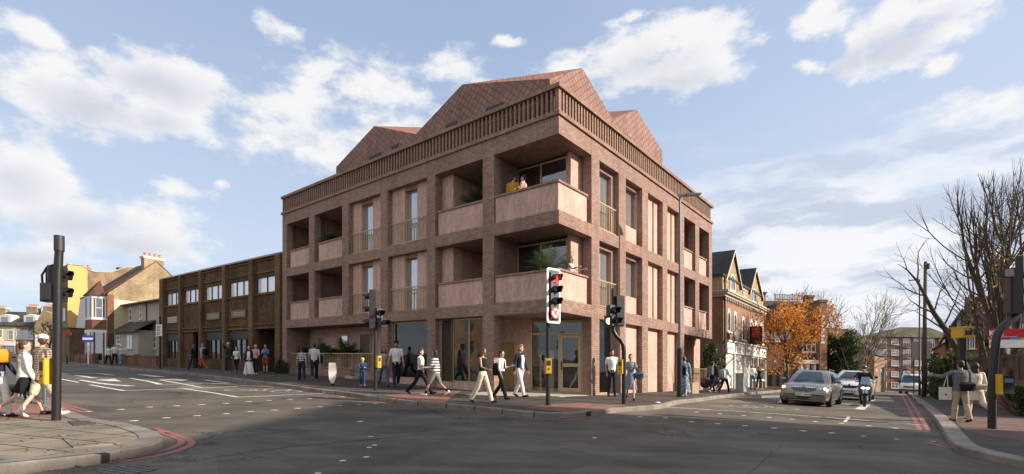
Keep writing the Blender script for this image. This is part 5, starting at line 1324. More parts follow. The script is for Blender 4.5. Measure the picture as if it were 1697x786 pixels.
# central pole with white bordered head
t, p = placed('traffic_signal', 908, 672, 'black signal pole with white bordered head, red lamp and no right turn sign', 'traffic light')
z0, z1 = hz(908, 537, p.y)-p.z, hz(908, 447, p.y)-p.z
MB().tube([(0, 0, -.1), (0.0, 0, z0+.5), (.06, 0, z1-.1)], [.062, .058, .058], 16).build('pole', M_pole, t, smooth=True, auto=40)
hh_ = (z1-z0-.24)/4; H = head(t, z0+.12, 4, (.17, -.22), R(38), board=True, lit=0, w=.30, hh=hh_, red='sign')
mb = MB(); mb.tube([(0, -.025, hh_*.5), (0, -.045, hh_*.5)], .165, 28); sg = mb.build('no_right_turn_sign', M_signr, H)
mb = MB(); mb.tube([(0, -.046, hh_*.5), (0, -.050, hh_*.5)], .125, 28); mb.build('sign_face', M_signw, sg)
mb = MB(); z_ = hh_*.5; mb.box(-.045, -.02, -.056, -.0505, z_-.075, z_+.03); mb.box(-.045, .03, -.056, -.0505, z_+.03, z_+.055); mb.add([(.03, -.056, z_+.005), (.075, -.056, z_+.043), (.03, -.056, z_+.08)], [(0, 1, 2)]); mb.build('arrow_symbol', M_blk, sg)
mb = MB(); mb.extr([(-.10, -.060, z_+.075), (-.078, -.060, z_+.095), (.10, -.060, z_-.075), (.078, -.060, z_-.095)], (0, .003, 0)); mb.build('red_bar', M_signr, sg)
button_box(t, .0, -.09, hz(910, 607, p.y)-p.z, R(10), .17, .42); MB().tube([(0, 0, -.02), (0, 0, .03)], .09, 16).build('base_collar', M_pole, t)
# left signal in front of the building
t, p = placed('traffic_signal', 622, 647, 'black signal pole beside the scooter child, head side on with pedestrian lamps', 'traffic light')
z1 = hz(617, 481, p.y)-p.z; zb = hz(617, 545, p.y)-p.z
MB().tube([(0, 0, -.1), (0, 0, z1)], .065, 14).build('pole', M_pole, t, smooth=True, auto=40)
head(t, zb, 3, (-.20, .0), R(-75), w=.38, hh=(z1-zb)/3); head(t, zb+.05, 1, (.32, -.05), R(60), w=.28, hh=.34); head(t, zb+.40, 1, (.18, -.05), R(40), w=.24, hh=.34)
button_box(t, .13, -.05, hz(628, 600, p.y)-p.z, R(50), .15, .42)
# right hand signal with swan neck
t, p = placed('traffic_signal', 1034, 669.5, 'black swan neck signal pole in front of the sunlit side with lit white walking symbol', 'traffic light')
u = p.y/FOC; zf = lambda py: hz(1034, py, p.y)-p.z
MB().tube([(0, 0, -.1), (0, 0, zf(582)), (-.02, 0, zf(572)), (-.10, 0, zf(564)), (-13*u, 0, zf(557)), (-17.5*u, 0, zf(549)), (-18*u, 0, zf(540)), (-18*u, 0, zf(478))], [.068]*3+[.065]*3+[.06, .05], 14).build('pole', M_pole, t, smooth=True, auto=50)
head(t, zf(541), 3, (-9*u, .14), R(-165), w=.30, hh=(zf(490)-zf(541))/3)
a = head(t, zf(541.5), 1, (-24*u, -.06), R(-20), w=.34, hh=.33, lit=0, ped=True); head(t, zf(541.5)+.02, 1, (-16*u, -.08), R(35), w=.28, hh=.31); head(t, zf(524), 1, (-18*u, -.08), R(30), w=.30, hh=.33)
button_box(t, -.11, -.03, zf(608), R(-30), .15, .42)
# near right signal with swan neck
t, p = placed('traffic_signal', 1644, 711, 'black swan neck signal pole at the right edge in front of the estate agent board', 'traffic light')
u = p.y/FOC; zf = lambda py: hz(1644, py, p.y)-p.z
pts = [(0, 0, -.1), (.0, 0, zf(640)), (6*u, 0, zf(570)), (8*u, 0, zf(558)), (14*u, 0, zf(546)), (24*u, 0, zf(537)), (36*u, 0, zf(528)), (43*u, 0, zf(517)), (46*u, 0, zf(505)), (46*u, 0, zf(425))]
MB().tube(pts, [.085]*4+[.082]*6, 18).build('pole', M_pole, t, smooth=True, auto=50)
head(t, zf(521), 3, (43*u, -.0), R(70), w=.34, hh=(zf(445)-zf(521))/3); 
mb = MB(); mb.tube([(44*u, 0, zf(445)), (34*u, -.05, zf(448)), (26*u, -.05, zf(450))], .03, 8); mb.box(12*u, 27*u, -.14, .04, zf(460), zf(448)); mb.box(27*u, 33*u, -.1, .02, zf(456), zf(446)); mb.build('detector_camera', M_blk, t)
mb = MB(); mb.box(.02, 22*u, -.22, -.06, zf(652), zf(622)); bx_ = mb.build('push_button_box', M_blk, t)
mb = MB(); mb.box(.0, .05, -.225, -.02, zf(653), zf(620)); mb.build('yellow_edge', M_yb, bx_)
mb = MB(); mb.box(.08, 20*u, -.228, -.221, zf(634), zf(627)); mb.build('blue_panel', plain('box_blue', (.12, .22, .38), .4), bx_)
# tall street lamp before the sunlit side
t, p = placed('street_lamp', 1126, 658, 'tall grey street lamp with flat head in front of the sunlit side of the block', 'street lamp')
u = p.y/FOC; zt = hz(1129, 323, p.y)-p.z
MB().tube([(0, 0, -.1), (0, 0, 2.0), (0, 0, 2.05), (.02, 0, zt)], [.10, .10, .055, .04], 16).build('column', M_pgrey, t, smooth=True, auto=30)
MB().tube([(0, 0, -.1), (0, 0, 1.95)], .105, 16).build('column_base', M_pole, t, smooth=True, auto=30)
mb = MB(); mb.box(-.06, .28, -.05, .05, zt-.06, zt+.02); mb.extr([(.26, -.11, zt-.05), (.85, -.11, zt+.0), (.85, -.11, zt+.05), (.26, -.11, zt+.05)], (0, .22, 0)); mb.build('lamp_head', M_pgrey, t)
# lamp and telegraph poles up the right road
t, p = placed('street_lamp', 1524, 655, 'thin dark street lamp column left of the wooden pole up the right road', 'street lamp')
zt = hz(1524, 464, p.y)-p.z
MB().tube([(0, 0, -.1), (0, 0, 1.6), (0, 0, 1.65), (-.02, 0, zt)], [.10, .10, .07, .05], 10).build('column', M_pole, t, smooth=True, auto=30)
MB().extr([(-.9, -.09, zt-.10), (0, -.09, zt-.02), (0, -.09, zt+.06), (-.9, -.09, zt-.0)], (0, .18, 0)).build('lamp_head', M_dkg, t)
t, p = placed('telegraph_pole', 1531, 658, 'tall brown wooden telegraph pole on the right pavement', 'telegraph pole')
zt = hz(1535, 434, p.y)-p.z
MB().tube([(0, 0, -.1), (.06, 0, zt*.5), (.12, 0, zt)], [.15, .125, .10], 12).build('pole', plain('weathered_wood', (.075, .058, .045), .85, var=.3), t, smooth=True)
mb = MB(); mb.tube([(.22, -.1, zt-.55), (.22, -.1, zt-.15)], .11, 10); mb.box(.0, .3, -.02, .03, zt-.4, zt-.34); mb.tube([(-.1, 0, zt-.25), (.35, 0, zt-.25)], .02, 6); mb.build('junction_box', M_blk, t)
# sign backs on two posts
t, p = placed('road_sign', 1527, 654, 'large grey road sign on two posts seen from the back up the right road', 'sign')
u = p.y/FOC; zf = lambda py: hz(1527, py, p.y)-p.z
mb = MB(); mb.box(-13*u, 19*u, .24, .28, zf(595), zf(566)); mb.build('sign_panel', M_dkg, t)
for x in (-8, 14): MB().tube([(x*u, .32, -.1), (x*u, .32, zf(566))], .05, 8).build('post', M_pole, t)
# yellow camera housing on a fat pole
t, p = placed('speed_camera', 1596, 672, 'yellow enforcement camera box on a thick black pole behind the walking couple', 'camera')
u = p.y/FOC; zf = lambda py: hz(1596, py, p.y)-p.z
MB().tube([(0, 0, -.1), (0, 0, zf(561))], .13, 16).build('pole', M_pole, t, smooth=True, auto=40)
mb = MB(); mb.box(-9*u, 8*u, -.3, .35, zf(560), zf(545)); mb.box(-10*u, 9*u, -.33, .38, zf(545), zf(542)); b_ = mb.build('camera_housing', M_yb, t)
mb = MB(); mb.box(-6*u, 5*u, -.31, -.301, zf(556), zf(548)); mb.build('lens_window', M_blk, b_)
MB().tube([(-8*u, 0, zf(561)), (-8*u, 0, zf(700)*0+.0)], .04, 8).build('side_post', plain('weathered_wood', (.075, .058, .045)), t)
# estate agent board
t, p = placed('estate_agent_board', 1671, 677, 'red and white estate agent board on a white post at the right edge', 'sign', rz=R(-12))
u = p.y/FOC*1.02; zf = lambda py: hz(1671, py, p.y)-p.z
MB().box(-.045, .045, -.03, .03, -.1, zf(577)).build('post', M_signw, t)
x0, x1 = -27*u, 45*u
b_ = MB().box(x0, x1, -.05, -.02, zf(560), zf(545)).build('red_panel', plain('board_red', (.48, .012, .03), .45, var=.05), t)
MB().box(x0, x1, -.05, -.02, zf(576.5), zf(563.5)).build('white_panel', M_signw, t)
cs = ((.7, .25, .02), (.25, .05, .3), (.02, .3, .45), (.35, .5, .08), (.6, .05, .3))
for i, c in enumerate(cs): MB().box(x0+(x1-x0)*i/5, x0+(x1-x0)*(i+1)/5, -.05, -.02, zf(563.5), zf(560)).build('colour_stripe', plain('stripe'+str(i), c, .5, var=.03), t)
rot = (pi/2, 0, 0)
textmesh('lettering', 'KFH', .30, M_signw, b_, (x0-.02, -.052, zf(556)), rot, bold=.008)
textmesh('lettering', 'Kinleigh Folkard & Hayward', .085, M_signw, b_, (x0+.04, -.052, zf(559.2)), rot)
textmesh('lettering', 'LET BY', .14, plain('board_red', (.48, .012, .03)), b_, (x0-.04, -.052, zf(571)), rot, bold=.004)
# left side small signs
t, p = placed('parking_sign', 265, 611, 'small white parking sign on a black post before the brown brick building', 'sign')
zt = hz(265, 525, p.y)-p.z; u = p.y/FOC
MB().tube([(0, 0, -.1), (0, 0, zt)], .06, 8).build('post', M_pole, t)
b_ = MB().box(-5*u, 5*u, -.09, -.065, hz(265, 557, p.y)-p.z, hz(265, 538, p.y)-p.z).build('sign_plate', M_signw, t)
mb = MB()
for k, py in enumerate((541, 543.5, 546, 548.5, 552, 554.5)): z_ = hz(265, py, p.y)-p.z; mb.box(-3.4*u, (3.2-(k % 3))*u, -.095, -.091, z_-.025, z_+.02)
mb.build('printed_lines', M_dkg, b_)
t, p = placed('estate_agent_board', 146, 603, 'blue and white board on a white post beside the dark garage', 'sign')
u = p.y/FOC
MB().box(-.06, .06, 0, .05, -.1, hz(146, 558, p.y)-p.z).build('post', M_signw, t)
b_ = MB().box(-9*u, 9*u, -.05, 0, hz(146, 567, p.y)-p.z, hz(146, 556, p.y)-p.z).build('board', plain('board_blue', (.02, .06, .35), .45), t)
MB().box(-8.4*u, 8.4*u, -.06, -.051, hz(146, 563.4, p.y)-p.z, hz(146, 559.8, p.y)-p.z).build('white_stripe', M_signw, b_)
t, p = placed('shop_sign', 111, 602, 'dark red oval shop sign projecting from the corner beyond the garage', 'sign')
mb = MB(); mb.tube([(0, 0, -.1), (0, 0, hz(111, 548, p.y)-p.z)], .06, 8); mb.build('post', M_pole, t)
u = p.y/FOC; mb = MB(); mb.box(-7*u, 8*u, -.1, -.02, hz(111, 556, p.y)-p.z, hz(111, 551, p.y)-p.z); mb.box(-4*u, 5*u, -.1, -.02, hz(111, 551, p.y)-p.z, hz(111, 548.5, p.y)-p.z); mb.build('sign_panel', plain('maroon', (.18, .02, .025), .5), t)
# red no entry style sign behind the car
t, p = placed('road_sign', 1358, 640, 'small red sign with white bar above the roof of the silver car', 'sign')
u = p.y/FOC; zf = lambda py: hz(1358, py, p.y)-p.z
MB().tube([(0, 0, -.1), (0, 0, zf(600))], .05, 8).build('post', M_pole, t)
b_ = MB().box(-4.5*u, 4.5*u, -.08, -.05, zf(609), zf(600.5)).build('sign_plate', M_signr, t); MB().box(-3.5*u, 3.5*u, -.09, -.081, zf(605.6), zf(603.6)).build('white_bar', M_signw, b_)
# grey utility cabinet and thin post near the shops
t, p = placed('utility_cabinet', 1229, 649, 'pale grey utility cabinet at the kerb before the shop fronts', 'cabinet', rz=R(50))
u = p.y/FOC; zt = hz(1229, 620, p.y)-p.z
MB().box(-.45, .45, -.22, .22, 0, zt).build('cabinet_body', plain('cabinet_grey', (.38, .39, .38), .6), t); MB().box(-.48, .48, -.25, .25, zt, zt+.05).build('cabinet_lid', plain('cabinet_grey', (.38, .39, .38)), t)
MB().box(-.012, .012, -.226, -.221, .1, zt-.1).build('door_gap', M_blk, t)
t, p = placed('white_post', 1266, 640, 'slim white post with dark base at the end of the shop terrace', 'post')
MB().tube([(0, 0, .9), (0, 0, hz(1266, 585, p.y)-p.z)], .07, 8).build('post', M_signw, t); MB().tube([(0, 0, -.1), (0, 0, .9)], .11, 8).build('post_base', M_pole, t)
t, p = placed('white_post', 1290, 636, 'slim black and white banded post beneath the orange tree', 'post')
MB().tube([(0, 0, 1.2), (0, 0, hz(1290, 600, p.y)-p.z)], .06, 8).build('post', M_signw, t); MB().tube([(0, 0, -.1), (0, 0, 1.2)], .08, 8).build('post_base', M_pole, t)
# white surfboard shaped board standing on its tip
t, p = placed('surfboard', 551, 640, 'white surfboard with orange edge standing upright on the pavement', 'surfboard', rz=R(10))
u = p.y/FOC; hb1 = hz(551, 601, p.y)-p.z
def surf(k, y0, y1):
    out = []
    for (xx, zz) in ((-5.6, 1), (5.6, 1), (6.6, .6), (5.8, .3), (3.6, .12), (1.2, .03), (-1.2, .03), (-3.6, .12), (-5.8, .3), (-6.6, .6)): out.append((xx*u*k, y0, .06+(hb1-.06)*(.5+(zz-.5)*k)))
    mb = MB(); mb.extr(out, (0, y1-y0, 0)); return mb
b_ = surf(1, -.03, .03).build('board', plain('surf_orange', (.75, .32, .05), .4), t); surf(.93, -.036, .036).build('board_face', plain('surf_white', (.78, .76, .70), .35, var=.08, scale=2), b_)
MB().tube([(0, 0, -.02), (0, 0, .1)], .05, 8).build('stand', M_blk, t)
# pedestrian guard rail on the left corner
t, p = placed('guard_rail', 72, 671, 'grey steel pedestrian guard rail behind the couple on the left corner', 'railing')
A = [gp(74, 671, KERB), gp(36, 659, KERB), gp(0, 648, KERB), gp(-60, 636, KERB)]
hr_ = 1.05
for i in range(len(A)-1):
    a, b = A[i]-p, A[i+1]-p; d_ = b-a; n = max(4, int(d_.length/.11)); mb = MB()
    for z in (.12, hr_-.12, hr_): mb.tube([a+Vector((0, 0, z)), b+Vector((0, 0, z))], .02, 6)
    for k in range(1, n): q = a+d_*k/n; mb.tube([q+Vector((0, 0, .12)), q+Vector((0, 0, hr_-.12))], .009, 5)
    mb.build('rail_panel', M_pgrey, t)
    MB().tube([a+Vector((0, 0, -.05)), a+Vector((0, 0, hr_+.02))], .035, 8).build('post', M_pgrey, t)
# bollard lights, downpipe camera on brown building: small litter
for i, (px, py, s_) in enumerate(((353, 662, .10), (1094, 672, .12))):
    pass
q = gp(1090, 669, KERB+.006); mb = MB(); mb.ell((0, 0, .03), (.09, .05, .03), 7, 5); o = mb.build('crumpled_paper', M_signw, None); o.location = q; tag(o, 'crumpled white paper litter on the pavement near the black street lamp', 'litter')
# ---------------------------------------------------------------- trees and planting
M_bark = plain('bark', (.075, .058, .042), .9, var=.35, scale=6, bump=.02)
M_barkp = plain('pale_bark', (.19, .155, .11), .9, var=.3, scale=6)
def leafmat(name, cs, rough=.6):
    m, n, p, o = newmat(name)
    g = nd(n, 'ShaderNodeNewGeometry'); r = g.outputs['Random Per Island']
    cr = nd(n, 'ShaderNodeValToRGB'); n.links.new(r, cr.inputs[0]); e = cr.color_ramp.elements
    for i, c in enumerate(cs):
        el = e[i] if i < 2 else e.new(1)
        el.position = i/(len(cs)-1); el.color = (*c, 1)
    n.links.new(cr.outputs[0], p.inputs['Base Color']); p.inputs['Roughness'].default_value = rough
    tr = nd(n, 'ShaderNodeBsdfTranslucent'); n.links.new(cr.outputs[0], tr.inputs['Color']); mx = nd(n, 'ShaderNodeMixShader'); mx.inputs[0].default_value = .35
    n.links.new(p.outputs[0], mx.inputs[1]); n.links.new(tr.outputs[0], mx.inputs[2]); n.links.new(mx.outputs[0], o.inputs[0])
    return m
M_lorange = leafmat('autumn_leaf', [(.56, .16, .02), (.75, .30, .03), (.70, .40, .05), (.42, .10, .02), (.58, .26, .04), (.30, .13, .03)])
M_lyel = leafmat('yellow_leaf', [(.6, .36, .04), (.7, .5, .08), (.45, .22, .03)])
M_lgreen = leafmat('green_leaf', [(.05, .09, .025), (.09, .14, .035), (.035, .06, .02), (.13, .17, .05)])
M_ldark = leafmat('dark_leaf', [(.025, .045, .018), (.045, .075, .022), (.09, .12, .03), (.02, .035, .015)])
M_lbrown = leafmat('fallen_leaf', [(.28, .12, .04), (.40, .20, .07), (.18, .075, .03), (.45, .28, .10)])
class Tree:
    def __init__(s, rng, n=6): s.r = rng; s.mb = MB(); s.tips = []; s.seg = 0; s.n = n
    def grow(s, p, d, ln, rad, lv, bend=.18, up=.12, split=(2, 3), spread=.55, shrink=.72, minr=.006, pts=5, side=.5):
        r = s.r; P = [p]; Rr = [rad]; q = Vector(p); dd = Vector(d).normalized(); steps = pts
        end = rad*(.62 if lv > 0 else .25)
        for i in range(steps):
            dd = (dd+Vector((r.gauss(0, bend), r.gauss(0, bend), r.gauss(0, bend)+up))*.5).normalized()
            q = q+dd*ln/steps; P.append(q.copy()); Rr.append(max(minr, rad+(end-rad)*(i+1)/steps))
            if lv > 0 and i >= 1 and r.random() < side:
                ax = dd.orthogonal().normalized(); ax = Quaternion(dd, r.uniform(0, 6.28)) @ ax
                nd_ = (dd*cos(.9)+ax*sin(.9)).normalized(); s.grow(q.copy(), nd_, ln*r.uniform(.45, .75), Rr[-1]*.5, lv-1 if lv < 3 else lv-2, bend, up, split, spread, shrink, minr, max(3, pts-1), side)
            if lv <= 1: s.tips.append((q.copy(), dd.copy()))
        s.mb.tube(P, Rr, s.n if rad > .03 else 4 if rad > .012 else 3, cap=False)
        if lv > 0:
            k = r.randint(*split)
            for j in range(k):
                ax = Quaternion(dd, 6.28*j/k+r.uniform(-.5, .5)) @ dd.orthogonal().normalized(); a = spread*r.uniform(.5, 1.2)
                s.grow(q.copy(), (dd*cos(a)+ax*sin(a)).normalized(), ln*shrink*r.uniform(.8, 1.15), end*r.uniform(.75, 1.0), lv-1, bend, up, split, spread, shrink, minr, pts, side)
def leaves(pts, rng, size, per, scatter, sq=1.0):
    mb = MB()
    for p, d in pts:
        for _ in range(per):
            c = p+Vector((rng.gauss(0, scatter), rng.gauss(0, scatter), rng.gauss(0, scatter*sq)))
            a = Vector((rng.gauss(0, 1), rng.gauss(0, 1), rng.gauss(0, 1))).normalized(); b = a.orthogonal().normalized(); b = Quaternion(a, rng.uniform(0, 6)) @ b; c2 = a.cross(b); s_ = size*rng.uniform(.6, 1.3)
            mb.quad(c-b*s_, c+c2*s_*.6, c+b*s_, c-c2*s_*.6)
    return mb
def thing_at(name, x, y, z, lab, cat, group=None): o = empty(name, (x, y, z)); tag(o, lab, cat, group); return o
# orange maple in front of the brick house
rng = random.Random(5)
Y = 36.5; X = at(1305, Y)[0]; zb = G(X, Y)+KERB; ht = hz(1305, 478, Y)-zb
t = thing_at('maple_tree', X, Y, zb, 'bright orange autumn maple beside the shops with thin bare top', 'tree')
T = Tree(rng); T.grow((0, 0, -.1), (0.02, 0, 1), 2.2, .14, 0, bend=.03, up=.1)
base = Vector((0, 0, 1.95))
for i, (dx, dz, ln, r) in enumerate(((-.75, .8, 2.0, .07), (.8, .95, 2.2, .075), (.06, 1.2, 2.8, .10), (-.35, 1.1, 2.2, .07), (.45, 1.2, 2.4, .075), (.2, .9, 1.8, .05), (-1.0, .45, 1.7, .05), (.95, .55, 1.6, .05))):
    T.grow(base, (dx, rng.uniform(-.7, .7), dz), ln, r, 3, bend=.2, up=.15, split=(2, 3), spread=.5, shrink=.66, side=.45, pts=4)
T.mb.build('trunk', M_bark, t, smooth=True)
tp = [q for q in T.tips if q[0].z < ht*.92]; rng.shuffle(tp)
def lobe(q):
    x, z = q.x*FOC/Y+1305, 608+SL*456-(q.z+zb-ZC+SL*X)*FOC/Y
    for (cx_, cz, rx_, rz_) in ((1322, 540, 25, 48), (1285, 590, 32, 32), (1318, 588, 28, 32), (1279, 533, 17, 20), (1310, 570, 30, 34), (1346, 550, 15, 20), (1318, 500, 20, 14)):
        if ((x-cx_)/rx_)**2+((z-cz)/rz_)**2 < 1: return True
    return False
tp = [q for q in tp if lobe(q[0])]
extra = []
while len(extra) < 420:
    q = Vector((rng.uniform(-2.6, 2.9), rng.gauss(0, .9), rng.uniform(1.2, ht)))
    if lobe(q): extra.append((q, None))
leaves(tp[:800]+extra[:260], rng, .08, 7, .15).build('crown', M_lorange, t)
# big bare tree on the right with a few yellow leaves
rng = random.Random(11)
Y = 24.0; X = at(1664, Y)[0]; zb = G(X, Y); ht = hz(1640, 282, Y)-zb
t = thing_at('bare_tree', X, Y, zb, 'tall many stemmed bare tree with a few yellow leaves behind the garden wall at right', 'tree')
T = Tree(rng, 8)
for (dx, dy, ln, r, lv) in ((-.10, .0, 4.75, .19, 4), (.05, .1, 5.1, .18, 4), (.22, .15, 4.5, .13, 4), (-.30, -.1, 4.0, .14, 4), (-.16, .3, 4.2, .10, 4), (.42, .1, 4.0, .11, 4), (-.02, -.2, 4.4, .10, 4)):
    T.grow((dx*.3, dy*.3, -.1), (dx*.45, dy*.5, 1), ln, r, lv, bend=.09, up=.20, split=(2, 3), spread=.34, shrink=.62, minr=.0055, pts=6, side=.52)
T.mb.build('trunk', M_bark, t, smooth=True)
tp = [q for q in T.tips if q[0].z < ht*.65]; rng.shuffle(tp); leaves(tp[:260], rng, .06, 1, .1).build('leaves', M_lyel, t)
# leaning tree
rng = random.Random(21)
Y = 27.0; p0_ = Vector((*at(1600, Y), 0)); p0_.z = G(p0_.x, p0_.y)
t = thing_at('leaning_tree', p0_.x, p0_.y, p0_.z, 'bare tree with a long trunk leaning left over the right pavement', 'tree')
T = Tree(rng, 8); zf = lambda px, py: Vector((at(px, Y)[0]-p0_.x, 0, hz(px, py, Y)-p0_.z))
tr = [zf(1612, 640), zf(1589, 585), zf(1566, 545), zf(1547, 518), zf(1533, 490), zf(1520, 466), zf(1503, 447), zf(1488, 438)]
T.mb.tube(tr, [.20, .17, .135, .11, .085, .06, .035, .012], 8)
for i, (px, py, dx, dz, ln, r, lv) in enumerate(((1520, 466, -.1, .9, 1.1, .04, 3), (1503, 447, -.3, .6, .8, .025, 2), (1547, 518, .5, .8, 1.3, .045, 3), (1545, 518, -.9, .25, 1.3, .05, 3), (1562, 545, -.6, .5, 1.2, .05, 3), (1585, 585, .3, 1, 1.6, .06, 3), (1562, 545, .4, .8, 1.3, .05, 2), (1532, 490, -.9, .1, 1.2, .05, 3))):
    T.grow(zf(px, py), (dx, rng.uniform(-.3, .3), dz), ln, r, lv, bend=.15, up=.03, split=(1, 2), spread=.5, shrink=.72, minr=.005, pts=5, side=.4)
T.mb.build('trunk', M_bark, t, smooth=True)
# pale bare tree and dark evergreen behind the cars
rng = random.Random(31)
Y = 58.0; X, _ = at(1412, Y); zb = G(X, Y)
t = thing_at('bare_tree', X, Y, zb, 'wide pale bare tree spreading behind the white car and motorcycle', 'tree')
T = Tree(rng, 5)
for (dx, ln) in ((-.8, 3.6), (-.5, 4), (-.25, 4.2), (0, 4.3), (.25, 4.2), (.5, 4.0), (.85, 3.6), (1.1, 3.0), (-1.1, 3.0)):
    T.grow((dx*.4, rng.uniform(-.5, .5), .8), (dx*.75, rng.uniform(-.4, .4), 1), ln, .12, 4, bend=.18, up=.12, split=(2, 3), spread=.42, shrink=.64, minr=.013, pts=4, side=.45)
T.mb.tube([(0, 0, -.2), (0, 0, 1.2)], [.5, .4], 8); T.mb.build('trunk', M_barkp, t, smooth=True)
def bush(name, px, Yd, pyt, pyb, hw, lab, mat, rng, n=900, size=.09, cat='shrub', lobes=9, trunk=True, lift=0, yr=None):
    X, Y = at(px, Yd); zb = G(X, Y)+lift; h = hz(px, pyt, Yd)-zb; w = hw/FOC*Yd
    t = thing_at(name, X, Y, zb, lab, cat); L = []
    for i in range(lobes): L.append((Vector((rng.uniform(-.62, .62)*w, rng.uniform(-.5, .5)*w, h*rng.uniform(.14, .82))), w*rng.uniform(.30, .55), h*rng.uniform(.16, .26)))
    P_ = []
    while len(P_) < n:
        c, rx_, rz_ = rng.choice(L); v = Vector((rng.gauss(0, 1), rng.gauss(0, 1), rng.gauss(0, 1))).normalized()*rng.uniform(.55, 1.05)
        q = c+Vector((v.x*rx_, v.y*rx_, v.z*rz_))
        if q.z > .02: P_.append((q, None))
    leaves(P_, rng, size, 7, size*1.1).build('foliage', mat, t)
    if trunk:
        T = Tree(rng, 5)
        for k in range(5): T.grow((rng.uniform(-.2, .2)*w, 0, -.1), (rng.uniform(-.5, .5), rng.uniform(-.5, .5), 1), h*.4, .04+.02*w, 2, spread=.5)
        T.mb.build('stem', M_bark, t)
    return t
bush('evergreen_tree', 1396, 50, 545, 645, 30, 'dark ivy covered evergreen behind the silver car', M_ldark, random.Random(41), 2600, .13, 'tree', 14)
bush('evergreen_shrub', 1175, 31.5, 552, 650, 22, 'tall sunlit evergreen bush between the block and the Victorian shops', M_lgreen, random.Random(42), 2200, .07, 'shrub', 14)
bush('hedge', 1585, 31, 580, 640, 36, 'green conifer hedge behind the yellow camera', M_lgreen, random.Random(43), 1800, .07, 'hedge', 12)
bush('hedge', 1553, 40, 588, 650, 18, 'small dark hedge at the end of the right garden wall', M_ldark, random.Random(44), 800, .09, 'hedge', 8)
bush('leafy_shrub', 467, 29.0, 590, 622, 9, 'low scrubby bush growing between the brown building and the new block', M_ldark, random.Random(45), 500, .05, 'shrub', 6, lift=KERB)
bush('leafy_shrub', 1690, 16.8, 640, 680, 20, 'low ivy clump at the foot of the right hand garden wall', M_ldark, random.Random(46), 500, .045, 'shrub', 6, lift=KERB)
# small bare street tree at far left, another bare crown beside the gable
rng = random.Random(51); Y = 74; X, _ = at(80, Y)
t = thing_at('bare_tree', X, Y, G(X, Y), 'small bare street tree before the far left gable end', 'tree')
T = Tree(rng, 5); T.grow((0, 0, -.1), (0, 0, 1), 2.3, .16, 4, bend=.12, up=.1, split=(3, 4), spread=.7, shrink=.68, minr=.02, pts=4, side=.4); T.mb.build('trunk', M_bark, t)
# palms and pot plants on the new building
def fronds(mb, c, n, ln, rng, w=.022, droop=.75, segs=8, fan=True):
    for i in range(n):
        a = 6.283*i/n+rng.uniform(-.3, .3); el = rng.uniform(.55, 1.45); L_ = ln*rng.uniform(.75, 1.1)
        h_ = Vector((cos(a), sin(a), 0)); q = Vector(c); d = (h_*cos(el)+Vector((0, 0, 1))*sin(el)).normalized(); prev = q.copy()
        for k in range(segs):
            d = (d+Vector((0, 0, -droop/segs*(.4+k*.25)))).normalized(); nx = prev+d*L_/segs; s_ = d.cross(Vector((0, 0, 1))).normalized()
            mb.quad(prev-s_*.006, prev+s_*.006, nx+s_*.005, nx-s_*.005)
            ll = L_*.38*sin(pi*(k+1.2)/(segs+1.6))
            for sg in (-1, 1):
                for off in (0, .5):
                    b0 = prev.lerp(nx, off); tip = b0+(s_*sg*.8+d*.6+Vector((0, 0, -.25))).normalized()*ll
                    mb.quad(b0, b0+d*w, tip)
            prev = nx
def potplant(name, lab, wx, wy, wz, n, ln, seed, kind='palm', potr=.2, poth=.35, mat=None, cat='potted plant', wf=.022):
    rng = random.Random(seed); t = thing_at(name, wx, wy, wz, lab, cat)
    mb = MB(); mb.tube([(0, 0, 0), (0, 0, poth), (0, 0, poth+.001)], [potr*.8, potr, potr*.85], 14); mb.build('pot', plain('plant_pot', (.10, .09, .085), .7), t)
    mb = MB(); fronds(mb, (0, 0, poth+.02), n, ln, rng, w=wf); fronds(mb, (0, 0, poth+.15), n//2, ln*.8, rng, w=wf, droop=.4); mb.build('fronds', mat or M_lgreen, t)
    return t
def hbpt(x, y, h): w = HB.world(x, y); return w[0], w[1], ZC+h-SL*w[0]
lt1, lt2 = H1t, H2t
x_, y_, z_ = hbpt(.6, TL(908, .6), lt1); potplant('potted_palm', 'big green palm on the lower corner terrace beside the woman', x_, y_, z_, 20, 1.2, 61, potr=.25, poth=1.0, mat=leafmat('palm_leaf', [(.055, .085, .04), (.10, .135, .065), (.035, .055, .025)]))
x_, y_, z_ = hbpt(.6, TL(788, .6), lt2); potplant('potted_plant', 'spiky dark plant in the upper loggia left of the couple', x_, y_, z_, 18, .8, 62, potr=.2, poth=1.05, mat=M_ldark, wf=.045)
x_, y_, z_ = hbpt(.6, TL(548, .6), lt2); potplant('potted_plant', 'leafy plant on the upper far balcony before its window', x_, y_, z_, 24, .75, 63, potr=.3, poth=.95, mat=M_ldark, wf=.05)
for i, (px, h_, n, ln, lab) in enumerate(((505, .35, 22, .9, 'rounded bushy plant behind the railing, nearest the brown building'), (537, .4, 20, 1.1, 'tall spiky plant behind the railing, middle of three'), (572, .5, 24, 1.15, 'wide palm behind the railing, closest to the bronze door'))):
    x_, y_, z_ = hbpt(.95, TL(px, .95), gL(14)-.05); potplant('potted_palm', lab, x_, y_, z_, n, ln, 64+i, potr=.22, poth=h_+.45, mat=M_ldark, wf=.06)
x_, y_, z_ = hbpt(TR(1141, .9), .9, HB.base(13, 0)+KERB); potplant('potted_plant', 'leafy green plant by the far doorway behind the woman in blue', x_, y_, z_, 16, .6, 70, potr=.18, poth=.7, mat=M_lgreen)
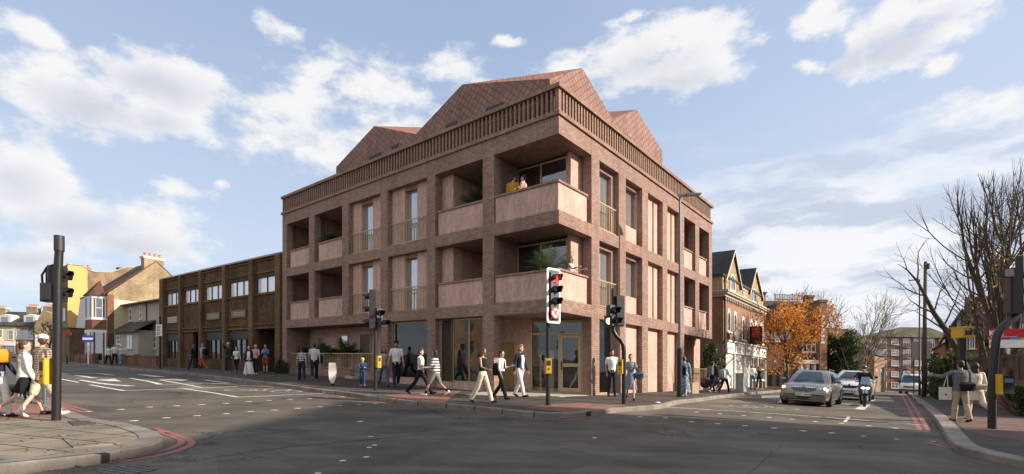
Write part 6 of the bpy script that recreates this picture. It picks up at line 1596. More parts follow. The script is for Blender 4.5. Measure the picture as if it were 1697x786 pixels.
# fallen leaves along the gutter of the left corner and under the trees
def litter(n, fn, seed, size=.035):
    rng = random.Random(seed); mb = MB()
    for _ in range(n):
        px, py, lf = fn(rng); q = gp(px, py, lf); a = rng.uniform(0, 6.28); s_ = size*rng.uniform(.6, 1.4); u = Vector((cos(a), sin(a), rng.uniform(-.5, .6))).normalized(); v = u.orthogonal().normalized(); w = u.cross(v); w = w if abs(w.z) < .8 else v
        q = q+Vector((0, 0, rng.uniform(.008, .03)))
        mb.quad(q-u*s_, q-u*s_*.2+w*s_*.55, q+u*s_, q+u*s_*.1-w*s_*.6)
    return mb
def f1(r):
    px = r.uniform(-20, 205)*(.5+.5*r.random()); base = 781-(px/205)*22; return px, base+abs(r.gauss(0, 3.2)), 0.0
tag(litter(420, f1, 1, .032).build('fallen_leaves', M_lbrown), 'brown fallen leaves heaped in the gutter at the lower left', 'leaves', kind='stuff')
tag(litter(60, lambda r: (r.uniform(0, 210), r.uniform(690, 755), KERB), 2, .022).build('fallen_leaves', M_lbrown), 'scattered leaves on the pale left corner paving', 'leaves', kind='stuff')
tag(litter(500, lambda r: (r.gauss(1275, 22), r.uniform(634, 646), KERB), 3, .07).build('fallen_leaves', M_lbrown), 'brown leaves on the pavement beneath the orange tree', 'leaves', kind='stuff')
def f4(r):
    k = r.random(); return 1500+52*k+abs(r.gauss(0, 2)), 652+42*k, 0
tag(litter(260, f4, 4, .03).build('fallen_leaves', M_lbrown), 'leaves along the kerb of the right road', 'leaves', kind='stuff')
# ---------------------------------------------------------------- vehicles
def paint(name, c, metal=.3):
    if name in MATS: return MATS[name]
    m, n, p, o = newmat(name); p.inputs['Base Color'].default_value = (*c, 1); p.inputs['Metallic'].default_value = metal; p.inputs['Roughness'].default_value = .32
    p.inputs['Coat Weight'].default_value = .8; p.inputs['Coat Roughness'].default_value = .05
    t = nd(n, 'ShaderNodeTexCoord'); f = noise(n, t.outputs['Object'], 3, 5, .6)
    n.links.new(mixc(n, f, tuple(x*.86 for x in c), c), p.inputs['Base Color']); n.links.new(mth(n, 'ADD', mth(n, 'MULTIPLY', f, .25), .2), p.inputs['Roughness'])
    return m
M_tyre = plain('tyre_rubber', (.018, .018, .018), .85)
M_rim = plain('alloy_rim', (.38, .38, .39), .3, .8)
M_carg = glassy('car_glass', (.012, .014, .016), .14, tint=(.7, .75, .8))
M_blkp = plain('black_plastic', (.018, .018, .019), .5)
M_chrome = plain('chrome', (.6, .6, .6), .12, 1)
M_hl = plain('lit_headlamp', (.9, .88, .8), .2, emit=(1, .80, .48), est=5)
M_hlg = glassy('headlamp_lens', (.30, .30, .31), .35)
M_plate = plain('number_plate', (.75, .74, .68), .4, var=.03)
def car(root, body, W=.90, Lf=2.25, Lr=-2.3, hood=.95, roof=1.46, gc=.19, plate='GF19 HTO', suv=False):
    k = roof/1.46
    S = [(Lf, .66, gc+.10, .60), (Lf-.05, .76, gc+.03, .70), (Lf-.18, .84, gc, .79), (Lf-.45, W-.03, gc-.01, .86), (Lf-.8, W, gc, .91), (1.0, W, gc, hood+.03), (.6, W, gc, hood+.05), (-.8, W, gc, hood+.05), (-1.7, W, gc, hood+.05), (Lr+.2, W-.04, gc+.03, hood+.03), (Lr, W-.14, gc+.12, hood-.08)]
    rings = []
    for (x, w, zb, zt) in S:
        zt *= k if suv else 1
        half = [(0, zb), (w*.80, zb), (w*.95, zb+.06), (w*.985, zb+.18), (w, (zb+zt)*.5), (w*.985, zt-.16), (w*.95, zt-.08), (w*.86, zt-.025), (w*.6, zt+.005), (0, zt+.025)]
        rings.append([(x, -y, z) for y, z in half]+[(x, y, z) for y, z in half[-2:0:-1]])
    mb = MB(); mb.loft(rings[::-1]); b = mb.build('body', body, root, smooth=True, auto=42)
    zb_ = (hood-.02)*(k if suv else 1); zr = roof-.03
    bl = [(1.22, .74), (1.0, .80), (-.2, .83), (-1.9, .80), (Lr+.06, .66)]; tl = [(.42, .56), (.30, .60), (-.4, .62), (-1.6, .60), (Lr+.50, .52)]
    def outline(pts, z): return [(x, -y, z) for x, y in pts]+[(x, y, z) for x, y in pts[::-1]]
    mb = MB(); A = outline(bl, zb_); B = outline([(x*.5+X*.5+.03, y*.45+Y*.55) for (x, y), (X, Y) in zip(bl, tl)], (zb_+zr)/2+.03); C_ = outline(tl, zr-.03); D_ = outline([(x*.9-.06, y*.86) for x, y in tl], zr+.02)
    mb.loft([A, B, C_, D_]); mb.build('cabin', body, root, smooth=True, auto=35)
    # glass: windscreen, rear screen and side windows, standing 6 mm proud
    def gq(a, b_, c, d, off): 
        n_ = (Vector(b_)-Vector(a)).cross(Vector(d)-Vector(a)).normalized()*off; return [Vector(v)+n_ for v in (a, b_, c, d)]
    ctr = B
    mb = MB()
    ws = []
    for lv_, (xf, yw) in ((zb_+.03, (1.215, .765)), ((zb_+zr)/2+.03, (.865, .685)), (zr-.045, (.46, .585))):
        ws.append([(xf+.018-.10*(abs(t)**2), yw*t, lv_+.006) for t in (-1, -.6, -.2, .2, .6, 1)])
    mb.loft(ws, cap=False, closed=False); mb.build('windscreen', M_carg, root, smooth=True)
    for s in (-1, 1):
        for (x0, x1, X0, X1) in ((.98, .05, .30, -.02), (-.02, -.98, -.10, -.92), (-1.06, -1.85, -1.0, -1.6)):
            mb = MB(); q = [(x0, s*.832, zb_+.04), (x1, s*.848, zb_+.04), ((x1+X1)/2, s*.762, (zb_+zr)/2), (X1, s*.632, zr-.06), (X0, s*.632, zr-.06), ((x0+X0)/2, s*.760, (zb_+zr)/2)]
            mb.quad(*q); mb.build('side_window', M_carg, root)
        mb = MB(); mb.tube([(.15, s*.57, zr+.03), (.1, s*.58, zr+.07), (-1.5, s*.56, zr+.07), (-1.6, s*.55, zr+.03)], .018, 6); mb.build('roof_rail', M_blkp if suv else M_chrome, root)
        mb = MB(); mb.ell((.88, s*(W+.10), zb_+.09), (.07, .12, .085), 12, 8); mi = mb.build('door_mirror', body, root, smooth=True)
        mb = MB(); mb.box(.86, .92, s*(W-.04) if s > 0 else s*W, s*W if s > 0 else s*(W-.04), zb_-.0, zb_+.05); mb.build('mirror_stalk', M_blkp, mi)
    for x in (1.38, -1.35):
        for s in (-1, 1):
            r = .33 if not suv else .36
            wr = empty('wheel'); wr.parent = root; wr.location = (x, s*(W-.09), r)
            mb = MB(); mb.tube([(0, -s*.10, 0), (0, s*.07, 0), (0, s*.095, 0)], [r, r, r-.04], 26); mb.build('tyre', M_tyre, wr, smooth=True, auto=30)
            mb = MB(); mb.tube([(0, s*.096, 0), (0, s*.10, 0)], r*.66, 22)
            mb.build('rim', M_rim, wr)
            mb = MB()
            for j in range(5):
                a = 2*pi*j/5+.3; a2 = a+.62; mb.quad((cos(a)*r*.2, s*.104, sin(a)*r*.2), (cos(a)*r*.58, s*.104, sin(a)*r*.58), (cos(a2)*r*.58, s*.104, sin(a2)*r*.58))
            mb.build('rim_gap', M_blkp, wr)
            mb = MB(); arc = []
            for j in range(15):
                a = pi*j/14; arc.append(((r+.065)*cos(a), (r+.065)*sin(a)))
            mb.extr([(x+u, s*(W-.055), r+v) for u, v in [((r+.065), -.12)]+arc+[(-(r+.065), -.12)]], (0, s*.062, 0)); mb.build('wheel_arch', M_blkp, root)
    X = Lf
    def front(name, pts, mat, off=0, th=.03, par=None):
        # panel wrapped over the nose: points (y, z), pushed to the body surface there
        def sx(y, z): 
            t = abs(y)/W; return X-.015-.26*t**2.6-.0-.22*max(0, z-.68)**1.2-.05*max(0, .42-z)+off
        mb = MB(); n = len(pts); mb.add([(sx(y, z), y, z) for y, z in pts]+[(sx(y, z)-th-.05, y, z) for y, z in pts], [tuple(range(n))]+[(i, (i+1) % n, n+(i+1) % n, n+i) for i in range(n)])
        return mb.build(name, mat, par or root)
    def strippanel(name, y0, y1, f0, f1, mat, off=0, n=10, par=None):
        mb = MB()
        def sx(y, z): t = abs(y)/W; return X-.0-.24*t**2.6-.25*max(0, z-.66)-.08*max(0, .40-z)+off
        V0 = []; 
        for i in range(n+1):
            y = y0+(y1-y0)*i/n; t = i/n; V0.append([(sx(y, f0(t)), y, f0(t)), (sx(y, f1(t)), y, f1(t)), (sx(y, f1(t))-.06, y, f1(t)), (sx(y, f0(t))-.06, y, f0(t))])
        mb.loft(V0); return mb.build(name, mat, par or root)
    zg0, zg1 = (.58, .74) if not suv else (.66, .80)
    fl = lambda v: (lambda t: v)
    gr = strippanel('grille', -.42, .42, lambda t: zg0+.04*abs(2*t-1)**3, lambda t: zg1, M_blkp, .02)
    strippanel('grille_trim', -.44, .44, fl(zg1), lambda t: zg1+.025+.02*(1-abs(2*t-1)), M_chrome, .028, par=gr)
    mb = MB()
    for i in range(15): y = -.38+.76*i/14; mb.box(X-.0-.24*(abs(y)/W)**2.6+.0, X+.03-.24*(abs(y)/W)**2.6, y-.006, y+.006, zg0+.02+.02*abs(y), zg1-.01)
    mb.build('grille_slats', M_chrome if not suv else M_blkp, gr)
    MB().tube([(X+.0, 0, zg1+.05), (X+.035, 0, zg1+.045)], .045, 14).build('badge', M_chrome, root)
    for s in (-1, 1):
        a, b_ = (.45, .82) if s > 0 else (-.82, -.45)
        h_ = strippanel('headlight', a, b_, (lambda t: zg0+.04+.05*(t if s > 0 else 1-t)), (lambda t: zg1+.01+.05*(t if s > 0 else 1-t)), M_hlg, .012)
        if not suv:
            mb = MB(); yc = s*.72; mb.ell((X-.12, yc, zg0+.13), (.05, .06, .045), 12, 8); mb.build('lit_lamp', M_hl, h_, smooth=True)
        mb = MB(); mb.ell((X-.09, s*.55, zg0+.11), (.04, .045, .04), 10, 7); mb.build('lamp_reflector', M_chrome, h_, smooth=True)
        fo = strippanel('fog_lamp', s*.72-.07, s*.72+.07, fl(.36), fl(.43), M_chrome if suv else M_hlg, .012)
    strippanel('lower_intake', -.76, .76, lambda t: .25+.03*abs(2*t-1), lambda t: .385+.03*abs(2*t-1), M_blkp, .012)
    strippanel('lower_lip', -.74, .74, fl(.215), fl(.235), M_chrome, .02)
    if suv: strippanel('skid_panel', -.80, .80, fl(.24), fl(.27), M_rim, .03)
    pz = .455 if not suv else .50
    pl = MB().box(X+.0, X+.035, -.26, .26, pz-.055, pz+.055).build('number_plate', M_plate, root)
    textmesh('plate_lettering', plate, .105, M_blk, pl, (X+.036, -.235, pz-.037), (pi/2, 0, pi/2), bold=.003)
    if suv: MB().box(X+.0355, X+.0375, -.259, -.215, pz-.054, pz+.054).build('blue_band', plain('board_blue', (.02, .06, .35), .45), pl)
    # dark underside and wipers
    MB().box(-1.9, 1.8, -.6, .6, gc-.04, gc+.02).build('underside', M_blkp, root)
    mb = MB(); mb.tube([(1.22, -.1, zb_+.03), (1.12, .5, zb_+.10)], .01, 4); mb.tube([(1.22, -.55, zb_+.03), (1.15, .0, zb_+.10)], .01, 4); mb.build('wipers', M_blkp, root)
def place_car(name, px, Y, head_deg, lab, cat):
    x, y = at(px, Y); e = 1.3; u = Vector((cos(R(head_deg)), sin(R(head_deg)))); v = Vector((-u.y, u.x))
    zc = G(x, y); zf = G(x+u.x*e, y+u.y*e); zr = G(x-u.x*e, y-u.y*e); zl = G(x+v.x*.8, y+v.y*.8); zq = G(x-v.x*.8, y-v.y*.8)
    o = empty(name, (x, y, (zf+zr)/2)); fx = Vector((u.x*2*e, u.y*2*e, zf-zr)).normalized(); fy = Vector((v.x*1.6, v.y*1.6, zl-zq)).normalized(); fz = fx.cross(fy).normalized(); fy = fz.cross(fx)
    o.rotation_euler = Matrix((fx, fy, fz)).transposed().to_euler(); tag(o, lab, cat); return o
c1 = place_car('estate_car', 1346, 21.6, 230.5, 'silver estate car with headlights on facing the junction, number plate GF19 HTO', 'car')
car(c1, paint('silver_paint', (.23, .21, .185), .6))
c2 = place_car('suv', 1413, 28.6, 230.5, 'white sport utility car waiting behind the silver car and the scooter', 'car')
car(c2, paint('white_car_paint', (.82, .82, .82), 0), W=.93, Lf=2.15, Lr=-2.1, hood=1.06, roof=1.64, gc=.24, plate='WD64 AKX', suv=True)
# white van coming over the brow
vn = place_car('van', 1513, 60, 222, 'white van in the distance behind the poles on the right road', 'van')
mb = MB(); W_v = 1.0
rings = []
for (x, w, zb, zt) in ((2.6, .80, .35, 1.0), (2.5, .95, .3, 1.15), (2.0, 1.0, .3, 1.3), (1.3, 1.0, .3, 2.2), (1.0, 1.0, .3, 2.4), (-2.6, 1.0, .3, 2.4), (-2.7, .95, .35, 2.3)):
    rings.append([(x, -w*.9, zb), (x, -w, zb+.2), (x, -w, max(zb+.3, zt*.55)), (x, -w*.9, zt-.1), (x, -w*.78, zt), (x, w*.78, zt), (x, w*.9, zt-.1), (x, w, max(zb+.3, zt*.55)), (x, w, zb+.2), (x, w*.9, zb)][::-1])
mb.loft(rings); mb.build('body', paint('white_car_paint', (.72, .72, .72), 0), vn, smooth=True, auto=40)
mb = MB(); mb.quad((2.02, -.86, 1.33), (2.02, .86, 1.33), (1.32, .74, 2.18), (1.32, -.74, 2.18)); mb.v = [(v[0]+.03, v[1], v[2]+.02) for v in mb.v]; mb.build('windscreen', M_carg, vn)
MB().box(2.56, 2.64, -.5, .5, .75, .9).build('grille', M_blkp, vn); MB().box(2.5, 2.66, -.9, .9, .38, .55).build('bumper', M_blkp, vn)
for s in (-1, 1):
    MB().box(2.48, 2.56, s*.62-.16, s*.62+.16, .8, 1.0).build('headlight', M_hlg, vn); MB().box(1.5, 1.62, s*1.12-.1, s*1.12+.1, 1.3, 1.6).build('door_mirror', M_blkp, vn)
    MB().quad((1.9, s*1.004, 1.35), (1.0, s*1.004, 1.35), (1.0, s*1.0, 1.95), (1.45, s*1.0, 1.95)).build('side_window', M_carg, vn)
    for x in (1.7, -1.7):
        mb = MB(); mb.tube([(x, s*.8, .35), (x, s*1.01, .35)], .35, 18); mb.build('wheel', M_tyre, vn)
# small parked cars at the far left
for px, Yc, col, lab in ((4, 88, (.03, .035, .05), 'dark hatchback parked before the far left terrace, partly outside the picture'), (106, 74, (.4, .42, .45), 'pale car parked at the kerb just behind the near black pole')):
    c = place_car('parked_car', px, Yc, 20, lab, 'car'); 
    mb = MB(); rings = []
    for (x, w, zt) in ((2, .7, .6), (1.9, .85, .8), (1.2, .9, .95), (.6, .88, 1.42), (-1.2, .85, 1.42), (-1.8, .88, 1.0), (-2, .8, .7)):
        rings.append([(x, -w, .25), (x, -w, min(.85, zt-.1)), (x, -w*.75, zt), (x, w*.75, zt), (x, w, min(.85, zt-.1)), (x, w, .25)][::-1])
    mb.loft(rings); mb.build('body', paint('car_paint'+str(px), col), c, smooth=True, auto=40)
    for s in (-1, 1):
        MB().quad((.95, s*.895, .95), (-1.5, s*.895, .95), (-1.2, s*.78, 1.34), (.6, s*.78, 1.34)).build('side_window', M_carg, c)
        for x in (1.2, -1.25): mb = MB(); mb.tube([(x, s*.72, .31), (x, s*.91, .31)], .31, 16); mb.build('wheel', M_tyre, c)
# delivery style motor scooter (rider is a thing of his own)
SCX, SCY = at(1432, 21.8)[0], 21.8
ms = place_car('motor_scooter', 1432, 21.8, 236, 'black motor scooter with two lit white headlamps and learner plate', 'scooter')
for x, nm in ((.68, 'front_wheel'), (-.62, 'rear_wheel')):
    mb = MB(); mb.tube([(x, -.055, .28), (x, -.03, .28), (x, .03, .28), (x, .055, .28)], [.25, .28, .28, .25], 22); w_ = mb.build(nm, M_tyre, ms, smooth=True, auto=40); mb = MB(); mb.tube([(x, -.058, .28), (x, .058, .28)], .15, 16); mb.build('rim', M_rim, w_)
mb = MB(); mb.loft([[(x+d, y*w, z) for (y, d) in ((-1, 0), (-.6, .07), (0, .11), (.6, .07), (1, 0), (.6, -.12), (-.6, -.12))] for (z, x, w) in ((.42, .50, .14), (.62, .50, .24), (.85, .42, .25), (1.0, .34, .20), (1.08, .28, .13))]); mb.build('front_fairing', paint('scooter_black', (.035, .035, .04), .1), ms, smooth=True, auto=50)
mb = MB(); mb.loft([[(x, -w, zb), (x, -w, zt), (x, w, zt), (x, w, zb)] for (x, w, zb, zt) in ((-.98, .08, .68, .80), (-.7, .15, .5, .82), (-.2, .16, .3, .78), (.05, .14, .25, .5), (.42, .13, .25, .36))]); mb.build('body', paint('scooter_black', (.035, .035, .04)), ms, smooth=True, auto=40)
mb = MB(); mb.ell((-.45, 0, .83), (.38, .15, .07), 14, 7); mb.build('seat', M_blkp, ms, smooth=True)
mb = MB(); mb.tube([(.30, -.36, 1.03), (.34, -.2, 1.08), (.33, .2, 1.08), (.30, .36, 1.03)], .018, 8); hb_ = mb.build('handlebar', M_blkp, ms, smooth=True)
for s in (-1, 1):
    mb = MB(); mb.tube([(.33, s*.24, 1.08), (.34, s*.34, 1.25)], .008, 6); mb.ell((.34, s*.36, 1.28), (.02, .075, .05), 10, 6); mb.build('mirror', M_blkp, ms)
    mb = MB(); mb.ell((.60, s*.085, .80), (.035, .065, .035), 12, 8); mb.build('headlamp', plain('white_headlamp', (.9, .9, .9), .2, emit=(.85, .92, 1), est=7), ms, smooth=True)
    mb = MB(); mb.tube([(.5, s*.09, .55), (.68, s*.09, .28)], .022, 8); mb.build('fork', M_rim, ms)
mb = MB(); mb.extr([(.57, -.19, .95), (.57, .19, .95), (.46, .15, 1.28), (.46, -.15, 1.28)], (-.008, 0, 0)); mb.build('windshield', glassy('screen_glass', (.1, .1, .1), .2, clear=.7), ms)
pl = MB().box(.635, .645, -.085, .085, .56, .70).build('learner_plate', M_plate, ms)
textmesh('plate_letter', 'L', .14, M_signr, pl, (.647, -.045, .58), (pi/2, 0, pi/2), bold=.006)
mb = MB(); mb.loft([[(x, y, z) for y, z in ((-.075, .50), (-.06, .56), (0, .585), (.06, .56), (.075, .50))] for x in (.45, .68, .9)], cap=False, closed=False); mb.build('mudguard', paint('scooter_black', (.035, .035, .04)), ms)
# ---------------------------------------------------------------- people
REM = []
def cloth(name, c, rough=.9, var=.15): return plain('cloth_'+name, c, rough, var=var+.1, scale=9, bump=.035, spec=.2)
def stripes(name, a, b, freq, axis=2, duty=.5):
    if name in MATS: return MATS[name]
    m, n, p, o = newmat(name); t = nd(n, 'ShaderNodeTexCoord'); s = nd(n, 'ShaderNodeSeparateXYZ'); n.links.new(t.outputs['Object'], s.inputs[0])
    v = mth(n, 'FRACT', mth(n, 'MULTIPLY', s.outputs[axis], freq)); k = mth(n, 'GREATER_THAN', v, duty)
    n.links.new(mixc(n, k, a, b), p.inputs['Base Color']); p.inputs['Roughness'].default_value = .9
    return m
def checks(name, a, b, c, sc):
    if name in MATS: return MATS[name]
    m, n, p, o = newmat(name); t = nd(n, 'ShaderNodeTexCoord'); s = nd(n, 'ShaderNodeSeparateXYZ'); n.links.new(t.outputs['Object'], s.inputs[0])
    k1 = mth(n, 'GREATER_THAN', mth(n, 'FRACT', mth(n, 'MULTIPLY', s.outputs[2], sc)), .6); k2 = mth(n, 'GREATER_THAN', mth(n, 'FRACT', mth(n, 'MULTIPLY', mth(n, 'ADD', s.outputs[0], s.outputs[1]), sc*.8)), .6)
    n.links.new(mixc(n, k1, mixc(n, k2, a, b), mixc(n, k2, b, c)), p.inputs['Base Color']); p.inputs['Roughness'].default_value = .9
    return m
def blotch(name, a, b, sc=40, lo=.45, hi=.55):
    if name in MATS: return MATS[name]
    m, n, p, o = newmat(name); t = nd(n, 'ShaderNodeTexCoord'); f = noise(n, t.outputs['Object'], sc, 2, .5)
    n.links.new(mixc(n, sstep(n, f, lo, hi), a, b), p.inputs['Base Color']); p.inputs['Roughness'].default_value = .9
    return m
SK = {'fair': (.56, .36, .27), 'tan': (.42, .25, .17), 'olive': (.34, .20, .13), 'brown': (.17, .09, .055)}
HR = {'black': (.012, .010, .009), 'dark': (.03, .018, .012), 'brown': (.09, .045, .022), 'blond': (.38, .24, .10), 'red': (.22, .06, .02), 'sandy': (.26, .16, .07)}
def skin(k): return plain('skin_'+k, SK[k], .5, var=.08, scale=10)
def hairm(k): return plain('hair_'+k, HR[k], .6, var=.35, scale=60)
def rmesh(mb, name, mat, par, vox, it=3):
    o = mb.build(name, mat, par); m = o.modifiers.new('r', 'REMESH'); m.mode = 'VOXEL'; m.voxel_size = vox; m.use_smooth_shade = True
    s = o.modifiers.new('s', 'SMOOTH'); s.factor = .5; s.iterations = it; REM.append(o); return o
def person(root, H=1.75, fem=False, legs=((24, 6), (-20, 22)), arms=((-22, 18, 8, 0), (24, 22, 8, 0)), skinc='fair', hair='brown', hairstyle='short', top=None, sleeve='short', hem=.90,
           bottom=None, kind='trousers', wide=1., shoes=(.03, .03, .03), look=0, nod=0, lean=0, cap=None, vox=.011, inner=None, stout=1., sit=None, socks=None, hood=False, blk=None, collar=False):
    h = H/1.75; stout *= .93; w = (.90 if fem else .97)*stout
    V = lambda x, y, z: Vector((x, y, z))*h
    lr = R(lean); up = Vector((sin(lr), 0, cos(lr)))
    pel = V(0, 0, .95)
    J = {}
    def chain(hip, a, k, l1=.43, l2=.42, out=.02):
        a = R(a); k = R(k); kn = hip+Vector((sin(a), 0, -cos(a)))*l1*h+Vector((0, out*(1 if hip.y > 0 else -1)*.5, 0))*h; b = a-k; an = kn+Vector((sin(b), 0, -cos(b)))*l2*h; return kn, an, b
    hw = .085*(1.05 if fem else 1)
    hipL, hipR = pel+V(0, hw, -.03), pel+V(0, -hw, -.03)
    kL, aL, bL = chain(hipL, *legs[0]); kR, aR, bR = chain(hipR, *legs[1])
    low = min(aL.z, aR.z); dz = .075*h-low if sit is None else sit-pel.z
    sh = Vector((0, 0, dz)); pel, hipL, hipR, kL, aL, kR, aR = [p+sh for p in (pel, hipL, hipR, kL, aL, kR, aR)]
    T = lambda z, x=0, y=0: pel+up*(z-.95)*h+Vector((x, y, 0))*h      # torso point at standard height z
    shw = (.162 if fem else .185)*stout
    shL, shR = T(1.42, 0, shw), T(1.42, 0, -shw)
    def arm(s, pitch, el, ab, tw, side):
        p = R(pitch+lean*.5); a = R(ab); d = Vector((sin(p)*cos(a), side*sin(a), -cos(p)*cos(a))); e = s+d*.28*h
        q = R(pitch+lean*.5+el); f = Vector((sin(q)*cos(R(tw)), side*(sin(a)*.5)+side*-sin(R(tw))*abs(sin(q)) if tw else side*sin(a)*.6, -cos(q))).normalized(); return e, e+f*.25*h, f
    eL, wL, fL = arm(shL, *arms[0], 1); eR, wR, fR = arm(shR, *arms[1], -1)
    nk = T(1.50); lk = R(look); hd = T(1.635, .015)
    hrot = Quaternion((0, 0, 1), lk) @ Quaternion((0, 1, 0), R(nod))
    hv = lambda x, y, z: hd+hrot @ (Vector((x, y, z))*h)
    sm_ = skin(skinc)
    def torso(mb, g, z0, z1, k=1.):
        prof = [(.88, .105, .165), (.95, .11, .17 if not fem else .178), (1.03, .10, .15 if not fem else .142), (1.10, .098, .148 if not fem else .13), (1.20, .108, .158 if not fem else .142), (1.30, .118, .172 if not fem else .155), (1.38, .108, .172 if not fem else .152), (1.44, .08, .14), (1.48, .055, .08)]
        rr = []
        for z, dx, dy in prof:
            if z < z0-1e-6 or z > z1+1e-6: continue
            c = T(z, (.012 if 1.15 < z < 1.4 else 0)); a = (dx+g)*h*stout*k; b = (dy*w+g)*h*k
            rr.append([c+Vector((a*cos(t), b*sin(t), 0)) for t in [2*pi*i/16 for i in range(16)]])
        mb.loft(rr)
    def limb(mb, pts, n=10):
        P = [p for p, r in pts]; rr = [r*h for p, r in pts]
        mb.tube(P, rr, n); 
        for p, r in (pts[0], pts[-1]): mb.ell(p, (r*h*.98,)*3, 10, 6)
    def leg_pts(hp, k, a, g=0, t1=1., wd=1.):
        pts = [(hp, .088*w+g), (hp.lerp(k, .5), .075*w+g), (k, .054*w+g*wd), (k.lerp(a, .3), .056*w+g*wd), (k.lerp(a, .75), .042+g*wd), (a, .036+g*wd)]
        return pts
    def cut(pts, L):
        out = [pts[0]]; acc = 0
        for i in range(1, len(pts)):
            d = (pts[i][0]-pts[i-1][0]).length/h
            if acc+d > L: t = (L-acc)/d; out.append((pts[i-1][0].lerp(pts[i][0], t), pts[i-1][1]*(1-t)+pts[i][1]*t)); break
            out.append(pts[i]); acc += d
        return out
    def arm_pts(s, e, w_, g=0): return [(s, .052*w+g), (s.lerp(e, .5), .045*w+g), (e, .036*w+g), (e.lerp(w_, .3), .037*w+g), (w_, .024*w+g)]
    # body: one continuous skin
    mb = MB(); torso(mb, -.012, .88, 1.48); mb.tube([T(1.42), nk, T(1.56, .01)], [.062*h*w, .050*h*w, .050*h*w], 12)
    mb.ell(hd+hrot @ (Vector((0, 0, .02))*h), (.093*h, .074*h, .105*h), 18, 12, hrot.to_matrix())
    mb.ell(hv(.028, 0, -.055), (.058*h, .052*h, .062*h), 14, 9); mb.ell(hv(.098, 0, -.012), (.018*h, .013*h, .026*h), 8, 6); mb.ell(hv(.082, 0, -.062), (.014*h, .025*h, .010*h), 8, 6)
    for s in (-1, 1): mb.ell(hv(-.005, s*.076, -.008), (.020*h, .010*h, .030*h), 8, 6); 
    for hp, k, a in ((hipL, kL, aL), (hipR, kR, aR)): limb(mb, leg_pts(hp, k, a, -.006 if kind != 'bare' else 0))
    for (s, e, w_, f) in ((shL, eL, wL, fL), (shR, eR, wR, fR)):
        limb(mb, arm_pts(s, e, w_)); sd = 1 if s is shL else -1
        side_ = Vector((-sin(0), -sd, 0)); u = f.cross(Vector((0, 1, 0))).normalized()
        pm = w_+f*.055*h; mb.ell(pm, (.040*h, .017*h, .050*h), 10, 7, Matrix((u, f.cross(u).normalized()*1, f)).transposed() if abs(f.y) < .9 else None)
        for i in range(4):
            o_ = u*(i-1.5)*.019*h; ln = (.062, .072, .068, .052)[i]*h; b0 = w_+f*.085*h+o_; cdir = Vector((0, -sd, 0))
            mb.tube([b0-f*.02*h, b0+f*ln*.45, b0+f*ln*.8+cdir*ln*.18, b0+f*ln*.95+cdir*ln*.42], [.0105*h, .010*h, .009*h, .008*h], 6)
        b0 = w_+f*.03*h+u*.03*h; mb.tube([b0, b0+(f*.6+u*.7)*.035*h, b0+(f+u*.5)*.062*h], [.012*h, .011*h, .009*h], 6)
    for k, a, b in ((kL, aL, bL), (kR, aR, bR)):
        fd = Vector((cos(b*.6), 0, sin(b*.6))); mb.tube([a-fd*.04*h+V(0, 0, -.03), a+fd*.07*h+V(0, 0, -.04), a+fd*.17*h+V(0, 0, -.05)], [.034*h, .033*h, .022*h], 8)
    rmesh(mb, 'body', sm_, root, vox*.85, 2)
    # eyes and brows
    mb = MB()
    for s in (-1, 1): mb.ell(hv(.083, s*.031, .008), (.010*h, .014*h, .007*h), 8, 5)
    mb.build('eyes', plain('eye_dark', (.03, .02, .018), .2), root)
    # bottoms
    if bottom:
        mb = MB()
        if kind in ('trousers', 'shorts'):
            g = .012; rr = []
            torso(mb, .012, .88, 1.03); 
            for hp, k, a in ((hipL, kL, aL), (hipR, kR, aR)):
                pts = leg_pts(hp, k, a, .012)
                if kind == 'shorts': pts = [(p, r+.014) for p, r in cut(pts, .30 if fem and wide < 1.2 else .40)]
                else: pts = [(p, r+(wide-1)*(.025+.04*i/5)+(.004 if i > 2 else 0)) for i, (p, r) in enumerate(pts)]
                limb(mb, pts, 12)
        else:
            ln = {'skirt': .42, 'dress': .50, 'long': .72}[kind]; rings = []
            kc = (kL+kR)/2
            for i in range(8):
                t = i/7; z = 1.06-t*(.18+ln); c = T(1.06).lerp(Vector(((kL.x+kR.x)/2*.6, 0, 0)), 0); cz = pel.z+(z-.95)*h; r = (.13+.13*t*wide)*h*w; r2 = (.15+.15*t*wide+.03*t)*h*w
                cx_ = (kc.x)*t*.5
                rings.append([Vector((cx_+r*cos(a)*(1+.05*sin(5*a+t*3)*t), r2*sin(a)*(1+.05*cos(6*a)*t), cz)) for a in [2*pi*j/24 for j in range(24)]])
            mb.loft(rings)
        rmesh(mb, 'trousers' if kind == 'trousers' else kind if kind != 'long' else 'skirt', bottom, root, vox)
    if top:
        mb = MB(); g = .012 if stout <= 1.0 else .026; torso(mb, g, .88 if hem < 1 else 1.03, 1.44)
        if hem < .85:
            rr = []
            for t in (0, .5, 1): z = .95-(.95-hem)*t; rr.append([T(z)+Vector(((.125+.02*t)*h*cos(a), (.19+.015*t)*h*w*sin(a), 0)) for a in [2*pi*j/18 for j in range(18)]])
            mb.loft(rr)
        if sleeve != 'none':
            for s, e, w_ in ((shL, eL, wL), (shR, eR, wR)):
                pts = [(p, r+.010+(.012 if stout > 1.0 else 0)) for p, r in arm_pts(s, e, w_)]
                if sleeve == 'short': pts = [(p, r+.006) for p, r in cut(pts, .19)]
                elif sleeve == 'half': pts = cut(pts, .36)
                limb(mb, pts, 10)
            mb.tube([shL, T(1.45), shR], [.05*h, .065*h, .05*h], 10)
        o = rmesh(mb, 'top', top, root, vox)
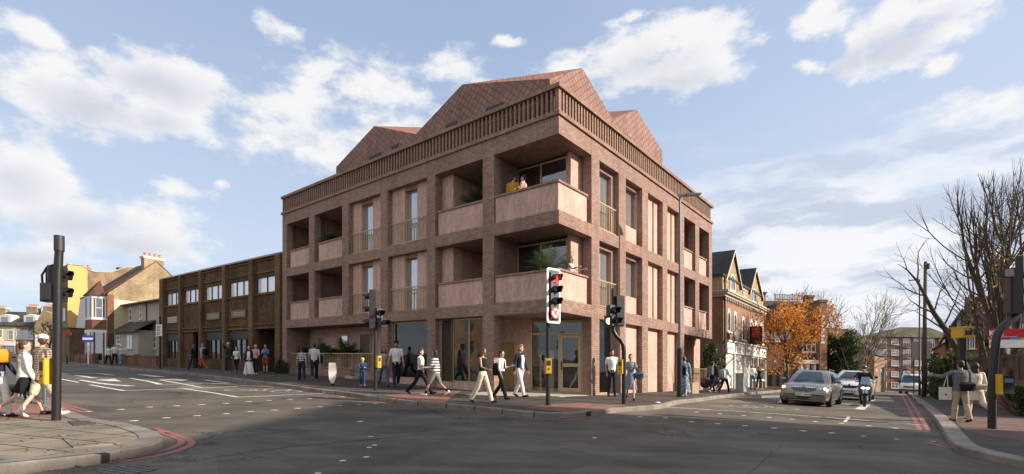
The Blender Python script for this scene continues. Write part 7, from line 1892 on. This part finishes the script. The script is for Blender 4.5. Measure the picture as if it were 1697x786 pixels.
        if inner:
            mb = MB(); rr = []
            for z, dx in ((.95, .135), (1.1, .128), (1.3, .150), (1.42, .115)): rr.append([T(z)+Vector((dx*h-(.02*h if abs(t) > .5 else 0), t*.075*h, 0)) for t in (-1, -.5, 0, .5, 1)]+[T(z)+Vector((.05*h, t*.07*h, 0)) for t in (1, -1)])
            mb.loft(rr); mb.build('shirt_front', inner, root, smooth=True)
        if collar: MB().tube([T(1.40, .115), T(1.28, .14), T(1.12, .135)], [.016*h, .028*h, .02*h], 6).build('necktie', cloth('black', (.015, .015, .017)), root)
    # shoes
    sm2 = cloth('shoe%02d%02d%02d' % tuple(int(c*99) for c in shoes), shoes, .6)
    for a, b, sd in ((aL, bL, 1), (aR, bR, -1)):
        fd = Vector((cos(b*.6), 0, sin(b*.6))); nn = Vector((-fd.z, 0, fd.x)); mb = MB()
        mb.tube([a-fd*.055*h-nn*.035*h, a-fd*.02*h-nn*.03*h, a+fd*.07*h-nn*.038*h, a+fd*.15*h-nn*.048*h, a+fd*.195*h-nn*.052*h], [.030*h, .043*h, .042*h, .034*h, .02*h], 10)
        mb.tube([a-nn*.03*h, a+nn*.03*h], [.042*h, .043*h], 10)
        rmesh(mb, 'shoe', sm2, root, max(.009, vox*.9), 2)
        if socks: MB().tube([a+nn*.0, a+(kL if sd == 1 else kR).lerp(a, .72)-a], [.042*h, .050*h], 10).build('sock', socks, root, smooth=True)
    # hair and hats
    if hairstyle:
        mb = MB(); hm = hairm(hair)
        mb.ell(hv(-.018, 0, .045), (.096*h, .084*h, .096*h), 16, 10, hrot.to_matrix())
        mb.ell(hv(-.045, 0, .0), (.068*h, .080*h, .09*h), 14, 9)
        if hairstyle == 'volume': mb.ell(hv(.02, 0, .10), (.075*h, .08*h, .05*h), 14, 9)
        if hairstyle in ('long', 'loose'):
            for y_ in (-.055, -.02, .02, .055): mb.tube([hv(-.05, y_, .02), hv(-.075, y_*1.15, -.10), hv(-.085, y_*1.2, -.22 if hairstyle == 'long' else -.32)], [.045*h, .042*h, .022*h], 8)
            for s in (-1, 1): mb.tube([hv(.0, s*.07, .03), hv(-.005, s*.085, -.08), hv(.0, s*.085, -.17)], [.03*h, .028*h, .014*h], 8)
        if hairstyle == 'pony': mb.tube([hv(-.09, 0, .07), hv(-.13, 0, .02), hv(-.13, 0, -.12), hv(-.12, 0, -.22)], [.022*h, .034*h, .034*h, .014*h], 8)
        if hairstyle == 'bun': mb.ell(hv(-.085, 0, .10), (.045*h,)*3, 10, 7)
        if hairstyle == 'beard': mb.ell(hv(.035, 0, -.082), (.058*h, .056*h, .040*h), 12, 8)
        rmesh(mb, 'hair', hm, root, max(.009, vox*.9), 2)
    if cap:
        c, kind_ = cap; cm = cloth('cap_%d' % int(sum(c)*100), c) if kind_ != 'helmet' else paint('helmet_%d' % int(sum(c)*100), c, 0)
        mb = MB(); mb.ell(hv(-.008, 0, .068), (.108*h, .094*h, .082*h) if kind_ != 'helmet' else (.125*h, .112*h, .11*h), 18, 10, hrot.to_matrix())
        if kind_ == 'cap': mb.loft([[hv(x, y, z) for y in (-.07, -.035, 0, .035, .07)]+[hv(x, y, z-.01) for y in (.07, 0, -.07)] for x, z in ((.07, .062), (.165, .045))])
        rmesh(mb, 'cap' if kind_ == 'cap' else 'hat' if kind_ == 'hat' else 'helmet', cm, root, .009, 2)
    if hood:
        mb = MB(); mb.ell(hv(-.02, 0, .03), (.11*h, .095*h, .13*h), 16, 10); mb.tube([hv(-.03, 0, -.06), T(1.42, -.02)], [.085*h, .10*h], 12); rmesh(mb, 'hood', hairm('black'), root, .011, 3)
    return dict(wL=wL, wR=wR, shL=shL, shR=shR, T=T, hd=hd, hv=hv, h=h, fL=fL, fR=fR, eL=eL, eR=eR)
PLOG = []
def walker(px, py, pyh, heading, lab, H=None, **kw):
    p = gp(px, py, kw.pop('lift', KERB)); Hm = (py-pyh)/FOC*p.y; PLOG.append((px, round(p.y, 1), round(Hm, 2)))
    Hh = H or max(1.5, min(1.95, Hm)); o = empty('person', p, R(heading)); tag(o, lab, 'person'); kw.setdefault('vox', .011 if p.y < 22 else .016)
    return o, person(o, Hh, **kw)
def worldpt(o, v): return Matrix.Translation(o.location) @ Matrix.Rotation(o.rotation_euler.z, 4, 'Z') @ v
def bag(name, o, v, size, mat, lab, cat, rz=0, strap=None, smat=None, shape='box'):
    """a carried thing at a point of its carrier; stays top-level"""
    q = worldpt(o, v); b = empty(name, q, o.rotation_euler.z+rz); tag(b, lab, cat); sx, sy, sz = size; mb = MB()
    if shape == 'tote': mb.loft([[(-sx*k, -sy*j, z), (sx*k, -sy*j, z), (sx*k, sy*j, z), (-sx*k, sy*j, z)] for z, k, j in ((-sz, 1.1, .95), (-sz*.3, 1.3, 1), (sz, .5, 1))]); mb.build('pouch', mat, b)
    else:
        mb.loft([[(-sx*k+.0, -sy*j, z), (-sx*.3*k, -sy*j*1.05, z), (sx*k, -sy*j*.9, z), (sx*k, sy*j*.9, z), (-sx*.3*k, sy*j*1.05, z), (-sx*k, sy*j, z)] for z, k, j in ((-sz, .6, .8), (-sz*.8, .95, .97), (sz*.5, 1, 1), (sz*.85, .8, .85), (sz, .4, .6))])
        mb.build('pouch', mat, b, smooth=True, auto=60)
    if strap:
        inv = (Matrix.Translation(b.location) @ Matrix.Rotation(b.rotation_euler.z, 4, 'Z')).inverted(); pts = [inv @ worldpt(o, p_) for p_ in strap]
        MB().tube(pts, .013, 6).build('strap', smat or mat, b)
    return b
BK = cloth('black', (.015, .015, .017)); NV = cloth('navy', (.018, .025, .045)); WH = cloth('white', (.72, .71, .69)); CR = cloth('cream', (.58, .52, .40)); JE = cloth('jeans', (.07, .13, .22)); LJ = cloth('light_jeans', (.20, .32, .44)); GY = cloth('grey', (.13, .14, .15))
OW = cloth('off_white', (.62, .60, .54)); DG = cloth('dark_green', (.03, .04, .03)); PK = cloth('pale_pink', (.50, .32, .28)); RU = cloth('rust', (.30, .05, .03)); OR = cloth('orange_red', (.45, .09, .03)); TN = cloth('beige', (.40, .32, .22)); LB = cloth('light_blue', (.38, .47, .56))
SW = (.7, .7, .68); SB = (.02, .02, .02)
walkL = ((24, 5), (-20, 24)); walkR = ((-20, 24), (24, 5)); stand = ((3, 2), (-3, 3)); small_ = ((12, 4), (-10, 12))
armsW = ((-20, 14, 8, 0), (22, 22, 8, 0)); armsW2 = ((22, 22, 8, 0), (-20, 14, 8, 0)); down = ((0, 10, 7, 0), (2, 10, 7, 0))
o, j = walker(-4, 692, 556, 10, 'person in dark jacket and white trousers cut off by the left edge', skinc='fair', hair='brown', top=NV, sleeve='long', bottom=WH, legs=small_, arms=((10, 20, 8, 0), (-10, 10, 8, 0)))
bag('shoulder_bag', o, j['T'](1.32, .12, -.12), (.10, .15, .13), cloth('bright_orange', (.75, .28, .03)), 'bright orange bag on the person at the left edge', 'bag')
o, j = walker(41, 690, 562, 52, 'woman with long brown ponytail, white sweater, black shorts and bare legs seen from behind', fem=True, hair='brown', hairstyle='pony', top=WH, sleeve='long', bottom=BK, kind='shorts', legs=((26, 8), (-22, 26)), arms=((-8, 20, 10, 0), (6, 14, 8, 0)), look=-20, shoes=SB, stout=1.12)
bag('shoulder_bag', o, j['T'](1.0, .0, .24), (.05, .12, .12), BK, 'black bag hanging from the strap of the woman in white sweater', 'bag', strap=[j['T'](1.1, -.0, .23), j['T'](1.3, -.13, .05), j['T'](1.46, -.05, -.12), j['T'](1.3, .13, .05), j['T'](1.1, .02, .23)])
o, j = walker(70, 690, 553, 75, 'man in white cap, brown checked shirt and cream shorts beside the near black pole', hair='brown', hairstyle='beard', top=checks('brown_check', (.10, .06, .035), (.36, .28, .20), (.55, .48, .38), 22), sleeve='long', bottom=CR, kind='shorts', wide=1.3, legs=((-14, 22), (20, 4)), arms=((42, 30, 20, 0), (2, 20, 8, 0)), look=55, shoes=(.65, .55, .52), cap=((.72, .72, .74), 'cap'), hem=.80, socks=WH)
# dog behind the pair
p = gp(33, 668, KERB); d = empty('dog', p, R(5)); tag(d, 'small black dog standing behind the legs of the woman in shorts', 'dog')
mb = MB(); mb.tube([(-.26, 0, .36), (-.12, 0, .36), (.05, 0, .34), (.18, 0, .37), (.27, 0, .44)], [.07, .085, .10, .095, .06], 12)
mb.tube([(.24, 0, .42), (.33, 0, .52)], [.06, .05], 10); mb.ell((.36, 0, .54), (.075, .058, .06), 12, 8); mb.tube([(.38, 0, .53), (.47, 0, .50)], [.04, .024], 8)
for s in (-1, 1):
    mb.tube([(-.24, s*.06, .34), (-.17, s*.065, .24), (-.26, s*.065, .13), (-.245, s*.065, .02), (-.20, s*.065, .015)], [.055, .04, .024, .02, .018], 8)
    mb.tube([(.17, s*.06, .33), (.15, s*.06, .2), (.17, s*.06, .12), (.165, s*.06, .02), (.21, s*.06, .015)], [.045, .03, .022, .02, .018], 8); mb.tube([(.34, s*.04, .57), (.32, s*.05, .64)], [.024, .008], 6)
mb.tube([(-.28, 0, .38), (-.36, 0, .47), (-.34, 0, .58), (-.29, 0, .62)], [.022, .02, .016, .01], 8)
rmesh(mb, 'body', plain('black_fur', (.02, .018, .017), .8, var=.4, scale=40), d, .010, 2)
walker(179.5, 606, 571.5, -35, 'man in white shirt and black cap, leftmost of three by the garden wall', top=WH, sleeve='long', bottom=BK, legs=walkL, arms=down, skinc='olive', hair='black', cap=((.02, .02, .02), 'cap'), shoes=SB)
walker(190, 604.5, 570, -35, 'bearded man in white T-shirt, middle of the three by the garden wall', top=WH, bottom=BK, legs=small_, arms=down, skinc='olive', hair='black', hairstyle='beard', shoes=SB)
walker(201, 604.5, 571, -40, 'person in white cap and blue jeans, rightmost of three by the garden wall', top=OW, bottom=LJ, legs=walkR, arms=((60, 25, 20, 0), (0, 10, 8, 0)), skinc='fair', hair='dark', cap=((.7, .7, .7), 'cap'), fem=True, shoes=SB, wide=1.2)
o, j = walker(321, 613, 570, 165, 'person in black jacket and dark trousers walking before the brown building entrance', top=BK, sleeve='long', bottom=NV, legs=walkL, arms=down, hair='brown', hairstyle='long', fem=True, shoes=SB)
bag('handbag', o, j['T'](.98, .02, .22), (.05, .13, .10), GY, 'grey handbag on the hip of the person in black jacket', 'bag')
o, j = walker(336, 613, 568, 165, 'person in pale blue jacket and orange red trousers carrying a black backpack', top=LB, sleeve='long', bottom=OR, legs=walkR, arms=armsW, hair='sandy', shoes=(.25, .25, .25))
bag('backpack', o, j['T'](1.22, -.22, 0), (.11, .15, .22), BK, 'black backpack on the person in orange red trousers', 'backpack')
walker(378, 618, 568, -60, 'man in dark green outfit raising a hand to his grey cap', top=DG, sleeve='long', bottom=DG, legs=small_, arms=((0, 10, 8, 0), (120, 110, 10, 0)), hair='dark', cap=((.4, .4, .4), 'cap'), shoes=(.3, .3, .32), hem=.84)
o, j = walker(392, 617, 574, -80, 'woman in white blouse and black trousers, second from left before the lit shop windows', fem=True, top=WH, sleeve='long', bottom=BK, legs=walkL, arms=armsW, hair='brown', hairstyle='long', shoes=(.4, .4, .4))
walker(412.5, 623, 573, -70, 'black haired woman in white dress and dark cardigan near the building passage', fem=True, top=NV, sleeve='long', bottom=WH, kind='long', wide=1.1, legs=walkR, arms=down, hair='black', hairstyle='long', shoes=SW, inner=WH, hem=.82)
walker(424, 621, 571, -75, 'red haired woman in pink blouse and black trousers behind the white dress', fem=True, top=PK, sleeve='long', bottom=BK, legs=small_, arms=((20, 60, 8, 0), (0, 10, 8, 0)), hair='red', hairstyle='loose', shoes=(.6, .6, .6))
walker(440, 619, 571, -85, 'woman in denim jacket and rust shorts with bare legs looking at her hands', fem=True, top=cloth('denim', (.10, .19, .30)), sleeve='long', bottom=RU, kind='shorts', wide=1.3, legs=stand, arms=((18, 95, 8, 30), (18, 90, 8, 30)), hair='black', hairstyle='loose', nod=20, shoes=(.08, .03, .02))
walker(500, 631, 575, 115, 'woman in black and white striped top and dark wide trousers walking away', fem=True, top=stripes('bw_stripes', (.02, .02, .02), (.68, .66, .62), 13), sleeve='long', bottom=NV, wide=1.4, legs=walkL, arms=((8, 20, 12, 0), (-8, 12, 8, 0)), hair='dark', hairstyle='bun', shoes=(.5, .5, .5), hem=1.03)
o, j = walker(521, 630, 567, 112, 'tall man in white pinstriped shirt and dark trousers walking away beside the striped top', top=stripes('pinstripes', (.70, .70, .70), (.30, .30, .31), 28, 1, .7), bottom=NV, wide=1.25, legs=walkR, arms=armsW2, hair='dark', shoes=(.5, .52, .55), hem=.86)
bag('shoulder_bag', o, j['T'](1.0, -.05, -.26), (.06, .12, .17), BK, 'black bag at the side of the man in pinstriped shirt', 'bag', strap=[j['T'](1.12, -.05, -.26), j['T'](1.47, -.04, -.10)])
# child on a scooter
o, j = walker(601, 640, 597.5, -75, 'small child in yellow helmet and navy clothes riding a scooter', H=1.06, lift=KERB+.09, top=cloth('child_navy', (.03, .06, .13)), sleeve='long', bottom=cloth('child_navy', (.03, .06, .13)), wide=1.2, legs=((6, 6), (-6, 10)), arms=((35, 50, 8, 20), (35, 50, 8, 20)), hair='dark', cap=((.55, .72, .05), 'helmet'), shoes=(.5, .2, .15), stout=1.2, vox=.009)
sc = empty('kick_scooter', gp(602, 641, KERB), R(-75)); tag(sc, 'blue three wheeled kick scooter under the small child', 'scooter')
MB().extr([(-.28, -.06, .07), (.26, -.07, .07), (.26, .07, .07), (-.28, .06, .07)], (0, 0, .03)).build('deck', plain('scooter_blue', (.02, .18, .50), .4), sc)
MB().tube([(.26, 0, .09), (.22, 0, .72)], .016, 8).build('stem', M_pgrey, sc); MB().tube([(.22, -.16, .72), (.22, .16, .72)], .018, 8).build('handlebar', plain('scooter_blue', (.02, .18, .50)), sc)
for (x, y, r) in ((.28, -.11, .055), (.28, .11, .055), (-.30, 0, .04)): MB().tube([(x, y-.02, r), (x, y+.02, r)], r, 14).build('wheel', plain('wheel_green', (.15, .35, .25), .5), sc)
walker(636, 641, 574, -62, 'woman in dusty pink top and blue jeans holding hands with the man in white T-shirt', fem=True, top=cloth('dusty_pink', (.40, .29, .25)), sleeve='long', bottom=JE, legs=walkL, arms=((-5, 10, 14, 0), (10, 30, 8, 0)), hair='dark', hairstyle='loose', skinc='olive', shoes=SB)
walker(657, 642, 562, -72, 'man in black cap, white T-shirt and dark jeans walking towards us', top=WH, bottom=NV, legs=walkR, arms=((5, 12, 10, 0), (-8, 10, 16, 0)), hair='dark', hairstyle='beard', skinc='tan', cap=((.015, .015, .015), 'cap'), shoes=(.1, .1, .1), hem=.88)
walker(697, 654, 575, -8, 'young man in cream T-shirt and black trousers striding right with dark shoes', top=OW, bottom=BK, wide=1.15, legs=((28, 4), (-24, 22)), arms=((-12, 20, 8, 0), (8, 70, 6, 0)), hair='brown', hairstyle='volume', shoes=SB, hem=.88)
walker(721, 656, 577, 172, 'woman in striped sweater and grey shorts with white ankle boots facing the young man', fem=True, top=stripes('bw_stripes_wide', (.68, .66, .62), (.02, .02, .02), 11, 2, .55), sleeve='long', bottom=blotch('grey_pattern', (.10, .10, .08), (.28, .27, .22)), kind='shorts', wide=1.3, legs=((26, 6), (-22, 24)), arms=((18, 50, 8, 0), (-14, 12, 10, 0)), hair='black', hairstyle='long', skinc='tan', shoes=SW, stout=1.08, socks=BK)
o, j = walker(800, 668, 575, -28, 'woman in black sleeveless top and cream wide trousers looking down', fem=True, top=BK, sleeve='none', bottom=CR, wide=1.22, legs=((20, 4), (-17, 18)), arms=((-10, 12, 8, 0), (14, 60, 8, 0)), hair='brown', hairstyle='long', nod=28, skinc='tan', shoes=SB, hem=1.03)
bag('shoulder_bag', o, j['T'](1.12, -.02, .24), (.05, .10, .09), BK, 'small black bag under the arm of the woman in cream trousers', 'bag', strap=[j['T'](1.18, 0, .24), j['T'](1.46, -.02, .12)])
o, j = walker(831, 662, 580, -35, 'person in white knotted shirt with black tie and black trousers by the corner', fem=True, top=WH, sleeve='half', bottom=BK, wide=1.2, legs=((-18, 22), (20, 4)), arms=((4, 100, 10, 0), (8, 16, 8, 0)), hair='black', hairstyle='short', skinc='fair', shoes=SB, collar=True, hem=1.03)
bag('backpack', o, j['T'](1.10, -.20, .02), (.09, .13, .20), BK, 'black backpack on the person in white knotted shirt', 'backpack')
walker(862, 658, 571, -40, 'blond man in open navy jacket, white shirt and pale trousers by the entrance', top=NV, sleeve='long', bottom=WH, legs=((-14, 16), (18, 4)), arms=((8, 14, 8, 0), (-12, 14, 10, 0)), hair='sandy', hairstyle='volume', shoes=SB, inner=WH, look=25)
walker(1014, 657, 580, -88, 'dark haired man in white T-shirt and navy trousers with hands in pockets', top=WH, bottom=NV, legs=((8, 4), (-6, 8)), arms=((-4, 20, 12, 40), (-4, 20, 12, 40)), hair='black', hairstyle='beard', skinc='tan', nod=12, shoes=(.10, .05, .04), hem=.88)
o, j = walker(1045, 664, 585, -100, 'woman in patterned blue grey dress behind the swan neck pole', fem=True, top=blotch('blue_print', (.05, .07, .11), (.30, .34, .40), 55), sleeve='short', bottom=blotch('blue_print', (.05, .07, .11), (.30, .34, .40), 55), kind='skirt', wide=.8, legs=walkL, arms=((25, 90, 8, 0), (5, 20, 8, 0)), hair='black', hairstyle='bun', skinc='tan', shoes=SB)
bag('handbag', o, j['T'](.98, .05, .30), (.06, .15, .11), cloth('steel_blue', (.05, .11, .19)), 'large steel blue handbag carried by the woman in patterned dress', 'bag', strap=[j['T'](1.08, .05, .22), j['T'](1.25, .08, .26), j['T'](1.08, .05, .38)])
# balcony people
def hbperson(px, d, lvl, ang, lab, side='L', **kw):
    if side == 'L': x_, y_ = d, TL(px, d)
    else: x_, y_ = TR(px, d), d
    q = hbpt(x_, y_, lvl); o = empty('person', q, R(ang)); tag(o, lab, 'person'); return o, person(o, **kw)
hbperson(850, .50, H2t+.02, 70, 'man with grey hair in mustard T-shirt on the top corner balcony', H=1.86, top=cloth('mustard', (.48, .23, .03)), bottom=NV, legs=stand, arms=down, hair='dark', look=-35, stout=1.05)
hbperson(868, .50, H2t+.02, 150, 'woman in pink checked shirt on the top corner balcony facing the man', H=1.74, fem=True, top=checks('pink_check', (.45, .20, .18), (.55, .38, .36), (.30, .12, .12), 26), bottom=JE, legs=stand, arms=((10, 40, 10, 0), (10, 40, 10, 0)), hair='black', hairstyle='bun')
hbperson(943, .46, H1t+.02, -35, 'blond woman with sunglasses in white top leaning on the first floor corner balcony', side='R', H=1.72, fem=True, top=WH, sleeve='none', bottom=JE, legs=stand, arms=((40, 50, 14, 0), (40, 50, 14, 0)), hair='blond', hairstyle='long', lean=8)
o, j = walker(1134, 657, 591, 62, 'woman in long blue patterned dress seen from behind beside the street lamp', fem=True, top=blotch('blue_batik', (.09, .14, .24), (.30, .40, .52), 14), sleeve='half', bottom=blotch('blue_batik', (.09, .14, .24), (.30, .40, .52), 14), kind='long', wide=.75, legs=small_, arms=((0, 15, 8, 0), (8, 12, 12, 0)), hair='brown', hairstyle='bun', shoes=(.35, .35, .4), stout=1.12)
bag('shoulder_bag', o, j['T'](1.15, -.17, .05), (.07, .15, .20), BK, 'black bag on the back of the woman in blue dress', 'bag')
p_ = gp(1150, 653, KERB); b = empty('paper_bag', p_, R(30)); tag(b, 'tan paper carrier bag standing right of the woman in blue dress', 'bag')
MB().box(-.22, .22, -.10, .10, .02, .52).build('pouch', TN, b); MB().tube([(-.08, .1, .52), (-.06, .1, .66), (.06, .1, .66), (.08, .1, .52)], .008, 5).build('handle', TN, b)
o, j = walker(1181, 651, 598, 35, 'man in black jacket with backpack carrying a purple instrument case', top=BK, sleeve='long', bottom=NV, legs=walkL, arms=((-12, 14, 14, 0), (8, 12, 8, 0)), hair='dark', hairstyle='short', shoes=(.5, .55, .6), cap=((.1, .1, .1), 'hat'))
bag('backpack', o, j['T'](1.25, -.2, 0), (.10, .15, .22), GY, 'dark grey backpack on the man with the instrument case', 'backpack')
b = empty('instrument_case', gp(1176, 650, KERB)+Vector((0, -.25, .48)), R(12)); tag(b, 'long purple string instrument case held at the side of the man in black', 'case')
mb = MB(); mb.loft([[(x, y*r*.6, zc+z*r) for y, z in [(cos(a), sin(a)) for a in [2*pi*i/14 for i in range(14)]]] for x, r, zc in ((-.62, .10, 0), (-.55, .22, 0), (-.35, .26, 0), (-.15, .20, .0), (.05, .24, .0), (.22, .20, .03), (.32, .10, .06), (.62, .09, .08), (.70, .06, .08))]); mb.build('shell', plain('purple_case', (.09, .018, .04), .45), b, smooth=True)
MB().tube([(-.2, 0, .24), (-.18, 0, .32), (0, 0, .32), (.02, 0, .24)], .015, 6).build('handle', BK, b)
o, j = walker(1201, 651.5, 603, 35, 'person in pale blue jacket and black trousers with a light backpack walking away', top=LB, sleeve='long', bottom=BK, wide=1.2, legs=walkR, arms=armsW, hair='black', hairstyle='short', shoes=(.12, .04, .14), fem=True, stout=1.08)
bag('backpack', o, j['T'](1.2, -.22, 0), (.10, .15, .22), cloth('pale_grey', (.42, .45, .48)), 'pale grey backpack on the person in light blue jacket', 'backpack')
walker(1247.5, 646, 604, -85, 'woman with grey hair, white shirt and blue jeans before the shop front', fem=True, top=WH, sleeve='long', bottom=JE, legs=stand, arms=((15, 70, 8, 20), (10, 60, 8, 20)), hair='sandy', hairstyle='long', shoes=SB)
walker(1258, 645, 607, -95, 'person in black vest and trousers stretching one arm out beside the woman in white', fem=True, top=BK, sleeve='none', bottom=BK, legs=small_, arms=((80, 60, 60, 0), (10, 100, 20, 0)), hair='brown', hairstyle='long', shoes=SW)
# couple on the right pavement
o, j = walker(1592, 699, 598, 78, 'man in grey sweater and beige trousers pointing left on the right pavement', top=GY, sleeve='long', bottom=TN, wide=1.15, legs=((10, 4), (-10, 12)), arms=((52, 48, 40, 0), (2, 12, 8, 0)), hair='black', hairstyle='short', skinc='tan', shoes=SB, stout=1.1)
bag('waist_bag', o, j['T'](1.02, -.18, -.06), (.07, .16, .12), BK, 'black pouch bag worn low on the back of the man in grey', 'bag')
b = bag('tote_bag', o, Vector((.05, .34, .78)), (.02, .15, .18), OW, 'white cotton tote bag with small dark print carried by the man in grey', 'bag', shape='tote', strap=[Vector((.05, .28, .98)), Vector((.03, .30, 1.30)), Vector((.05, .38, .98))], smat=OW)
MB().ell((-.03, 0, -.03), (.003, .025, .03), 10, 6).build('print', BK, b)
o, j = walker(1616, 696, 602, 78, 'woman in oversized cream coat and black head covering on the right pavement', fem=True, top=OW, sleeve='long', bottom=CR, wide=1.3, hem=.62, legs=((14, 4), (-26, 44)), arms=((5, 25, 16, 0), (0, 20, 16, 0)), hair='black', hairstyle=None, hood=True, shoes=(.6, .58, .55), stout=1.22)
bag('crossbody_bag', o, j['T'](1.04, -.22, -.02), (.05, .13, .08), TN, 'small tan crossbody bag on the back of the cream coat', 'bag', strap=[j['T'](1.08, -.22, .08), j['T'](1.3, -.19, .02), j['T'](1.45, -.08, -.09)])
# scooter rider
ro = empty('person', ms.location+Vector((0, 0, 0)), R(236)); ro.location = ms.location+Vector((cos(R(236))*-.30, sin(R(236))*-.30, 0)); tag(ro, 'rider in black clothes and dark helmet sitting on the motor scooter', 'person')
person(ro, 1.78, top=BK, sleeve='long', bottom=BK, wide=1.15, legs=((62, 66), (40, 42)), sit=.93, arms=((48, 28, 14, 0), (48, 28, 14, 0)), hair='black', hairstyle=None, cap=((.035, .035, .04), 'helmet'), shoes=SB, stout=1.18, lean=8, vox=.014)
dg = bpy.context.evaluated_depsgraph_get()
for o in REM:
    me = bpy.data.meshes.new_from_object(o.evaluated_get(dg)); old = o.data
    o.modifiers.clear(); o.data = me; me.name = o.name
    me.polygons.foreach_set('use_smooth', [True]*len(me.polygons))
print('PEOPLE', PLOG); print('POLYS', sum(len(o.data.polygons) for o in REM))
